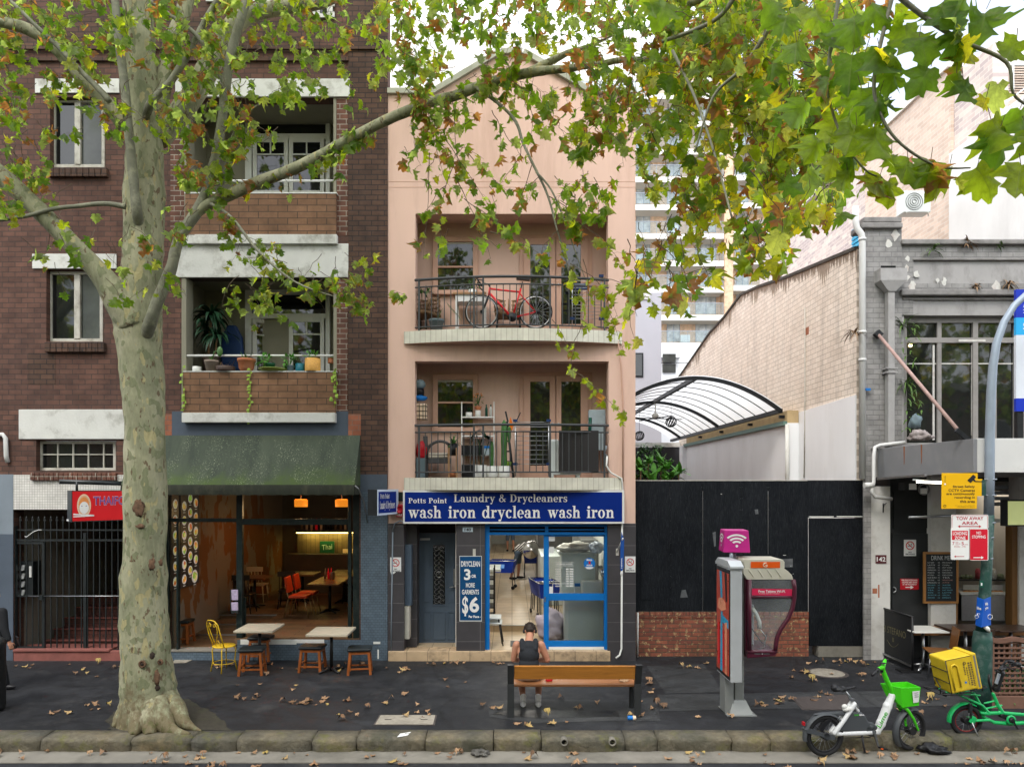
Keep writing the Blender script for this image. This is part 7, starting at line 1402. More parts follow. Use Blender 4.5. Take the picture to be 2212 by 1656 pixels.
MB('black_part').obox((PX+.01,PYY+.45,.72),(.075,.012,.15),(R(-50),0,0)).build('phone',label='dark phone held in the hands of the seated person',cat='phone')
MB('bag_red').obox((X(1186,10.75),10.78,.485),(.09,.06,.035),(0,0,R(20))).tube([(X(1178,10.75),10.78,.48),(X(1184,10.75),10.76,.5),(X(1192,10.75),10.78,.48)],.012,6).build('red_wrapper',label='small red item on the bench seat beside the person',cat='wrapper',bevel=.006)
# customer inside the laundry, bending to a dryer
p2=thing('person','person in a striped top and denim shorts bending into a dryer in the laundry','person',(X(1123,23.3),23.3,.33));ORI[p2.name]=Vector();hm2=Matrix.Rotation(R(-90),3,'Z')@Matrix.Rotation(R(-55),3,'X');HC2=(.62,0,1.1)
mb=MB('skin');[limb(mb,[(-.05+.02*s_,s_*.1,.86),(-.12+.08*s_,s_*.12,.46),(-.18+.12*s_,s_*.12,.08)],[.085,.058,.04])for s_ in(-1,1)];mb.ball((-.05,0,.88),(.13,.17,.12));limb(mb,[(0,0,.95),(.38,0,1.13)],[.14,.14]);limb(mb,[(.44,0,1.15),(.56,0,1.13)],[.06,.055]);head(mb,HC2,hm2)
for s_ in(-1,1):limb(mb,[(.42,s_*.18,1.14),(.5,s_*.22,.9),(.72,s_*.16,.95)],[.055,.045,.032]);hand(mb,(.72,s_*.16,.95),(1,0,.1),(0,0,1),1,.4)
flesh(mb,'body',p2,.012,4);eyes(p2,HC2,hm2);hair(p2,HC2,hm2)
mb=MB('stripe_shirt');limb(mb,[(-.04,0,.96),(.2,0,1.06),(.42,0,1.14)],[.16,.165,.15],1.1);[limb(mb,[(.42,s_*.17,1.14),(.47,s_*.21,.98)],[.072,.066])for s_ in(-1,1)];flesh(mb,'striped_top',p2,.013,4)
mb=MB('denim');mb.ball((-.06,0,.88),(.145,.185,.13));[limb(mb,[(-.05+.02*s_,s_*.1,.86),(-.1+.06*s_,s_*.12,.56)],[.1,.085])for s_ in(-1,1)];flesh(mb,'shorts',p2,.013,4)
for s_ in(-1,1):mb=MB('black_cloth');x_=-.18+.12*s_;mb.ball((x_+.07,s_*.12,.05),(.14,.05,.045)).ball((x_,s_*.12,.07),(.05,.045,.06));flesh(mb,'shoe',p2,.012,3)
p3=dup(p2,(X(1101,33),33,.33),R(100),'person far inside the laundry, only bare legs in view below the door head')
# passer by at the left edge
p4=thing('person','person in dark clothes holding a black phone, walking by the litter bin','person',(X(-11,12.0),11.95,0));ORI[p4.name]=Vector();HC4=(.0,.0,1.58);hm4=Matrix.Rotation(R(-80),3,'Z')
mb=MB('skin');head(mb,HC4,hm4);limb(mb,[(0,0,1.36),(0,0,1.5)],[.065,.055]);limb(mb,[(.2,-.05,1.3),(.27,-.1,1.02),(.36,-.12,.83)],[.055,.045,.03]);hand(mb,(.36,-.12,.83),(.4,-.05,-.9),(.6,-.6,.3),1,.6);limb(mb,[(-.19,.02,1.3),(-.26,.05,1.02),(-.2,-.12,.85)],[.055,.045,.03]);hand(mb,(-.2,-.12,.85),(.2,-.4,-.9),(-1,0,.2),1,.5);mb.ball((0,0,1.2),(.16,.1,.18));mb.ball((0,0,.98),(.15,.1,.16));[limb(mb,[(s_*.09,0,.92),(s_*.1+.06,-.05*s_,.5),(s_*.12+.09*s_,0,.09)],[.09,.06,.042])for s_ in(-1,1)];flesh(mb,'body',p4,.01,4);eyes(p4,HC4,hm4);hair(p4,HC4,hm4)
mb=MB('black_cloth');mb.ball((0,0,1.22),(.19,.13,.19));mb.ball((0,0,1.02),(.185,.13,.2));limb(mb,[(.19,-.04,1.31),(.27,-.1,1.02),(.345,-.12,.87)],[.075,.062,.048]);limb(mb,[(-.19,.02,1.31),(-.26,.05,1.02),(-.21,-.1,.88)],[.075,.062,.048]);limb(mb,[(0,0,1.34),(0,0,1.42)],[.09,.075]);flesh(mb,'hoodie',p4,.012,5)
mb=MB('black_cloth');mb.ball((0,0,.92),(.175,.13,.12));[limb(mb,[(s_*.09,0,.9),(s_*.1+.06,-.05*s_,.5),(s_*.12+.09*s_,0,.1)],[.105,.078,.066])for s_ in(-1,1)];flesh(mb,'trousers',p4,.012,5)
for s_ in(-1,1):mb=MB('black_part');x_=s_*.12+.09*s_;mb.ball((x_+.05,0,.045),(.13,.048,.045)).ball((x_,0,.07),(.05,.045,.06));flesh(mb,'shoe',p4,.01,3)
MB('black_part').obox(W(39.5,1383,11.8),(.016,.085,.16),(R(10),R(-18),R(60))).build('phone',label='black phone in the hand of the dark clothed person by the bin',cat='phone',bevel=.004)
M('bin_dark',(0.02,0.022,0.023),.5,.2,6,.05);MB('bin_dark').lathe([(0,0),(.27,0),(.3,.06),(.3,.98),(.31,1.0),(.3,1.06),(.24,1.1),(0,1.12)],(X(4,10.8)-.3,10.8,0),30).build('litter_bin',label='dark round litter bin in front of the dark clothed person',cat='bin')
# ---------------------------------------------------------------- telephone booth and advertising panel
M('silver',(0.48,0.5,0.51),.45,.06,4,metal=.3);M('booth_maroon',(0.085,0.012,0.028),.35,.1,5,coat=.3);M('booth_cream',(0.55,0.52,0.42),.4,.05,4);M('poster_red',(0.42,0.06,0.035),.3,.3,3);M('poster_blue',(0.02,0.3,0.5),.3,.15);M('poster_peach',(0.7,0.27,0.15),.3,.2);M('magenta',(0.5,0.022,0.22),.4,.06,4);M('orange_sign',(0.75,0.1,0.008),.4,.05)
tb_=thing('phone_booth','maroon and cream telephone booth with a silver advertising panel on one post','phone booth',(3.4,10.75,0));PXF=3.165
mb=MB('silver');mb.box(PXF,PXF+.17,10.3,11.0,.57,2.22).build('advert_case',tb_,bevel=.012);mb=MB('silver');mb.prism([(10.27,2.22),(10.27,2.26),(10.4,2.33),(10.9,2.33),(11.03,2.26),(11.03,2.22)],(PXF-.015,0,0),(0,1,0),UZ,(.2,0,0)).build('advert_cap',tb_,bevel=.01)
MB('black_part').box(PXF-.006,PXF,10.31,10.99,.6,2.2).build('advert_frame',tb_);ps2=MB('poster_red').box(PXF-.012,PXF-.006,10.35,10.95,.65,2.14).build('poster',tb_)
def pj(pts,mat,l):return MB(mat).prism([(10.35+.6*p[0],.65+1.49*p[1])for p in pts],(PXF-.0125-.0012*l,0,0),(0,1,0),UZ,(-.001,0,0)).build('poster_shape',ps2)
pj([(.5,0),(.68,0),(.66,.45),(.62,.62),(.74,1),(.56,1),(.48,.64),(.5,.4)],'poster_blue',1);pj([(0,.46),(.5,.5),(.5,.57),(0,.54)],'poster_blue',2);pj([(.12,0),(.28,0),(.3,.5),(.12,.52)],'poster_peach',3);pj([(.55,.6),(.9,.62),(.8,.72),(.5,.74),(.2,.7),(.2,.64)],'poster_peach',4);pj([(.1,.72),(.2,.72),(.3,1),(.15,1)],'black_part',5);pj([(.72,.05),(.82,.05),(.85,.45),(.75,.5)],'sign_red',6);pj([(.32,.05),(.44,.05),(.42,.42),(.34,.42)],'sign_red',7)
M('booth_grey',(0.26,0.27,0.26),.5,.1,4,metal=.3);mb=MB('booth_grey');mb.box(3.36,3.5,10.72,10.92,.0,2.24).build('post',tb_,bevel=.01);mb=MB('booth_grey');P=[(3.24,10.6,.004),(3.6,10.6,.004),(3.6,11.0,.004),(3.24,11.0,.004),(3.33,10.7,.2),(3.52,10.7,.2),(3.52,10.94,.2),(3.33,10.94,.2)];mb.add(P,[(0,1,5,4),(1,2,6,5),(2,3,7,6),(3,0,4,7),(4,5,6,7)]).box(3.2,3.64,10.56,11.04,0,.012).box(3.2,3.33,10.68,10.95,.0,.57);mb.build('base',tb_)
MB('galv').rod((3.36,10.9,2.3),(3.36,10.9,2.4),.03).build('stem',tb_)
wf=thing('wifi_cube','magenta cube with white wireless waves on the booth pole','sign',W(1593,1193,10.85));cz=W(1594,1193,10.85);h=.34;a_,b_=.2,.178
rz=Matrix.Rotation(R(-6),4,'Z');P=[Vector((sx_*(a_ if z==0 else b_),sy*(a_ if z==0 else b_),z))for z in(0,h)for sx_,sy in((-1,-1),(1,-1),(1,1),(-1,1))];P=[cz+Vector((0,.2,0))+rz@p for p in P];MB('magenta').add(P,[(0,3,2,1),(4,5,6,7),(0,1,5,4),(1,2,6,5),(2,3,7,6),(3,0,4,7)]).build('cube',wf,bevel=.012);MB('galv').rod(cz+Vector((0,.2,0)),cz+Vector((0,.2,-.34)),.028).build('pole',wf)
def waves(o_,u,v,s,par):
 mb=MB('letter_white');nr_=u.cross(v)
 for r in(.055,.095,.135):
  pts=[(r+d)for d in(0,)];n=14;vs=[]
  for k in range(n+1):
   a=R(45+90*k/n);[vs.append(o_+u*(q*math.cos(a)*s*1.15)+v*(q*math.sin(a)*s)+nr_*.004)for q in(r-.011,r+.011)]
  mb.add(vs,[(2*k,2*k+1,2*k+3,2*k+2)for k in range(n)])
 mb.add([o_+u*(.016*s*math.cos(a))+v*(.016*s*math.sin(a)-.0)+nr_*.004 for a in[k*math.pi/6 for k in range(12)]],[tuple(range(12))]);mb.build('wave_symbol',par)
uu=(P[1]-P[0]).normalized();vv=((P[4]+P[5])/2-(P[0]+P[1])/2).normalized();waves((P[0]+P[1])/2+vv*.1,uu,vv,1.25,wf);uu=(P[0]-P[3]).normalized();vv=((P[4]+P[7])/2-(P[0]+P[3])/2).normalized();waves((P[0]+P[3])/2+vv*.1,uu,vv,1.25,wf)
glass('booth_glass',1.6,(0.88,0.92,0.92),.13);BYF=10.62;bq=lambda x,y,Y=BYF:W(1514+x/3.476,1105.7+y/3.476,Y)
def prof(pts,Y):return[bq(x,y,Y)for x,y in pts]
hood=[(318,425),(335,420),(620,420),(650,440),(680,470),(692,505),(345,505),(318,460)]
mb=MB('booth_cream');vs=prof(hood,BYF);n=len(vs);mb.add(vs+[v+Vector((0,.72,0))for v in vs],[tuple(range(n)),tuple(range(2*n-1,n-1,-1))]+[(k,k+n,(k+1)%n+n,(k+1)%n)for k in range(n)]);vs=prof([(325,355),(612,355),(626,372),(626,421),(325,421),(318,372)],BYF+.004);mb.add(vs+[v+Vector((0,.5,0))for v in vs],[tuple(range(6)),tuple(range(11,5,-1))]+[(k,k+6,(k+1)%6+6,(k+1)%6)for k in range(6)]);[mb.tube([bq(x,428,BYF-.004),bq(x+30,470,BYF-.004),bq(x+38,486,BYF-.004)],.008,6)for x in(355,425,495,560)];mb.build('hood',tb_,bevel=.01)
os_=MB('orange_sign');vs=prof([(372,371),(592,371),(592,418),(372,418)],BYF-.006);os_.add(vs,[(3,2,1,0)]);osb=os_.build('top_sign',tb_);mb=MB('ink_cream');mb.tube([bq(480,380,BYF-.008),bq(466,392,BYF-.008),bq(470,406,BYF-.008),bq(484,411,BYF-.008),bq(495,404,BYF-.008),bq(494,396,BYF-.008),bq(482,396,BYF-.008)],.008,6).tube([bq(468,382,BYF-.008),bq(490,379,BYF-.008)],.007,6);mb.build('emblem',osb)
rim_pts=[(362,505),(362,1035)],[(690,505),(700,560),(698,640),(685,720),(650,800),(600,870),(572,930),(560,990),(556,1040)]
for dy in(0,.66):
 mb=MB('booth_maroon')
 for pth in rim_pts:mb.tube(prof(pth,BYF+dy),.032,8)
 mb.tube(prof([(350,635),(698,635)],BYF+dy),.022,6).tube(prof([(345,1045),(565,1045)],BYF+dy),.03,6);mb.build('side_frame',tb_)
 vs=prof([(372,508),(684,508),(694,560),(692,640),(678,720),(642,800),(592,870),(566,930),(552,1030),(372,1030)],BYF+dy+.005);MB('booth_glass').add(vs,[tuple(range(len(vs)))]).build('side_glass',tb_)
mb=MB('booth_maroon');vs=prof([(345,1035),(568,1035),(562,1078),(345,1095)],BYF-.01);mb.add(vs+[v+Vector((0,.7,0))for v in vs],[tuple(range(4)),(7,6,5,4)]+[(k,k+4,(k+1)%4+4,(k+1)%4)for k in range(4)]);mb.build('shelf',tb_,bevel=.01);mb=MB('steel');[mb.add(prof([(x,1052),(x+44,1052),(x+44,1066),(x,1066)],BYF-.013),[(3,2,1,0)])for x in(400,470)];mb.lathe([(0,0),(.012,.0),(.012,.01)],bq(457,1060,BYF-.02),12,Matrix.Rotation(R(90),4,'X'));mb.build('shelf_slot',tb_)
mb=MB('booth_maroon');mb.box(3.5,3.58,10.66,11.26,.95,2.2).build('back_panel',tb_);mb=MB('silver');mb.box(3.58,3.68,10.8,11.1,1.0,1.62).build('telephone',tb_,bevel=.02);mb=MB('pot_white');mb.tube([(3.62,10.74,1.58),(3.68,10.72,1.5),(3.73,10.72,1.38),(3.73,10.72,1.28)],[.035,.028,.028,.035],10).build('handset',tb_);mb=MB('dark_metal');mb.tube([(3.6,10.74,1.3),(3.74,10.72,1.1),(3.8,10.72,1.02),(3.84,10.72,1.2)],.009,6);mb.mat('steel').tube([(3.73,10.71,1.28),(3.83,10.71,1.15),(3.8,10.71,1.0),(3.7,10.71,.97)],.006,6);mb.build('cord',tb_)
M('wifi_red',(0.6,0.02,0.08),.4,.05);st2=MB('wifi_red');st2.add(prof([(381,572),(683,576),(681,626),(381,622)],BYF-.004),[(3,2,1,0)]);so2=st2.build('banner_strip',tb_);mb=MB('letter_white');text(mb,'Free Telstra Wi-Fi.',bq(430,603,BYF-.007),UX,UZ,(632-430)/3.476*BYF/F,.04,.02);text(mb,'Available here for everyone',bq(432,614,BYF-.007),UX,UZ,155/3.476*BYF/F,.015,.01);mb.build('lettering',so2)
# can lying by the bench, wrapper, tickets
M('rubbish_bag_grey',(0.1,0.095,0.085),.8,.5,12);cn=thing('drink_can','blue and cream drink can lying on the footpath under the right end of the bench','can',W(1362,1554,10.35));q=Matrix.Rotation(R(90),4,'Y')@Matrix.Rotation(R(0),4,'X');cc=Vector((X(1355,10.4),10.4,.035));MB('sticker_blue').lathe([(0,0),(.028,0),(.033,.01),(.033,.075)],cc,16,q).mat('ink_cream').lathe([(.0331,.075),(.033,.11),(.028,.122),(0,.122)],cc,16,q).build('can_body',cn)
MB('paperw').add([(*gp(857,1591,.02),.02),(*gp(880,1587,.02),.021),(*gp(888,1580,.02),.026),(*gp(864,1583,.02),.02)],[(0,1,2,3)]).build('paper_scrap',label='white scrap of paper on the kerb left of the bench',cat='paper')
lump((X(1036,9.5),9.5,-.145),(.1,.07,.045),'rubbish_bag_grey','crumpled_bag','crumpled grey bag in the gutter below the kerb','bag',21,22,12,.25);lump((X(2020,9.55),9.58,-.12),(.13,.08,.05),'black_part','rubbish_bag','crumpled black plastic bag in the gutter behind the front wheel of the white bike','bag',22,22,12,.28)
# ---------------------------------------------------------------- white and green share bike
M('bike_white',(0.66,0.67,0.67),.3,.04,4,coat=.4);M('bike_grey',(0.06,0.066,0.072),.5,.1,5,.03);M('bike_green',(0.06,0.56,0.01),.35,.06,4,coat=.3);M('green_ink',(0.05,0.42,0.02),.4)
eb=thing('share_bike','white and bright green electric share bike with a green basket standing in the gutter','bicycle',(4.15,9.44,-.172));eb.rotation_euler.z=R(10);ORI[eb.name]=Vector()
def e(x,y,o_=0.0):
 gnd=1185-35*(x-345)/820;return Vector(((x-345)*.00156,o_,(gnd-y)*.00143))
wheel(eb,e(345,985),.275,.03,'y',rim='black_part',spokes=22,hub=.05,rimw=.012)
fm=Matrix.Rotation(R(11),3,'Z');wheel(eb,e(1168,950),.275,.03,'y',mtx=fm,rim='black_part',spokes=22,hub=.06,rimw=.012)
def slab2(mb,pts,th,f=e):
 a=[f(*p)for p in pts];n=len(a);mb.add([v+Vector((0,-th/2,0))for v in a]+[v+Vector((0,th/2,0))for v in a],[tuple(range(n)),tuple(range(2*n-1,n-1,-1))]+[(k,k+n,(k+1)%n+n,(k+1)%n)for k in range(n)]);return mb
mb=MB('bike_white');limb(mb,[e(990,620),e(945,720),e(880,880),e(840,955)],[.05,.064,.066,.055],.8);limb(mb,[e(850,962),e(640,966),e(425,970)],[.044,.042,.036],.9);limb(mb,[e(612,690,-.03),e(520,825,-.035),e(420,955,-.035)],[.032,.03,.032]);limb(mb,[e(612,690,.03),e(520,825,.035),e(420,955,.035)],[.032,.03,.032]);limb(mb,[e(615,695),e(660,760)],[.026,.024]);flesh(mb,'frame',eb,.009,4)
mb=slab2(MB('bike_grey'),[(235,785),(300,772),(480,762),(600,765),(690,772),(720,800),(752,862),(800,872),(830,905),(838,945),(700,948),(440,946),(560,800),(420,800),(300,800)],.06);mb.build('battery_cover',eb,bevel=.018)
mb=MB('bike_grey');vs,fs=[],[];n=20
for k in range(n+1):
 a=R(190-150*k/n);c_=e(345,985)
 for(r,y)in((.285,-.045),(.305,-.03),(.31,0),(.305,.03),(.285,.045)):vs.append(c_+Vector((math.cos(a)*r,y,math.sin(a)*r)))
for k in range(n):fs+=[(5*k+j,5*k+j+1,5*k+j+6,5*k+j+5)for j in range(4)]
mb.add(vs,fs,True);slab2(mb,[(148,915),(190,905),(330,960),(420,975),(425,1012),(360,1015),(300,980),(160,945)],.1);mb.build('rear_fender',eb)
mb=slab2(MB('black_part'),[(275,930),(330,850),(400,800),(430,815),(350,900),(320,945)],.05);mb.build('wheel_lock',eb,bevel=.01);MB('fire_red').obox(e(148,868),(.02,.05,.045)).build('tail_light',eb)
mb=MB('steel');mb.rod(e(540,572),e(605,660),.016,12).rod(e(600,650),e(655,735),.024,12).obox(e(600,655),(.06,.05,.03));mb.build('seat_post',eb);mb=MB('black_part');limb(mb,[e(440,545),e(520,555),e(625,536)],[.055,.045,.022],.6);mb.ball(e(465,552),(.075,.085,.035));flesh(mb,'saddle',eb,.008,5)
mb=MB('white_paint');mb.ball(e(545,735,-.03),(.07,.04,.04),12,8).ball(e(520,712,-.03),(.04,.03,.035),10,8);mb.build('cable_lock',eb)
mb=MB('bike_green');limb(mb,[e(990,590),e(930,460),e(895,375)],[.043,.036,.036],.85);limb(mb,[e(800,345,-.12),e(895,360),e(985,310,.13)],[.022,.034,.022]);flesh(mb,'stem',eb,.009,4)
mb=MB('black_part');mb.rod(e(800,345,-.12),e(680,384,-.24),.018,10).ball(e(765,356,-.16),.026,10,8).rod(e(985,310,.13),e(1032,322,.24),.018,10).tube([e(770,362,-.18),e(720,402,-.26)],.006,6).tube([e(930,330,.05),e(1000,345,.2),e(1060,350,.3),e(960,400,.1)],.006,6);mb.build('handlebar_grip',eb);mb=MB('black_part');mb.rod(e(868,383,-.045),e(868,383,-.038),.022,14).ball(e(900,316),(.04,.03,.012),10,6);mb.build('bell',eb)
bk=lambda x,y,o_:e(x,y,o_);mb=MB('bike_green');T0=[bk(930,522,.1),bk(1012,522,-.12),bk(1195,520,-.12),bk(1185,512,.1)];B0=[bk(980,640,.08),bk(1040,708,-.1),bk(1190,692,-.1),bk(1175,650,.08)];mb.add(T0+B0,[(0,1,5,4),(1,2,6,5),(2,3,7,6),(3,0,4,7),(4,5,6,7)]);bko=mb.build('basket',eb);sm_=bko.modifiers.new('wall','SOLIDIFY');sm_.thickness=.012;bv=bko.modifiers.new('bevel','BEVEL');bv.width=.015;bv.segments=2
mb=MB('sign_white');L4=[bk(1115,556,-.125),bk(1186,550,-.125),bk(1184,660,-.11),bk(1132,668,-.11)];mb.add([v+Vector((-.002,-.014,0))for v in L4],[(3,2,1,0)]);lbo=mb.build('label_plate',bko);mb=MB('bike_grey');d_=lambda k:[L4[0].lerp(L4[3],k)+Vector((.005,-.018,0)),(L4[1]-L4[0]).normalized()]
for k,s_ in enumerate(('SCAN TO','RIDE NOW','DOWNLOAD')):o_,u=d_(.12+.17*k);text(mb,s_,o_+Vector((.02,0,-.01)),u,UZ,.06,.012,.02)
mb.build('lettering',lbo)
mb=MB('bike_green')
for s_ in(-.075,.06):limb(mb,[e(1050,715),e(1085,735)+fm@Vector((0,s_,0)),e(1150,830)+fm@Vector((0,s_,0)),e(1215 if s_<0 else 1150,945)+fm@Vector((0,s_*.6,0))],[.03,.024,.02,.016])
flesh(mb,'fork',eb,.008,3)
mb=MB('bike_grey');vs,fs=[],[];n=18;c_=e(1168,950)
for k in range(n+1):
 a=R(220-150*k/n)
 for(r,y)in((.275,-.05),(.3,-.032),(.306,0),(.3,.032),(.275,.05)):vs.append(c_+fm@Vector((math.cos(a)*r,y,math.sin(a)*r)))
for k in range(n):fs+=[(5*k+j,5*k+j+1,5*k+j+6,5*k+j+5)for j in range(4)]
mb.add(vs,fs,True);mb.build('front_fender',eb)
mb=MB('bike_grey');mb.lathe([(0,-.06),(.075,-.06),(.085,-.03),(.085,.03),(0,.03)],e(785,940),26,Matrix.Rotation(R(90),4,'X'));mb.build('motor',eb);mb=MB('steel');mb.bar(e(778,940,-.075),e(812,1082,-.085),.026).lathe([(0,0),(.024,0),(.024,.02)],e(778,940,-.07),14,Matrix.Rotation(R(90),4,'X'));mb.build('crank',eb);mb=MB('black_part');mb.obox(e(838,1084,-.12),(.1,.08,.018),(0,R(12),0));mb.mat('orange_sign').obox(e(812,1080,-.162),(.035,.006,.014),(0,R(12),0));mb.build('pedal',eb)
mb=MB('black_part');mb.tube([e(690,985,-.02),e(688,1060,-.05),e(684,1130,-.09)],[.012,.012,.016],8).tube([e(640,1010),e(430,1010),e(780,1010)],.006,5);mb.build('kickstand',eb)
mb=MB('green_ink');ax=(e(985,735)-e(895,905)).normalized();sd_=Vector((ax.z,0,-ax.x));text(mb,'Lime',e(846,912,-.066),ax,Vector((-ax.z,0,ax.x)),.225,.075,.012);mb.mat('bike_green');text(mb,'Lime',e(606,797,-.047),UX,UZ,.062,.026,.02);mb.mat('ink_white');text(mb,'Bike',e(654,797,-.047),UX,UZ,.066,.026,.02);mb.mat('bike_grey');text(mb,'On Lime + Uber Apps',e(478,974,-.034),UX,UZ,.29,.024,-.005);mb.build('lettering',eb)
# ---------------------------------------------------------------- green delivery bike with the yellow bag
M('jade',(0.01,0.36,0.1),.35,.08,5,coat=.4);M('bag_yellow',(0.6,0.42,0.02),.5,.14,3,.15,dirt=(0.3,0.2,0.03),dscale=2.5,damt=.6,bscale=9);M('rim_red',(0.16,0.02,0.02),.5,.2)
db=thing('delivery_bike','jade green electric delivery bike carrying the tilted yellow bag','bicycle',W(2160,1588,9.8));DYB=9.82
d3=lambda x,y,o_=0.0:W(1701.1+x/4.335,1360.9+y/4.335,DYB)+Vector((0,o_,0))
wheel(db,d3(1668,840),.222,.032,'y',rim='rim_red',spokes=10,hub=.05,rimw=.01);wheel(db,d3(2560,850),.222,.032,'y',rim='rim_red',spokes=10,hub=.05,rimw=.01)
mb=MB('jade')
for s_ in(-.05,.05):limb(mb,[d3(1450,560,s_*1.6),d3(1760,590,s_*1.6)],[.014,.014]);limb(mb,[d3(1600,600,s_),d3(1800,690,s_),d3(1860,760,s_)],[.016,.017,.02]);limb(mb,[d3(1690,830,s_*1.3),d3(1860,825,s_)],[.02,.02]);limb(mb,[d3(1790,760,s_),d3(1860,770,s_)],[.02,.02])
limb(mb,[d3(1745,590),d3(1800,690),d3(1850,760)],[.018,.02,.022]);limb(mb,[d3(1800,775),d3(2000,770),d3(2260,790)],[.028,.026,.024]);limb(mb,[d3(1800,790),d3(1930,860),d3(2080,870),d3(2260,860)],[.022,.026,.03,.026]);limb(mb,[d3(1920,590),d3(1960,690),d3(2010,765)],[.024,.026,.026]);limb(mb,[d3(1850,730),d3(2000,700)],[.014,.014]);limb(mb,[d3(1840,680),d3(1950,655)],[.014,.014]);limb(mb,[d3(2260,790),d3(2400,620),d3(2440,520)],[.024,.026,.022]);limb(mb,[d3(2400,620),d3(2560,850)],[.022,.016]);limb(mb,[d3(2260,860),d3(2330,740)],[.026,.02]);flesh(mb,'frame',db,.008,3)
mb=MB('jade');vs,fs=[],[];n=16;c_=d3(1668,840)
for k in range(n+1):
 a=R(185-125*k/n)
 for(r,y)in((.235,-.05),(.25,-.03),(.254,0),(.25,.03),(.235,.05)):vs.append(c_+Vector((math.cos(a)*r,y,math.sin(a)*r)))
for k in range(n):fs+=[(5*k+j,5*k+j+1,5*k+j+6,5*k+j+5)for j in range(4)]
mb.add(vs,fs,True);mb.build('rear_fender',db);mb=MB('jade');mb.torus(d3(2065,825,-.05),.05,.016,'y',24,8);mb.build('chain_ring',db);MB('black_part').rod(d3(2065,825,-.09),d3(2065,825,.09),.03,12).rod(d3(2000,795,-.04),d3(2000,795,.04),.03,12).bar(d3(2065,825,-.09),d3(2105,900,-.1),.02).build('crank',db)
mb=MB('dark_metal');[mb.torus(d3(1672,672+11*k,-.08),.022,.006,'z',12,5)for k in range(8)];mb.rod(d3(1672,660,-.08),d3(1680,800,-.08),.01);mb.build('shock_spring',db);MB('jade').obox(d3(1700,820,-.07),(.07,.03,.1),(0,R(30),0)).build('swing_arm',db,bevel=.01)
mb=MB('steel');mb.tube([d3(1690,840,-.08),d3(1720,930,-.1),d3(1745,985,-.12)],.006,6).torus(d3(1745,985,-.12),.015,.004,'y',12,5);mb.build('kickstand',db)
mb=MB('black_part');mb.tube([d3(1905,570),d3(1880,470),d3(1885,410)],.014,8).tube([d3(1930,350,-.1),d3(2010,330),d3(2090,300,.1)],.014,8).rod(d3(1932,352,-.12),d3(2000,335,-.08),.02,10);[mb.tube([d3(2010,330),d3(2060+20*k,280+25*k),d3(2140+12*k,310+10*k),d3(2190,350+12*k)],.007,6)for k in range(5)];mb.ball(d3(2110,300,.05),(.05,.04,.03),10,8).ball(d3(2160,320,.02),(.05,.04,.035),10,8);mb.build('handlebar',db)
mb=MB('black_part');limb(mb,[d3(1990,400),d3(1950,540)],[.06,.055],.7);flesh(mb,'saddle_back',db,.01,4);MB('galv').obox(d3(1935,440,-.06),(.045,.02,.15),(0,R(18),0)).build('mirror',db,bevel=.008)
rk=MB('black_metal');ry=.17
for s_ in(-ry,ry):rk.tube([d3(1340,560,s_),d3(1500,572,s_),d3(1790,498,s_)],.009,6);rk.tube([d3(1515,505,s_),d3(1520,452,s_),d3(1545,445,s_),d3(1720,468,s_),d3(1745,490,s_),d3(1745,530,s_)],.009,6)
rk.tube([d3(1360,560,-ry),d3(1356,490,-ry),d3(1420,458,.1),d3(1440,470,.15),d3(1440,530,.15)],.009,6);[rk.rod(d3(x,y,-ry),d3(x,y,ry),.008,6)for x,y in((1340,560),(1440,566),(1560,557),(1680,526),(1790,498))];rk.build('cargo_rack',db);MB('black_part').obox(d3(1465,600),(.06,.04,.04),(0,R(20),0)).build('rear_lamp',db,bevel=.01)
yb=thing('delivery_bag','yellow insulated delivery bag tilted on the rack of the jade green bike','bag',d3(1580,545));tl_=Matrix.Rotation(R(-11.5),4,'Y');yb.rotation_euler=(0,R(-11.5),R(1));ORI[yb.name]=Vector()
MB('bag_yellow').box(-.19,.19,-.19,.19,.02,.49).build('body',yb,bevel=.022);MB('bag_yellow').box(.165,.235,-.2,.2,.015,.505).build('flap',yb,bevel=.012);M('grey_tape',(0.16,0.16,0.15),.5,.1);MB('grey_tape').box(.19,.212,-.2035,-.2005,.04,.48).build('reflective_strip',yb)
mb=MB('black_part');mb.box(-.195,.16,-.1935,-.1905,.478,.484).tube([(-.19,-.195,.02),(-.19,-.195,.485)],.006,5).tube([(-.195,-.19,.17),(-.195,.19,.17)],.006,5).tube([(-.195,-.19,.33),(-.195,.19,.33)],.006,5);mb.build('piping',yb)
mb=MB('bag_yellow');mb.tube([(-.14,-.196,.06),(-.14,-.2,.36),(-.12,-.2,.4),(-.08,-.2,.41),(-.05,-.2,.38),(-.05,-.2,.1)],.012,8);mb.build('handle_strap',yb)
M('ink_soft',(0.12,0.085,0.03),.7,.3);mb=MB('ink_soft')
for k,(x,y0,y1,h_)in enumerate(((.035,.22,.4,.02),(.07,.1,.34,.014),(.1,.06,.4,.026),(.135,.06,.4,.022))):
 z=y1
 while z>y0+.02:l=rng.uniform(.012,.028);mb.add([(x,-.1935,z),(x+h_,-.1935,z),(x+h_,-.1935,z-l),(x,-.1935,z-l)],[(0,1,2,3)]);z-=l+.008
mb.torus((.06,-.194,.4),.016,.004,'y',14,5);mb.mat('sticker_blue').add([(.03+.016*math.cos(a),-.1936,.14+.016*math.sin(a))for a in[k*math.pi/6 for k in range(12)]],[tuple(range(12))]);mb.build('printed_marks',yb)
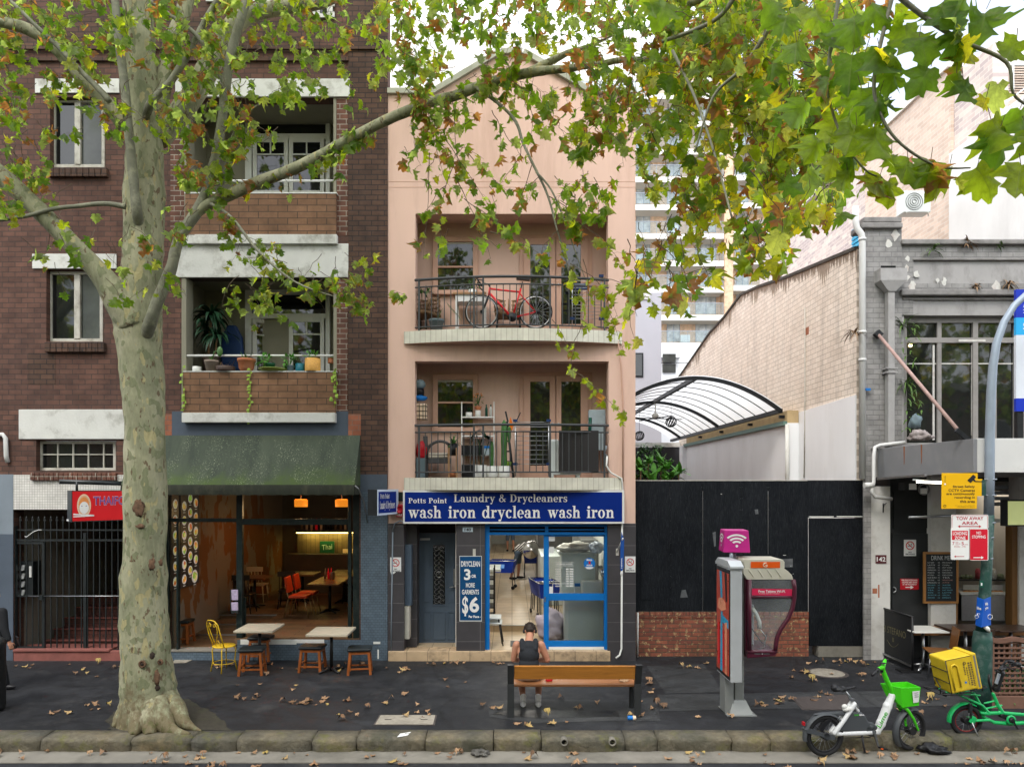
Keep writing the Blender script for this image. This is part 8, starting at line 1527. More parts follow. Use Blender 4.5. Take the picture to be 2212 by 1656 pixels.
# ---------------------------------------------------------------- green pole with its signs
M('pole_green',(0.02,0.062,0.05),.45,.3,5,.15,dirt=(0.14,0.17,0.16),dscale=7,damt=.6);M('pole_galv',(0.27,0.32,0.38),.5,.12,3,.1,metal=.3);PYL=10.9;pp=thing('street_pole','tapering green street pole with a curved galvanised lamp arm','pole',(X(2120,PYL),PYL,0));pc=lambda x,y:W(x,y,PYL)
MB('pole_green').tube([pc(2117,1531),pc(2119,1460),pc(2121,1382),pc(2122,1362)],[.145,.142,.135,.12],20).tube([pc(2122,1364),pc(2125,1300),pc(2130,1230),pc(2135,1112)],[.1,.085,.078,.075],18).build('lower_shaft',pp);MB('pole_galv').tube([pc(2135,1113),pc(2136.5,1020),pc(2137,950),pc(2140,850),pc(2144,790),pc(2152,740),pc(2168,695),pc(2190,660),pc(2225,628),pc(2300,595)],[.07,.068,.066,.064,.06,.056,.052,.05,.048,.045],16).build('lamp_arm',pp)
mb=MB('galv');[mb.tube([pc(x-12,y)+Vector((0,-.02,0)),pc(x+9,y)+Vector((0,-.08,0))],.012,6)for x,y in((2136,1035),(2135,1069),(2133,1128),(2130,1160),(2128,1205))];mb.build('clamp',pp)
SGY=10.74;M('cctv_yellow',(0.75,0.42,0.005),.4,.05,3);ys_=thing('camera_sign','yellow street camera warning sign on the pole','sign',W(2075,1098,SGY));mb=MB('cctv_yellow')
poly=[(2032.5,1098),(2033.5,1021),(2111,1021.5),(2111,1034),(2121,1034),(2119.5,1071),(2110,1071),(2109,1098)];mb.prism([(X(x,SGY),Z(y,SGY))for x,y in poly],(0,SGY,0),UX,UZ,(0,.006,0)).build('plate',ys_);MB('pole_green').px(2120,2129,1036,1070,SGY-.004,.03).build('mount',ys_)
mb=MB('ink_black');ql=SGY-.004
for st_,x0,y0,y1 in(('Street Safety',2057.5,1047.5,1054),('CCTV Cameras',2048,1055.5,1061.2),('are continuously',2043.5,1063,1069.8),('recording in',2061,1071,1077.5),('this area',2073,1079,1085.2)):ptext(mb,st_,x0,2105,y0,y1,ql,.012)
ptext(mb,'For more information call 9265 9333',2062,2105,1090.5,1092,ql,0);ptext(mb,'cityofsydney.nsw.gov.au',2067,2105,1093.3,1095,ql,.01)
mb.prism([(X(x,SGY),Z(y,SGY))for x,y in((2092,1040),(2088,1037),(2101,1024.5),(2107,1029.5),(2096,1042.5))],(0,ql-.001,0),UX,UZ,(0,.001,0));mb.prism([(X(x,SGY),Z(y,SGY))for x,y in((2100,1036),(2103,1033.5),(2106,1038),(2120,1038.6),(2120,1040.4),(2104,1040))],(0,ql-.002,0),UX,UZ,(0,.001,0));mb.torus(W(2040,1092,ql),.018,.003,'y',14,4);text(mb,'CITY OF SYDNEY',W(2042,1041,ql),UZ,UX*-1,.1,.016,.01);mb.build('lettering',ys_);MB('ink_white').add([W(2040.5+2*math.cos(a),1045+2*math.sin(a),ql)for a in[k*math.pi/6 for k in range(12)]],[tuple(reversed(range(12)))]).build('badge',ys_)
M('crimson',(0.42,0.012,0.03),.45,.04);M('sign_red2',(0.56,0.012,0.03),.4,.04,3);pkS=thing('tow_away_sign','white tow away area sign with a double arrow','sign',W(2093,1140,SGY));dB=SGY-.002
def rr(x0,x1,y0,y1,Y,r=2.6):
 P=[]
 for cx_,cy_,a0 in((x1-r,y1-r,270),(x1-r,y0+r,0),(x0+r,y0+r,90),(x0+r,y1-r,180)):
  for k in range(4):a=R(a0+30*k);P.append((X(cx_+r*math.cos(a),Y),Z(cy_-r*math.sin(a),Y)))
 return P
MB('sign_white').prism(rr(2054,2134,1111,1141,dB),(0,dB,0),UX,UZ,(0,.005,0)).build('plate',pkS);mb=MB('crimson');ptext(mb,'TOW AWAY',2065,2123.5,1115,1122.5,dB-.003,.012);ptext(mb,'AREA',2076.5,2112,1125.5,1132.5,dB-.003,.012)
def arrow(mb,x0,x1,y,Y,h,both=False,left=False):
 if both or left:mb.add([W(x0,y,Y),W(x0+h*1.7,y-h,Y),W(x0+h*1.7,y+h,Y)],[(0,2,1)])
 if both or not left:mb.add([W(x1,y,Y),W(x1-h*1.7,y-h,Y),W(x1-h*1.7,y+h,Y)],[(0,1,2)])
 a=x0+(h*1.6 if both or left else 0);b2=x1-(h*1.6 if both or not left else 0);mb.add([W(a,y+h*.28,Y),W(b2,y+h*.28,Y),W(b2,y-h*.28,Y),W(a,y-h*.28,Y)],[(0,1,2,3)])
arrow(mb,2068,2119,1136.3,dB-.003,3,both=True);[mb.px(*r_,dB-.0025,.001)for r_ in((2056,2132,1112.2,1112.9),(2055.5,2056.2,1114,1139),(2132.2,2132.9,1114,1139))];mb.build('lettering',pkS)
pkL=thing('loading_sign','white loading zone sign with a red heading beside the all red sign','sign',W(2073,1208,SGY));MB('sign_white').prism(rr(2052.5,2092,1140,1208,dB),(0,dB-.006,0),UX,UZ,(0,.005,0)).build('plate',pkL);dl=dB-.0075;MB('sign_red2').px(2055.5,2090,1145.5,1165.5,dl,.0012).build('red_band',pkL);mb=MB('letter_white');ptext(mb,'LOADING',2057.5,2088,1147.5,1155,dl-.002,.015);ptext(mb,'ZONE',2061,2085,1157.5,1164.8,dl-.002,.015);mb.mat('crimson');ptext(mb,'7',2056.5,2061,1169.5,1176.5,dl,.01);ptext(mb,'30',2063,2069,1169.5,1173,dl,0);ptext(mb,'AM',2063,2069.5,1174.3,1176.5,dl,0);mb.px(2071,2073.5,1173,1174.2,dl,.0006);ptext(mb,'5',2076,2081,1169.5,1176.5,dl,.01);ptext(mb,'PM',2083,2089.5,1174.3,1176.5,dl,0);ptext(mb,'MON - FRI',2060.5,2085,1178.5,1181.3,dl,0);arrow(mb,2060,2082,1201,dl,2.3,left=True);mb.build('lettering',pkL)
pkN=thing('no_stopping_sign','red no stopping sign with a white arrow on the pole','sign',W(2113,1209,SGY));MB('sign_white').prism(rr(2093.3,2133.5,1141.5,1209.5,dB),(0,dB-.007,0),UX,UZ,(0,.005,0)).build('plate',pkN);MB('sign_red2').prism(rr(2094.3,2132.5,1142.5,1208.5,dB-.008,2.2),(0,dB-.0085,0),UX,UZ,(0,.0014,0)).build('red_face',pkN);mb=MB('letter_white');ptext(mb,'NO',2108.5,2118.5,1147,1153,dB-.011,.012);ptext(mb,'STOPPING',2099,2128,1155.5,1162,dB-.011,.012);arrow(mb,2101.5,2124,1203.5,dB-.011,3.2);mb.build('lettering',pkN)
M('wrap_blue',(0.008,0.09,0.45),.4,.06,3);bw=thing('pole_wrap_sign','blue folded bicycle notice strapped round the green pole','sign',W(2124,1352,PYL));wY=10.66;mb=MB('wrap_blue');mb.add([W(2109.5,1289,wY+.12),W(2124,1294,wY),W(2119,1354,wY),W(2106,1349,wY+.12)],[(0,3,2,1)]).add([W(2124,1294,wY),W(2139.5,1288.5,wY+.1),W(2139.5,1349,wY+.1),W(2119,1354,wY)],[(0,3,2,1)]);wo=mb.build('panel',bw);s_m=wo.modifiers.new('board','SOLIDIFY');s_m.thickness=.006
mb=MB('ink_white');A_,B_=W(2124,1294,wY),W(2139.5,1288.5,wY+.1);u=(B_-A_).normalized();n_=u.cross(UZ)*.006;text(mb,'Wa',W(2126,1308,wY+.012)+n_,u,UZ,.082,.05,.03);text(mb,'you',W(2126,1318,wY+.012)+n_,u,UZ,.088,.045,.03);mb.torus(W(2136,1331,wY+.07)+n_*2,.035,.004,'y',18,5);A_,B_=W(2109.5,1290,wY+.12),W(2124,1294,wY);u=(B_-A_);u.z=0;u.normalize();n2=u.cross(UZ)*.008;text(mb,'like',W(2110.5,1315,wY+.1)+n2,u,UZ,.075,.045,.03)
for x in(2109.5,2117):mb.torus(W(x,1331,wY+.07)+n2,.026,.003,'y',16,5)
mb.tube([W(2109.5,1331,wY+.07)+n2,W(2111.5,1324,wY+.06)+n2,W(2116,1324,wY+.05)+n2,W(2117,1331,wY+.05)+n2,W(2113,1331,wY+.05)+n2,W(2111.5,1324,wY+.06)+n2],.003,5);mb.build('lettering',bw)
MB('pot_white').tube([W(2127,1352,10.75),W(2132,1357,10.72),W(2137,1366,10.74)],[.03,.035,.012],8).build('tied_bag',label='white plastic tie knotted under the blue pole notice',cat='bag');MB('pot_green').px(2116,2124,1254,1268,10.8,.01).mat('sign_white').px(2118,2121,1258,1264,10.797,.003).build('pole_sticker',label='small green sticker on the green pole',cat='sticker')
# banner board at the far right
M('banner_blue',(0.006,0.03,0.42),.4,.05,3);M('banner_sky',(0.02,0.38,0.75),.4,.05,3);M('banner_white',(0.66,0.7,0.76),.4,.04,3);bnY=11.5;bn2=thing('banner_board','tall blue, sky blue and white banner board standing on the awning','sign',W(2240,945,bnY));[MB(mt).px(2194,2290,a,b2,bnY,.05).build('panel',bn2)for a,b2,mt in((625,686,'banner_blue'),(686,723.5,'banner_sky'),(723.5,860,'banner_white'),(860,888,'banner_blue'))]
mb=MB('ink_white');ptext(mb,'A',2209,2216,655,664,bnY-.003,.01);ptext(mb,'2',2209,2216,668,676,bnY-.003,.01);ptext(mb,'Su',2209,2222,697,712,bnY-.003,.02);mb.build('lettering',bn2);MB('dark_metal').px(2197,2210,888,952,bnY+.02,.08).build('post',bn2)
# lattice planter
M('planter_wood',(0.16,0.085,0.06),.7,.2,5,.1,stretch=(1,1,4));LY2=10.95;pb2=thing('planter_box','brown timber planter with a lattice screen and a leafy bush','planter',W(2230,1545,LY2));mb=MB('planter_wood')
for k in range(9):mb.px(2144+11.6*k,2147.5+11.6*k,1382,1500,LY2+.02,.015)
for k in range(11):mb.px(2142,2330,1386+10.8*k,1389.8+10.8*k,LY2,.015)
mb.build('lattice',pb2);mb=MB('planter_wood');mb.px(2141,2147,1376,1540,LY2-.02,.06);P=[(X(2141+9*k,LY2),Z(1376+2.2*math.sin(k*.9),LY2))for k in range(18)];mb.prism(P+[(p[0],p[1]-.07)for p in reversed(P)],(0,LY2-.03,0),UX,UZ,(0,.05,0));mb.build('frame',pb2);MB('planter_wood').px(2142,2330,1503,1545,LY2-.01,.5).build('trough',pb2,bevel=.008);mb=MB('plant_green');[bush(mb,W(x,y,LY2+.25),(.28,.16,.3),120,.14,.045,8)for x,y in((2190,1480),(2230,1460),(2165,1492))];mb.build('foliage',pb2)
# ---------------------------------------------------------------- plane trees
m,t,b,o=nodes_of('bark');g=coords(t,'world')
c=ramp(t,noise(t,g,2.4,4,.6,(1,1,.55)),[(0.3,(0.17,0.175,0.108)),(0.5,(0.25,0.25,0.155)),(0.7,(0.34,0.325,0.22))])
p1=noise(t,g,9.5,2,.4,(1,1,.6));c=mix(t,ramp(t,p1,[(0.56,0.0),(0.572,.75)]),c,(0.145,0.16,0.085));p2_=noise(t,g,8,2,.5,(1.2,1,.5));c=mix(t,ramp(t,p2_,[(0.62,0.0),(0.63,.8)]),c,(0.34,0.3,0.15))
c=mix(t,ramp(t,noise(t,g,13,3,.6,(1,1,.5)),[(0.62,0.0),(0.64,.85)]),c,(0.11,0.07,0.04));c=mix(t,1.0,c,ramp(t,noise(t,g,30,4,.7,(1,1,.3)),[(0.3,0.82),(0.7,1.15)]),'MULTIPLY')
sx=nd(t,'ShaderNodeSeparateXYZ');t.links.new(g,sx.inputs[0]);ad=nd(t,'ShaderNodeMath',operation='ADD');mr=nd(t,'ShaderNodeMapRange');mr.inputs[1].default_value=1.5;mr.inputs[2].default_value=.0;mr.inputs[3].default_value=-.25;mr.inputs[4].default_value=.16;t.links.new(sx.outputs[2],mr.inputs[0]);t.links.new(mr.outputs[0],ad.inputs[0]);t.links.new(noise(t,g,6,6,.7,(1,1,.7)),ad.inputs[1]);c=mix(t,ramp(t,ad.outputs[0],[(0.5,0.0),(0.64,.85)]),c,(0.13,0.1,0.055));c=mix(t,ramp(t,ad.outputs[0],[(0.68,0.0),(0.74,.7)]),c,(0.075,0.08,0.025))
t.links.new(c,b.inputs['Base Color']);b.inputs['Roughness'].default_value=.8;b.inputs['Specular IOR Level'].default_value=.25;bump(t,b,mix(t,.5,mix(t,.5,ramp(t,p1,[(0.555,0.0),(0.575,1.0)]),ramp(t,p2_,[(0.615,1.0),(0.632,0.0)])),noise(t,g,24,5,.7,(1,1,.5))),.75,.014)
M('bark_grey',(0.17,0.17,0.125),.85,.25,9,.4,mode='world',dirt=(0.3,0.3,0.205),dscale=8,damt=1.0);M('bark_scar',(0.13,0.075,0.045),.95,.5,20,.9,mode='world');M('scar_dark',(0.035,0.024,0.018),.95,.4,20,.8,mode='world');M('twig',(0.1,0.075,0.05),.85,.3,14,mode='world')
def wob(mb,amp,start=0):
 for i in range(start,len(mb.v)):
  x,y,z=mb.v[i];k=amp*(math.sin(x*9+z*3.1)+math.sin(y*11-z*4.3+1)+.6*math.sin(z*9+x*17)+.4*math.sin(z*21+y*23))*.5
  mb.v[i]=(x+k,y+k*.7,z)
def branch(mb,pts,n=12,sub=4):
 """limb through surveyed points (x, y, depth, width in survey units)"""
 P=[W(p[0],p[1],p[2])for p in pts];Rr=[p[3]/2*p[2]/F for p in pts];Q,q=[],[]
 for i in range(len(P)-1):
  a,b2,c_,d=P[max(i-1,0)],P[i],P[i+1],P[min(i+2,len(P)-1)]
  for k in range(sub):
   f=k/sub;Q.append(.5*((2*b2)+(c_-a)*f+(2*a-5*b2+4*c_-d)*f*f+(3*b2-a-3*c_+d)*f**3));q.append((Rr[i]+(Rr[i+1]-Rr[i])*f)*rng.uniform(.96,1.04))
 Q.append(P[-1]);q.append(Rr[-1]);mb.tube(Q,q,n);return Q
tree=thing('plane_tree','large pale barked plane tree rooted in the footpath before the restaurant','tree',(X(322,10.35),10.35,0));TB=10.35
mb=MB('bark');st_=len(mb.v)
branch(mb,[(326,1572,TB,152),(325,1555,TB,136),(322,1520,TB,120),(318,1475,TB,105),(314,1400,TB,98),(311,1300,TB,95),(313,1150,TB,88),(314,1000,TB,82),(310,860,TB,82),(302,760,TB,90),(298,700,TB,95),(303,640,TB,88),(308,560,TB,84),(311,460,TB,80),(313,350,TB,76),(314,260,TB,72),(306,170,TB,64),(300,80,TB,62),(297,0,TB,58),(292,-120,TB,52),(290,-300,TB,40)],36,5)
wob(mb,.012)
for rts in([(345,1500,10.3,50),(378,1532,10.2,46),(398,1558,10.05,30),(418,1570,10.0,14),(436,1578,9.95,4)],[(316,1510,10.2,62),(304,1548,10.05,50),(292,1574,9.9,34),(286,1588,9.78,12)],[(300,1500,10.35,54),(276,1535,10.25,44),(258,1558,10.15,28),(246,1568,10.1,8)],[(338,1515,10.15,54),(352,1555,10.0,42),(372,1578,9.88,26),(410,1586,9.8,8)],[(325,1530,10.1,54),(326,1565,9.95,44),(322,1588,9.8,18)]):
 s0=len(mb.v);branch(mb,rts,16,6);wob(mb,.014,s0)
for L_ in([(290,705,10.25,70),(255,645,10.15,60),(222,598,10.1,46),(168,540,10.0,40),(92,462,9.9,38),(12,388,9.8,37),(-70,310,9.7,35),(-200,180,9.6,30)],
[(338,300,10.4,50),(368,268,10.5,50),(418,205,10.6,46),(458,130,10.7,44),(500,62,10.8,40),(545,30,10.9,34),(640,12,11.0,28),(700,4,11.0,24),(780,-40,11.1,20)],[(335,250,10.4,38),(352,180,10.5,36),(378,90,10.6,34),(398,20,10.7,30),(420,-60,10.8,26)],
[(268,270,10.2,34),(222,214,10.1,30),(166,158,10.0,28),(110,95,9.9,26),(50,60,9.8,24),(-20,44,9.7,22),(-120,20,9.6,18)]):
 s0=len(mb.v);branch(mb,L_,16,5);wob(mb,.008,s0)
mb.build('trunk',tree)
gl_=MB('bark_grey');longb=[(404,492,10.0,11.8),(430,456,10.0,22.7),(480,428,9.95,26.0),(547,398,9.9,24.4),(650,358,9.8,23.5),(740,310,9.7,22.7),(817,268,9.6,21.8),(914,227,9.4,21.8),(980,208,9.3,21.0),(1034,187,9.2,22.7),(1090,170,9.1,20.2),(1147,157,9.0,20.2),(1212,150,8.9,16.0),(1290,140,8.7,13.4),(1361,129,8.4,11.8),(1505,137,8.0,9.2),(1620,170,7.6,6.7)]
GB=[[(306,745,10.3,22),(326,694,10.04,27),(345,640,10.0,25),(370,575,10.0,23),(388,515,10.0,22),(428,452,10.0,25),(452,395,10.0,20),(477,277,9.95,20),(496,130,9.9,20),(533,0,9.85,19),(560,-90,9.8,16)],longb,
[(1140,158,9.0,18),(1180,138,9.0,17),(1225,115,8.9,12),(1254,106,8.9,9),(1300,88,8.8,6),(1350,60,8.7,2)],[(1022,188,9.2,6),(1040,198,9.15,8),(1081,228,9.05,7),(1114,264,9.0,7),(1129,308,8.95,6),(1150,353,8.9,6),(1182,421,8.85,5),(1203,498,8.8,3.5),(1222,560,8.78,2.5),(1236,640,8.74,1.2)],[(1158,372,8.88,5),(1190,410,8.8,4),(1216,470,8.75,3.5),(1240,540,8.7,2.5),(1262,600,8.7,1.2)],
[(304,505,10.25,16),(297,462,10.02,21),(291,420,9.95,20),(283,340,9.9,19),(273,222,9.85,18),(256,75,9.8,17),(247,-10,9.8,16),(240,-120,9.8,14)],[(312,270,10.3,14),(322,232,9.98,17),(340,205,9.9,16),(372,172,9.9,15),(418,94,9.9,14),(470,0,9.9,13),(510,-80,9.9,11)],
[(272,447,9.95,12),(225,440,9.9,10),(160,446,9.85,9),(110,452,9.8,9),(50,468,9.75,8),(-40,480,9.7,6)],[(236,220,9.8,12),(180,160,9.7,10),(122,98,9.6,9),(60,40,9.5,8),(10,-10,9.5,7)],[(482,180,9.9,10),(455,120,9.85,8),(420,72,9.8,9),(370,35,9.8,8),(320,0,9.8,7)],
[(455,440,9.9,7),(500,470,9.8,6),(560,545,9.7,6),(640,610,9.6,4),(720,640,9.5,3)],[(455,440,9.95,7),(480,395,9.9,7),(495,320,9.9,6),(520,260,9.9,5),(560,225,9.8,4)]]
for L_ in GB:gl_.mat('bark' if L_ is longb or L_ is GB[2]else 'bark_grey');s0=len(gl_.v);branch(gl_,L_,12,5);wob(gl_,.006,s0)
gl_.build('limb',tree)
sc_=MB('bark_scar')
for x,y,rx,rz_,dk_ in((299,1097,15,20,0),(296,1136,18,6,0),(290,1206,9,14,0),(328,1218,8,14,0),(347,1214,5,8,0),(288,1417,8,8,1),(329,1415,6,8,2),(308,1433,9,8,1),(347,1429,6,7,1),(339,1462,7,18,0),(340,1484,6,7,2),(292,1396,12,5,0),(322,235,9,14,2),(268,655,12,22,0),(252,100,7,20,2),(262,40,6,14,2)):
 w_={1097:46,1136:46,1206:48}.get(y,50)if y>900 else 42;dx=(x-313)/F*TB;rr_=w_*TB/F;Yc=TB-math.sqrt(max(.01,rr_**2-dx**2))+.006;c_=W(x,y,Yc);k=TB/F
 sc_.mat('scar_dark' if dk_==2 else 'bark_scar').ball(c_,(rx*k*.85,.016,rz_*k*.85),14,8,.3)
 if dk_==1:sc_.torus(c_-Vector((0,.012,0)),rx*k*.7,.014,'y',14,6).mat('scar_dark').ball(c_-Vector((0,.02,0)),(rx*k*.35,.012,rz_*k*.35),8,6)
sc_.each('bark_scar',tree)
# ---------------------------------------------------------------- leaves
HALF=[(.03,.0),(.10,-.07),(.26,-.1),(.36,-.04),(.5,-.02),(.44,.05),(.4,.1),(.36,.17),(.46,.2),(.54,.29),(.7,.36),(.56,.41),(.46,.44),(.31,.47),(.34,.57),(.4,.67),(.26,.72),(.18,.8),(.07,.9)]
OUT=np.array([(0,0)]+HALF+[(0,1.0)]+[(-x,y)for x,y in reversed(HALF)]);NO=len(OUT);CEN=np.array((0,.26));INN=CEN+(OUT-CEN)*.55
LV=np.vstack([OUT,INN,CEN[None]]);EDGE=np.concatenate([np.ones(NO),np.full(NO,.5),[0]])
LQ=[(k,(k+1)%NO,NO+(k+1)%NO,NO+k)for k in range(NO)];LT=[(NO+k,NO+(k+1)%NO,2*NO)for k in range(NO)]
m,t,b,o=nodes_of('leaf')
at=nd(t,'ShaderNodeAttribute');at.attribute_name='lc';sp_=nd(t,'ShaderNodeSeparateXYZ');lk(t,at,'Vector',sp_,0);al=nd(t,'ShaderNodeAttribute');al.attribute_name='luv';su=nd(t,'ShaderNodeSeparateXYZ');lk(t,al,'Vector',su,0)
def MT(op,a,b2=None):
 n=nd(t,'ShaderNodeMath',operation=op)
 for i,v in enumerate((a,b2)):
  if v is None:continue
  if isinstance(v,(int,float)):n.inputs[i].default_value=v
  else:t.links.new(v,n.inputs[i])
 return n.outputs[0]
hue,age,edge=sp_.outputs[0],sp_.outputs[1],sp_.outputs[2];lx,ly,lr=su.outputs[0],su.outputs[1],su.outputs[2]
col=ramp(t,hue,[(0.0,(0.035,0.08,0.012)),(0.4,(0.07,0.13,0.011)),(0.7,(0.14,0.185,0.012)),(1.0,(0.32,0.3,0.02))])
ax_=MT('ABSOLUTE',lx);v1=MT('ABSOLUTE',lx);v2=MT('ABSOLUTE',MT('SUBTRACT',MT('MULTIPLY',ax_,.62),MT('MULTIPLY',ly,.78)));v3=MT('ABSOLUTE',MT('SUBTRACT',MT('MULTIPLY',ax_,.2),MT('MULTIPLY',ly,.98)));vein=MT('MINIMUM',MT('MINIMUM',v1,v2),v3)
tx=nd(t,'ShaderNodeCombineXYZ');t.links.new(lx,tx.inputs[0]);t.links.new(ly,tx.inputs[1]);t.links.new(MT('MULTIPLY',lr,37.0),tx.inputs[2]);nz1=noise(t,tx.outputs[0],4.5,4,.65)
gb_=nd(t,'ShaderNodeNewGeometry');col=mix(t,MT('MULTIPLY',gb_.outputs['Backfacing'],.55),col,(0.13,0.175,0.1))
col=mix(t,1.0,col,ramp(t,nz1,[(0.3,0.75),(0.7,1.3)]),'MULTIPLY');br=MT('ADD',MT('ADD',MT('MULTIPLY',edge,.34),MT('MULTIPLY',age,.62)),MT('MULTIPLY',nz1,.62));brf=ramp(t,br,[(0.88,0.0),(1.02,1.0)]);col=mix(t,brf,col,mix(t,nz1,(0.17,0.07,0.025),(0.11,0.07,0.042)))
colv=mix(t,ramp(t,vein,[(0.006,.55),(0.022,0.0)]),col,(0.3,0.33,0.1));t.links.new(colv,b.inputs['Base Color']);b.inputs['Roughness'].default_value=.5;b.inputs['Specular IOR Level'].default_value=.35
tl=nd(t,'ShaderNodeBsdfTranslucent');tcol=mix(t,1.0,mix(t,ramp(t,vein,[(0.005,.35),(0.016,0.0)]),col,(0.02,0.04,0.01)),(4.6,4.0,1.8),'MULTIPLY');t.links.new(tcol,tl.inputs['Color']);ms=nd(t,'ShaderNodeMixShader');ms.inputs[0].default_value=.66;lk(t,b,'BSDF',ms,1);lk(t,tl,0,ms,2);lk(t,ms,0,o,'Surface')
class Leaves:
 def __init__(s):s.k=1.0;s.p=[];s.d=[];s.n=[];s.s=[];s.h=[];s.a=[]
 def add(s,p,d,n,size,hue,age):s.p.append(tuple(p));s.d.append(tuple(d));s.n.append(tuple(n));s.s.append(size);s.h.append(hue);s.a.append(age)
 def hang(s,p,size,hue=None,age=None,spread=.55):
  a=rng.uniform(0,6.283);d=Vector((math.cos(a)*spread*rng.uniform(.2,1.3),math.sin(a)*spread*rng.uniform(.2,1.3),-1+rng.uniform(-.1,.75))).normalized()
  n=Vector((rng.gauss(0,.7),-rng.uniform(-.5,1.0),rng.uniform(-.2,.8)));n=(n-d*n.dot(d)).normalized()
  s.add(p,d,n,size*rng.uniform(.5,1.22),(rng.betavariate(2,2.4)if hue is None else hue)*s.k,(rng.random()**3.2)if age is None else age*rng.uniform(.5,1.2))
 def build(s,name,par,off):
  P,D,N_=(np.array(q,dtype=float)for q in(s.p,s.d,s.n));D/=np.linalg.norm(D,axis=1)[:,None];U_=np.cross(D,N_);U_/=np.linalg.norm(U_,axis=1)[:,None];N_=np.cross(U_,D);n=len(P);S_=np.array(s.s);k=len(LV)
  fold=nr.uniform(.05,.75,n);curl=nr.normal(0,.5,n);cur2=nr.normal(0,.7,n);age=np.array(s.a);fold=fold+age*.5;wav=nr.uniform(.02,.09,n)*(1+2*age);ph=nr.uniform(0,6,n)
  asp=nr.uniform(.78,1.12,n);jit=1+nr.normal(0,.07,(n,k));x=LV[None,:,0]*asp[:,None]*jit;y=.26+(LV[None,:,1]-.26)*jit;y=np.where(np.abs(LV[None,:,1])<1e-9,0,y)
  z=-fold[:,None]*np.abs(x)+curl[:,None]*(y-.3)**2+cur2[:,None]*x*x+wav[:,None]*np.sin(9*x+7*y+ph[:,None])*EDGE[None]
  V=P[:,None,:]+(U_[:,None,:]*x[...,None]+D[:,None,:]*y[...,None]+N_[:,None,:]*z[...,None])*S_[:,None,None];V=V.reshape(-1,3)-np.array(off)
  base=(np.arange(n)*k)[:,None,None];q=(np.array(LQ)[None]+base).reshape(-1);tr_=(np.array(LT)[None]+base).reshape(-1);me=bpy.data.meshes.new(name);me.vertices.add(n*k);me.vertices.foreach_set('co',V.ravel().astype(np.float32));nq,nt_=n*len(LQ),n*len(LT)
  me.loops.add(nq*4+nt_*3);me.loops.foreach_set('vertex_index',np.concatenate([q,tr_]).astype(np.int32));me.polygons.add(nq+nt_);ls=np.concatenate([np.arange(nq)*4,nq*4+np.arange(nt_)*3]).astype(np.int32);me.polygons.foreach_set('loop_start',ls);me.polygons.foreach_set('use_smooth',np.ones(nq+nt_,dtype=bool));me.update(calc_edges=True)
  a1=me.attributes.new('lc','FLOAT_VECTOR','POINT');a1.data.foreach_set('vector',np.stack([np.repeat(s.h,k),np.repeat(s.a,k),np.tile(EDGE,n)],1).ravel().astype(np.float32));a2=me.attributes.new('luv','FLOAT_VECTOR','POINT');a2.data.foreach_set('vector',np.stack([np.tile(LV[:,0],n),np.tile(LV[:,1],n),np.repeat(nr.random(n),k)],1).ravel().astype(np.float32))
  me.materials.append(MAT['leaf']);ob=bpy.data.objects.new(name,me);COL.objects.link(ob);ob.parent=par;return ob
def spray(tw,lv,p0,p1,n,size,sag=.12,r=.005,hang=1.0,hue=None,age=None,gap=.35):
 """a drooping twig with short side shoots, each ending in a leaf"""
 p0,p1=Vector(p0),Vector(p1);L_=(p1-p0).length;N_=6;sd=Vector((rng.uniform(-1,1),rng.uniform(-1,1),0))*L_*.1;Q=[]
 for k in range(N_+1):
  f=k/N_;Q.append(p0.lerp(p1,f)+sd*math.sin(f*3.0)+Vector((rng.uniform(-.02,.02),rng.uniform(-.02,.02),sag*L_*math.sin(f*math.pi))))
 tw.tube(Q,[r*(1-.7*k/N_)for k in range(N_+1)],5,cap=False)
 for k in range(n):
  f=gap+(1-gap)*(k+rng.random())/n;i=min(N_-1,int(f*N_));p=Q[i].lerp(Q[i+1],f*N_-i);q=p+Vector((rng.gauss(0,.05),rng.gauss(0,.05),rng.uniform(-.06,.03)))*(size/.17);tw.tube([p,(p+q)/2+Vector((0,0,.01)),q],.0017,4,cap=False);lv.hang(q,size,hue,age)
tw,lv=MB('twig'),Leaves();lv.k=.88
def area(x0,x1,y0,y1,Y0,Y1,n,size,nl=(3,6),L_=(.3,.6),age=None,hue=None,dx=.4):
 """twigs spread through a block of the crown"""
 for _ in range(round(n*1.3)):
  Y=rng.uniform(Y0,Y1);p=W(rng.uniform(x0,x1),rng.uniform(y0,y1),Y);l=rng.uniform(*L_);d=Vector((rng.gauss(0,dx),rng.gauss(0,dx),-rng.uniform(.3,1))).normalized()*l
  spray(tw,lv,p-d*.6,p+d*.4,rng.randint(*nl),size,.05,.0045,age=age,hue=hue,gap=.2)
def along(pts,n,size,l=(.25,.6),nl=(2,5),down=.8,age=None,hue=None):
 P=[W(*p[:3])for p in pts]
 for k in range(n):
  f=rng.uniform(.1,.999)*(len(P)-1);i=int(f);p=P[i].lerp(P[i+1],f-i);d=Vector((rng.gauss(0,.5),rng.gauss(0,.5),-down*rng.uniform(-.2,1.2))).normalized()*rng.uniform(*l);spray(tw,lv,p,p+d,rng.randint(*nl),size,.1,.004,age=age,hue=hue)
SZ=.142
area(-60,262,-30,130,9.2,11,40,SZ);area(-60,250,100,300,9.2,10.8,30,SZ);area(-40,90,330,470,9.2,10.4,13,SZ);area(60,260,440,640,9.3,10.2,9,SZ,(1,3));area(250,380,0,130,9.0,9.9,12,SZ);area(370,560,-30,190,9.3,10.6,28,SZ);area(340,560,170,330,9.3,10.2,13,SZ);area(350,470,270,400,9.2,9.9,9,SZ);area(540,770,-30,90,9.5,11,24,SZ);area(600,770,110,230,9.5,10.6,12,SZ,age=.4);area(480,640,200,330,9.3,10.2,10,SZ)
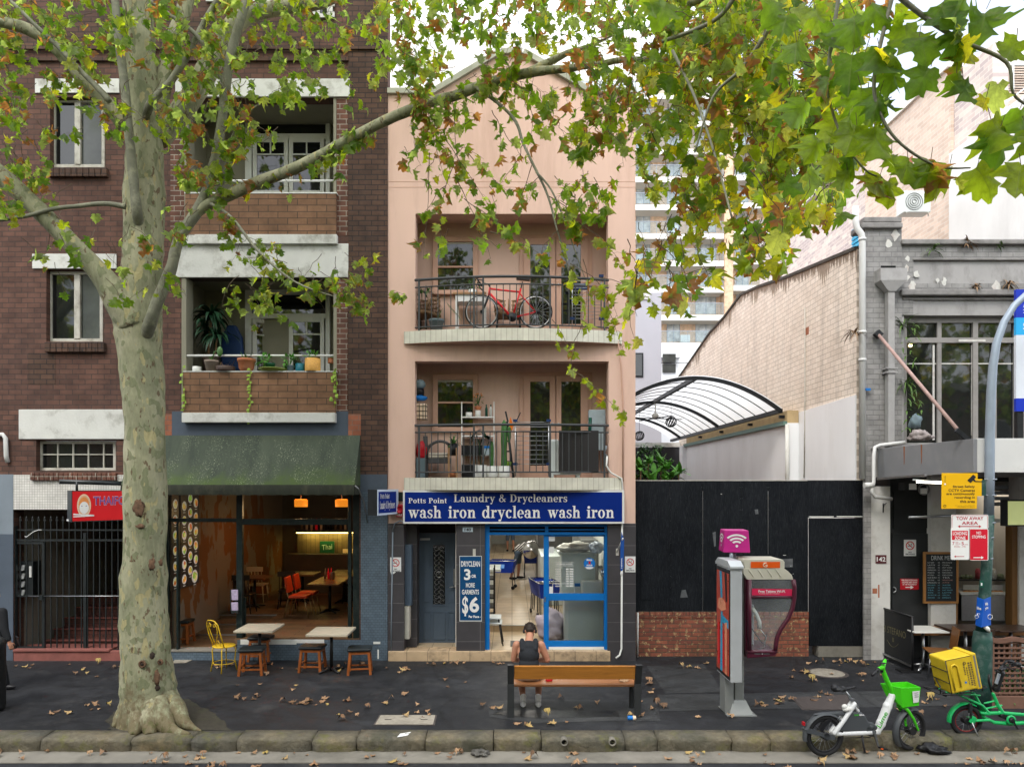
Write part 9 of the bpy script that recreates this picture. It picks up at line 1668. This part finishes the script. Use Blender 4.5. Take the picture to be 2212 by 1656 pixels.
area(290,420,430,540,9.4,9.95,6,SZ,(2,4));area(240,400,560,660,9.5,9.9,6,SZ,(1,3));area(240,350,210,300,9.4,9.8,7,SZ,(2,3))
along(GB[10],15,SZ*.9,(.2,.5),(2,4));along([(560,545,9.7),(700,600,9.6),(835,640,9.5)],11,SZ*.9,(.2,.45),age=.5);area(490,640,590,690,9.3,9.8,9,SZ*.9,age=.45);area(660,800,560,660,9.3,9.8,9,SZ*.9,age=.5);along(GB[11],14,SZ,(.2,.5))
along([(560,395,9.9),(740,310,9.7),(830,262,9.6)],16,SZ,(.2,.4));along([(830,262,9.5),(914,227,9.4),(1034,189,9.2),(1147,157,9.0),(1290,140,8.7)],20,SZ,(.3,.6))
area(800,960,0,190,8.6,9.8,32,SZ);area(860,1010,130,330,8.8,9.6,13,SZ);area(960,1460,-30,90,7.8,9.4,66,SZ);area(1040,1250,100,240,8.6,9.3,11,SZ)
for a,b2,n_ in(((925,232,9.35),(962,390,9.3),7),((975,212,9.3),(985,430,9.2),9),((960,300,9.3),(1075,470,9.1),11),((985,350,9.2),(955,520,9.2),7),((1010,330,9.2),(1110,420,9.0),8),((985,390,9.2),(1060,560,9.1),8),((960,400,9.2),(905,480,9.2),6),((930,330,9.3),(915,560,9.2),7),((1060,240,9.1),(1080,330,9.0),6),((1129,308,8.95),(1080,400,8.9),6),((1150,353,8.9),(1120,500,8.85),7),((1182,421,8.85),(1260,520,8.7),5),((1203,498,8.8),(1160,580,8.7),6),((1000,430,9.1),(1140,520,8.9),9),((1060,500,9.0),(1180,560,8.8),7)):spray(tw,lv,W(*a),W(*b2),n_,SZ*.95,.06,.006,gap=.25)
area(880,1110,270,540,8.7,9.4,8,SZ,(2,4));area(1110,1310,200,420,8.2,9.0,15,SZ);area(1250,1420,90,330,7.4,8.8,34,SZ);area(1200,1330,400,490,8.3,8.8,9,SZ)
for a,b2,n_ in(((1230,570,8.7),(1330,690,8.5),14),((1205,500,8.8),(1250,640,8.6),9),((1250,480,8.6),(1360,600,8.4),12),((1260,560,8.6),(1255,720,8.5),10),((1310,640,8.5),(1350,760,8.4),11),((1255,700,8.5),(1235,830,8.4),5),((1240,800,8.4),(1350,905,8.3),10),((1300,600,8.5),(1420,660,8.3),10),((1190,690,8.6),(1240,770,8.5),5)):spray(tw,lv,W(*a),W(*b2),n_,SZ*.9,.08,.005,hue=.7,gap=.3)
# the part of this crown above the view
for _ in range(520):
 a=rng.uniform(0,6.283);q=rng.random()**.5;p=Vector((-4.6+6.2*q*math.cos(a),10.2+3.2*q*math.sin(a),11.6+rng.uniform(0,3.4)));spray(tw,lv,p,p+Vector((rng.gauss(0,.3),rng.gauss(0,.3),-.4)),4,.2,.05,.005)
tw.build('twig',tree,kind='stuff');lv.build('crown',tree,ORI[tree.name])
# second tree: on the near side of the street; its branches reach over the camera into the upper right of the view
tree2=thing('plane_tree','leafy plane tree whose big leaved branches hang before the grey shop and side wall','tree',(3.9,-2.6,0));mb=MB('bark');T2=[[(3.9,-2.6,-.1),(3.88,-2.55,.5),(3.85,-2.5,2.5),(3.8,-2.4,5.2),(3.7,-2.2,7.5),(3.5,-2.0,10)],[(3.82,-2.4,5.0),(3.6,-1,6.6),(3.2,1.5,7.0),(2.7,4,7.2),(2.2,6.2,7.9),(1.8,7.2,8.3)],[(3.8,-2.4,5.3),(2,-3,7.5),(-1,-3.6,9),(-4,-4,10)],[(3.8,-2.3,5.6),(5.5,-2.6,7.6),(8,-3,9)]]
for k,q in enumerate(T2):
 n=len(q);s0=len(mb.v);mb.tube([Vector(q[min(i//5,n-2)]).lerp(Vector(q[min(i//5+1,n-1)]),(i%5)/5 if i<5*(n-1)else 1)for i in range(5*(n-1)+1)],[(.38 if k==0 else.13)*(1-.75*i/(5*(n-1)))for i in range(5*(n-1)+1)],18);wob(mb,.015,s0)
mb.build('trunk',tree2);tw,lv=MB('twig'),Leaves();S2=.145;lv.k=1.15
gl2=MB('bark_grey');NB=[[(1620,-60,6.2,12),(1560,30,6.4,10),(1500,65,6.6,9),(1430,90,6.8,7)],[(1700,-60,5.6,13),(1660,60,5.8,11),(1600,150,6.0,8),(1540,210,6.2,6),(1500,330,6.3,4)],[(1452,110,6.6,7),(1500,210,6.4,6),(1545,340,6.2,5),(1580,470,6.0,4)],
[(1815,-30,3.6,9),(1790,129,3.6,7),(1786,195,3.6,6),(1818,297,3.6,5),(1868,367,3.6,4),(1905,384,3.6,3)],[(1930,-20,3.4,9),(1888,164,3.4,8),(1903,250,3.4,7),(1946,312,3.4,6),(2024,359,3.4,5),(2095,363,3.4,3)],[(1936,-10,3.3,12),(2009,47,3.3,11),(2079,90,3.3,9),(2173,135,3.3,8),(2188,203,3.3,6),(2225,232,3.3,5)]]
for L_ in NB:branch(gl2,L_,8,5)
gl2.each('limb',tree2)
area(1400,1660,-40,140,6.4,9,112,S2);area(1400,1720,110,300,6.6,9,92,S2);area(1640,1850,-30,260,5.2,8,84,S2);area(1640,1850,230,370,5.4,7.6,32,S2);area(1390,1560,280,430,7,8.8,26,S2);area(1540,1720,300,440,6.2,8,24,S2);area(1390,1640,430,560,7,8.4,22,S2,(2,4));area(1600,1690,500,570,5.6,6.2,7,S2);area(1370,1530,560,680,6,7,10,S2,(2,4));area(1660,1800,400,470,4.6,5.4,10,S2)
def near(pts,S_):
 for x,y,Y,s_,h_ in pts:
  p=W(x,y,Y);a=rng.uniform(-.6,.6);d=Vector((math.sin(a),rng.uniform(-.35,.15),-math.cos(a)));n=Vector((rng.uniform(-.3,.3),-1,rng.uniform(-.2,.5)));n=(n-d.normalized()*n.dot(d.normalized())).normalized();lv.add(p,d,n,s_*S_,h_,rng.uniform(0,.35));tw.tube([p,p+Vector((rng.uniform(-.03,.03),0,.06))],.0016,4)
near([(1720,90,3.8,1,.4),(1760,20,3.8,1,.5),(1800,60,3.6,1,.3),(1845,30,3.5,1.1,.35),(1880,10,3.4,1,.4),(1790,130,3.6,1.1,.3),(1840,120,3.5,1.2,.15),(1900,110,3.4,1.25,.12),(1930,140,3.4,1.1,.3),(1860,190,3.5,1.1,.4),(1900,200,3.4,.9,.25),(1810,250,3.6,1,.6),(1850,270,3.5,1.1,.55),(1885,280,3.4,1.15,.5),(1950,60,3.4,1.1,.45),(1985,80,3.3,1,.35),(2030,20,3.3,1.1,.15),(2080,0,3.3,1.25,.2),(2130,20,3.3,1.2,.18),(2010,145,3.3,1.05,.15),(2090,100,3.3,.75,.8),(2065,160,3.3,.7,.4),(2080,175,3.3,.9,.2),(2140,260,3.3,1.2,.6),(2160,275,3.3,1.1,.1),(2200,240,3.3,.8,.3),(2110,360,3.4,1.15,.55),(2050,360,3.4,1.15,.6),(2010,345,3.4,1,.35),(1960,345,3.4,.9,.5),(1925,335,3.5,.6,.5),(1900,380,3.6,.9,.7),(1920,388,3.6,.9,.6),(1830,370,3.6,.8,.5),(1800,335,3.6,.85,.65),(1840,335,3.6,.8,.5),(2205,360,3.2,1.1,.6),(2220,280,3.2,1.2,.5),(2195,90,3.2,.9,.5),(2130,210,3.3,.5,.9),(1740,220,3.9,1,.4),(1770,300,3.8,.9,.5),(1700,30,4,1,.3),(1675,0,4,1.1,.35),(1440,5,4.6,1.2,.4),(1400,-10,4.6,1,.5)],.165)
for L_ in(NB[3],NB[4],NB[5]):
 P=[W(*p[:3])for p in L_]
 for _ in range(9):i=rng.randint(0,len(P)-2);p=P[i].lerp(P[i+1],rng.random());lv.hang(p+Vector((rng.uniform(-.05,.05),rng.uniform(-.05,.05),-.03)),.13)
for _ in range(700):
 a=rng.uniform(0,6.283);q=rng.random()**.5;p=Vector((1.0+8.5*q*math.cos(a),-4+3.0*q*math.sin(a),rng.uniform(5.6,10.5)-1.5*q));spray(tw,lv,p,p+Vector((rng.gauss(0,.3),rng.gauss(0,.3),-.4)),4,.21,.05,.005)
tw.build('twig',tree2,kind='stuff');lv.build('crown',tree2,ORI[tree2.name])
for loc,rz,k in(((-5.5,-4.4,0),150,1.5),((-20,-4,0),20,1.9),((19,-4.5,0),100,1.5)):
 t3=dup(tree2,loc,R(rz),'plane tree across the street, mirrored only in the windows','street trees across the road');t3.scale=(k,k,k)
brick('brick_far',(0.3,0.2,0.15),(0.24,0.16,0.12),(0.3,0.27,0.22));tr_=thing('added_terrace_row','unseen row of brick terrace houses added across the street to block low skylight','building',(0,-11,0));MB('brick_far').box(-45,45,-12,-11,0,8.6).build('wall',tr_);MB('white_render').box(-45,45,-11.3,-10.8,8.6,9.0).build('parapet',tr_)  # row added out of view, cutting the low skylight behind the camera
for k in range(14):
 for z in(1.2,4.9):x=-39+6*k;f_=MB('white_paint').box(x-.7,x+.7,-11,-10.95,z,z+2.1).build('window',tr_);MB('pane').box(x-.6,x+.6,-10.95,-10.93,z+.1,z+2).build('pane',f_)
 # ---------------------------------------------------------------- fallen leaves, each a loose object sharing a few curled shapes
m,t,b,o=nodes_of('dead_leaf');al=nd(t,'ShaderNodeAttribute');al.attribute_name='luv';oi=nd(t,'ShaderNodeObjectInfo');c=ramp(t,oi.outputs['Random'],[(0.0,(0.13,0.07,0.035)),(0.4,(0.27,0.15,0.075)),(0.8,(0.42,0.26,0.14)),(1.0,(0.4,0.29,0.08))]);c=mix(t,1.0,c,ramp(t,noise(t,al.outputs['Vector'],5,4,.7),[(0.3,.6),(0.7,1.25)]),'MULTIPLY');t.links.new(c,b.inputs['Base Color']);b.inputs['Roughness'].default_value=.7
protos=[]
for k in range(7):
 L1=Leaves();L1.add((0,0,0),(1,0,0),(0,0,1),1.0,.5,rng.uniform(.2,.7));ob=L1.build('fallen_leaf',None,(0,0,0));me=ob.data;me.materials.clear();me.materials.append(MAT['dead_leaf'])
 v=np.empty(len(me.vertices)*3,dtype=np.float32);me.vertices.foreach_get('co',v);v=v.reshape(-1,3);v[:,2]*=.8;v[:,2]+=.16*(v[:,1]**2)*rng.choice((1,1,2));v[:,2]-=v[:,2].min();v[:,0]-=.4;me.vertices.foreach_set('co',v.ravel());protos.append(me);bpy.data.objects.remove(ob)
ZN={'path':('brown plane tree leaf lying on the dark footpath','fallen leaves on the footpath'),'gutter':('brown plane tree leaf lying in the gutter below the kerb','fallen leaves in the gutter'),'road':('brown plane tree leaf lying on the road asphalt','fallen leaves on the road')}
def drop(x,y,zone,s=None):
 z={'path':0.007,'gutter':-.17,'road':-.187}[zone];px_,py_=gp(x,y,z)
 if zone=='path' and not 9.98<py_<13.8:return
 if zone=='gutter' and not 9.27<py_<9.6:return
 ob=bpy.data.objects.new('fallen_leaf',rng.choice(protos));COL.objects.link(ob);ob.location=(px_,py_,z+.002);ob.rotation_euler=(rng.uniform(-.12,.12),rng.uniform(-.12,.12),rng.uniform(0,6.28));k=s or rng.uniform(.045,.125);ob.scale=(k,k*rng.uniform(.7,1.05),k*rng.uniform(.6,1.3));props(ob,ZN[zone][0],'leaf',ZN[zone][1])
for(x,y,n,dx,dy)in((60,1440,4,30,8),(170,1450,7,40,14),(130,1545,3,60,12),(215,1528,6,22,8),(255,1440,3,14,4),(540,1508,9,28,6),(640,1518,12,40,5),(700,1500,5,60,20),(560,1470,4,60,20),(730,1445,6,40,8),(620,1440,4,60,6),(480,1440,4,20,5),(760,1545,5,40,14),(830,1510,5,40,14),(880,1448,5,40,10),(970,1434,7,30,4),(1070,1432,4,20,3),(1000,1485,3,50,18),(910,1535,6,40,14),(1050,1525,4,40,14),(1170,1565,7,70,10),(1260,1530,5,60,18),(1370,1545,4,20,8),(1420,1520,5,30,14),(1400,1480,4,30,18),(1480,1445,6,40,12),(1600,1465,3,40,18),(1660,1520,6,40,14),(1700,1512,5,20,5),(1780,1424,22,48,6),(1850,1430,12,40,7),(1740,1455,7,40,14),(1850,1465,6,40,14),(1800,1505,5,40,10),(1990,1515,8,30,10),(1960,1540,5,40,10),(1550,1545,3,60,10),(300,1470,2,20,10)):
 for _ in range(n):drop(rng.gauss(x,dx*.6),rng.gauss(y,dy*.6),'path')
for(x,n,dx)in((30,5,40),(210,3,60),(435,4,12),(380,3,40),(560,3,40),(780,3,30),(965,5,30),(1010,3,40),(1140,3,30),(1240,3,30),(1430,2,30),(1510,3,20),(1850,9,40),(1930,6,30),(2080,4,30),(2000,3,30),(2180,3,30)):
 for _ in range(n):drop(rng.gauss(x,dx*.6),rng.uniform(1618,1640),'gutter')
for(x,n,dx,y0)in((355,4,30,1645),(440,5,30,1646),(545,2,30,1648),(700,2,60,1646),(870,6,20,1645),(1380,2,40,1644),(1500,2,40,1644),(1660,3,30,1646),(1760,2,30,1646),(2110,6,60,1640),(2170,5,40,1644),(1240,2,60,1646)):
 for _ in range(n):drop(rng.gauss(x,dx*.6),rng.uniform(y0,y0+12),'road')
for _ in range(20):drop(rng.uniform(0,2211),rng.uniform(1621,1632),'gutter',rng.uniform(.04,.08))
ob=bpy.data.objects.new('fallen_leaf',protos[0]);COL.objects.link(ob);ob.location=(X(1347,10.8),10.78,.467);ob.scale=(.16,.13,.12);props(ob,'pale yellow plane leaf lying on the right end of the bench seat','leaf')
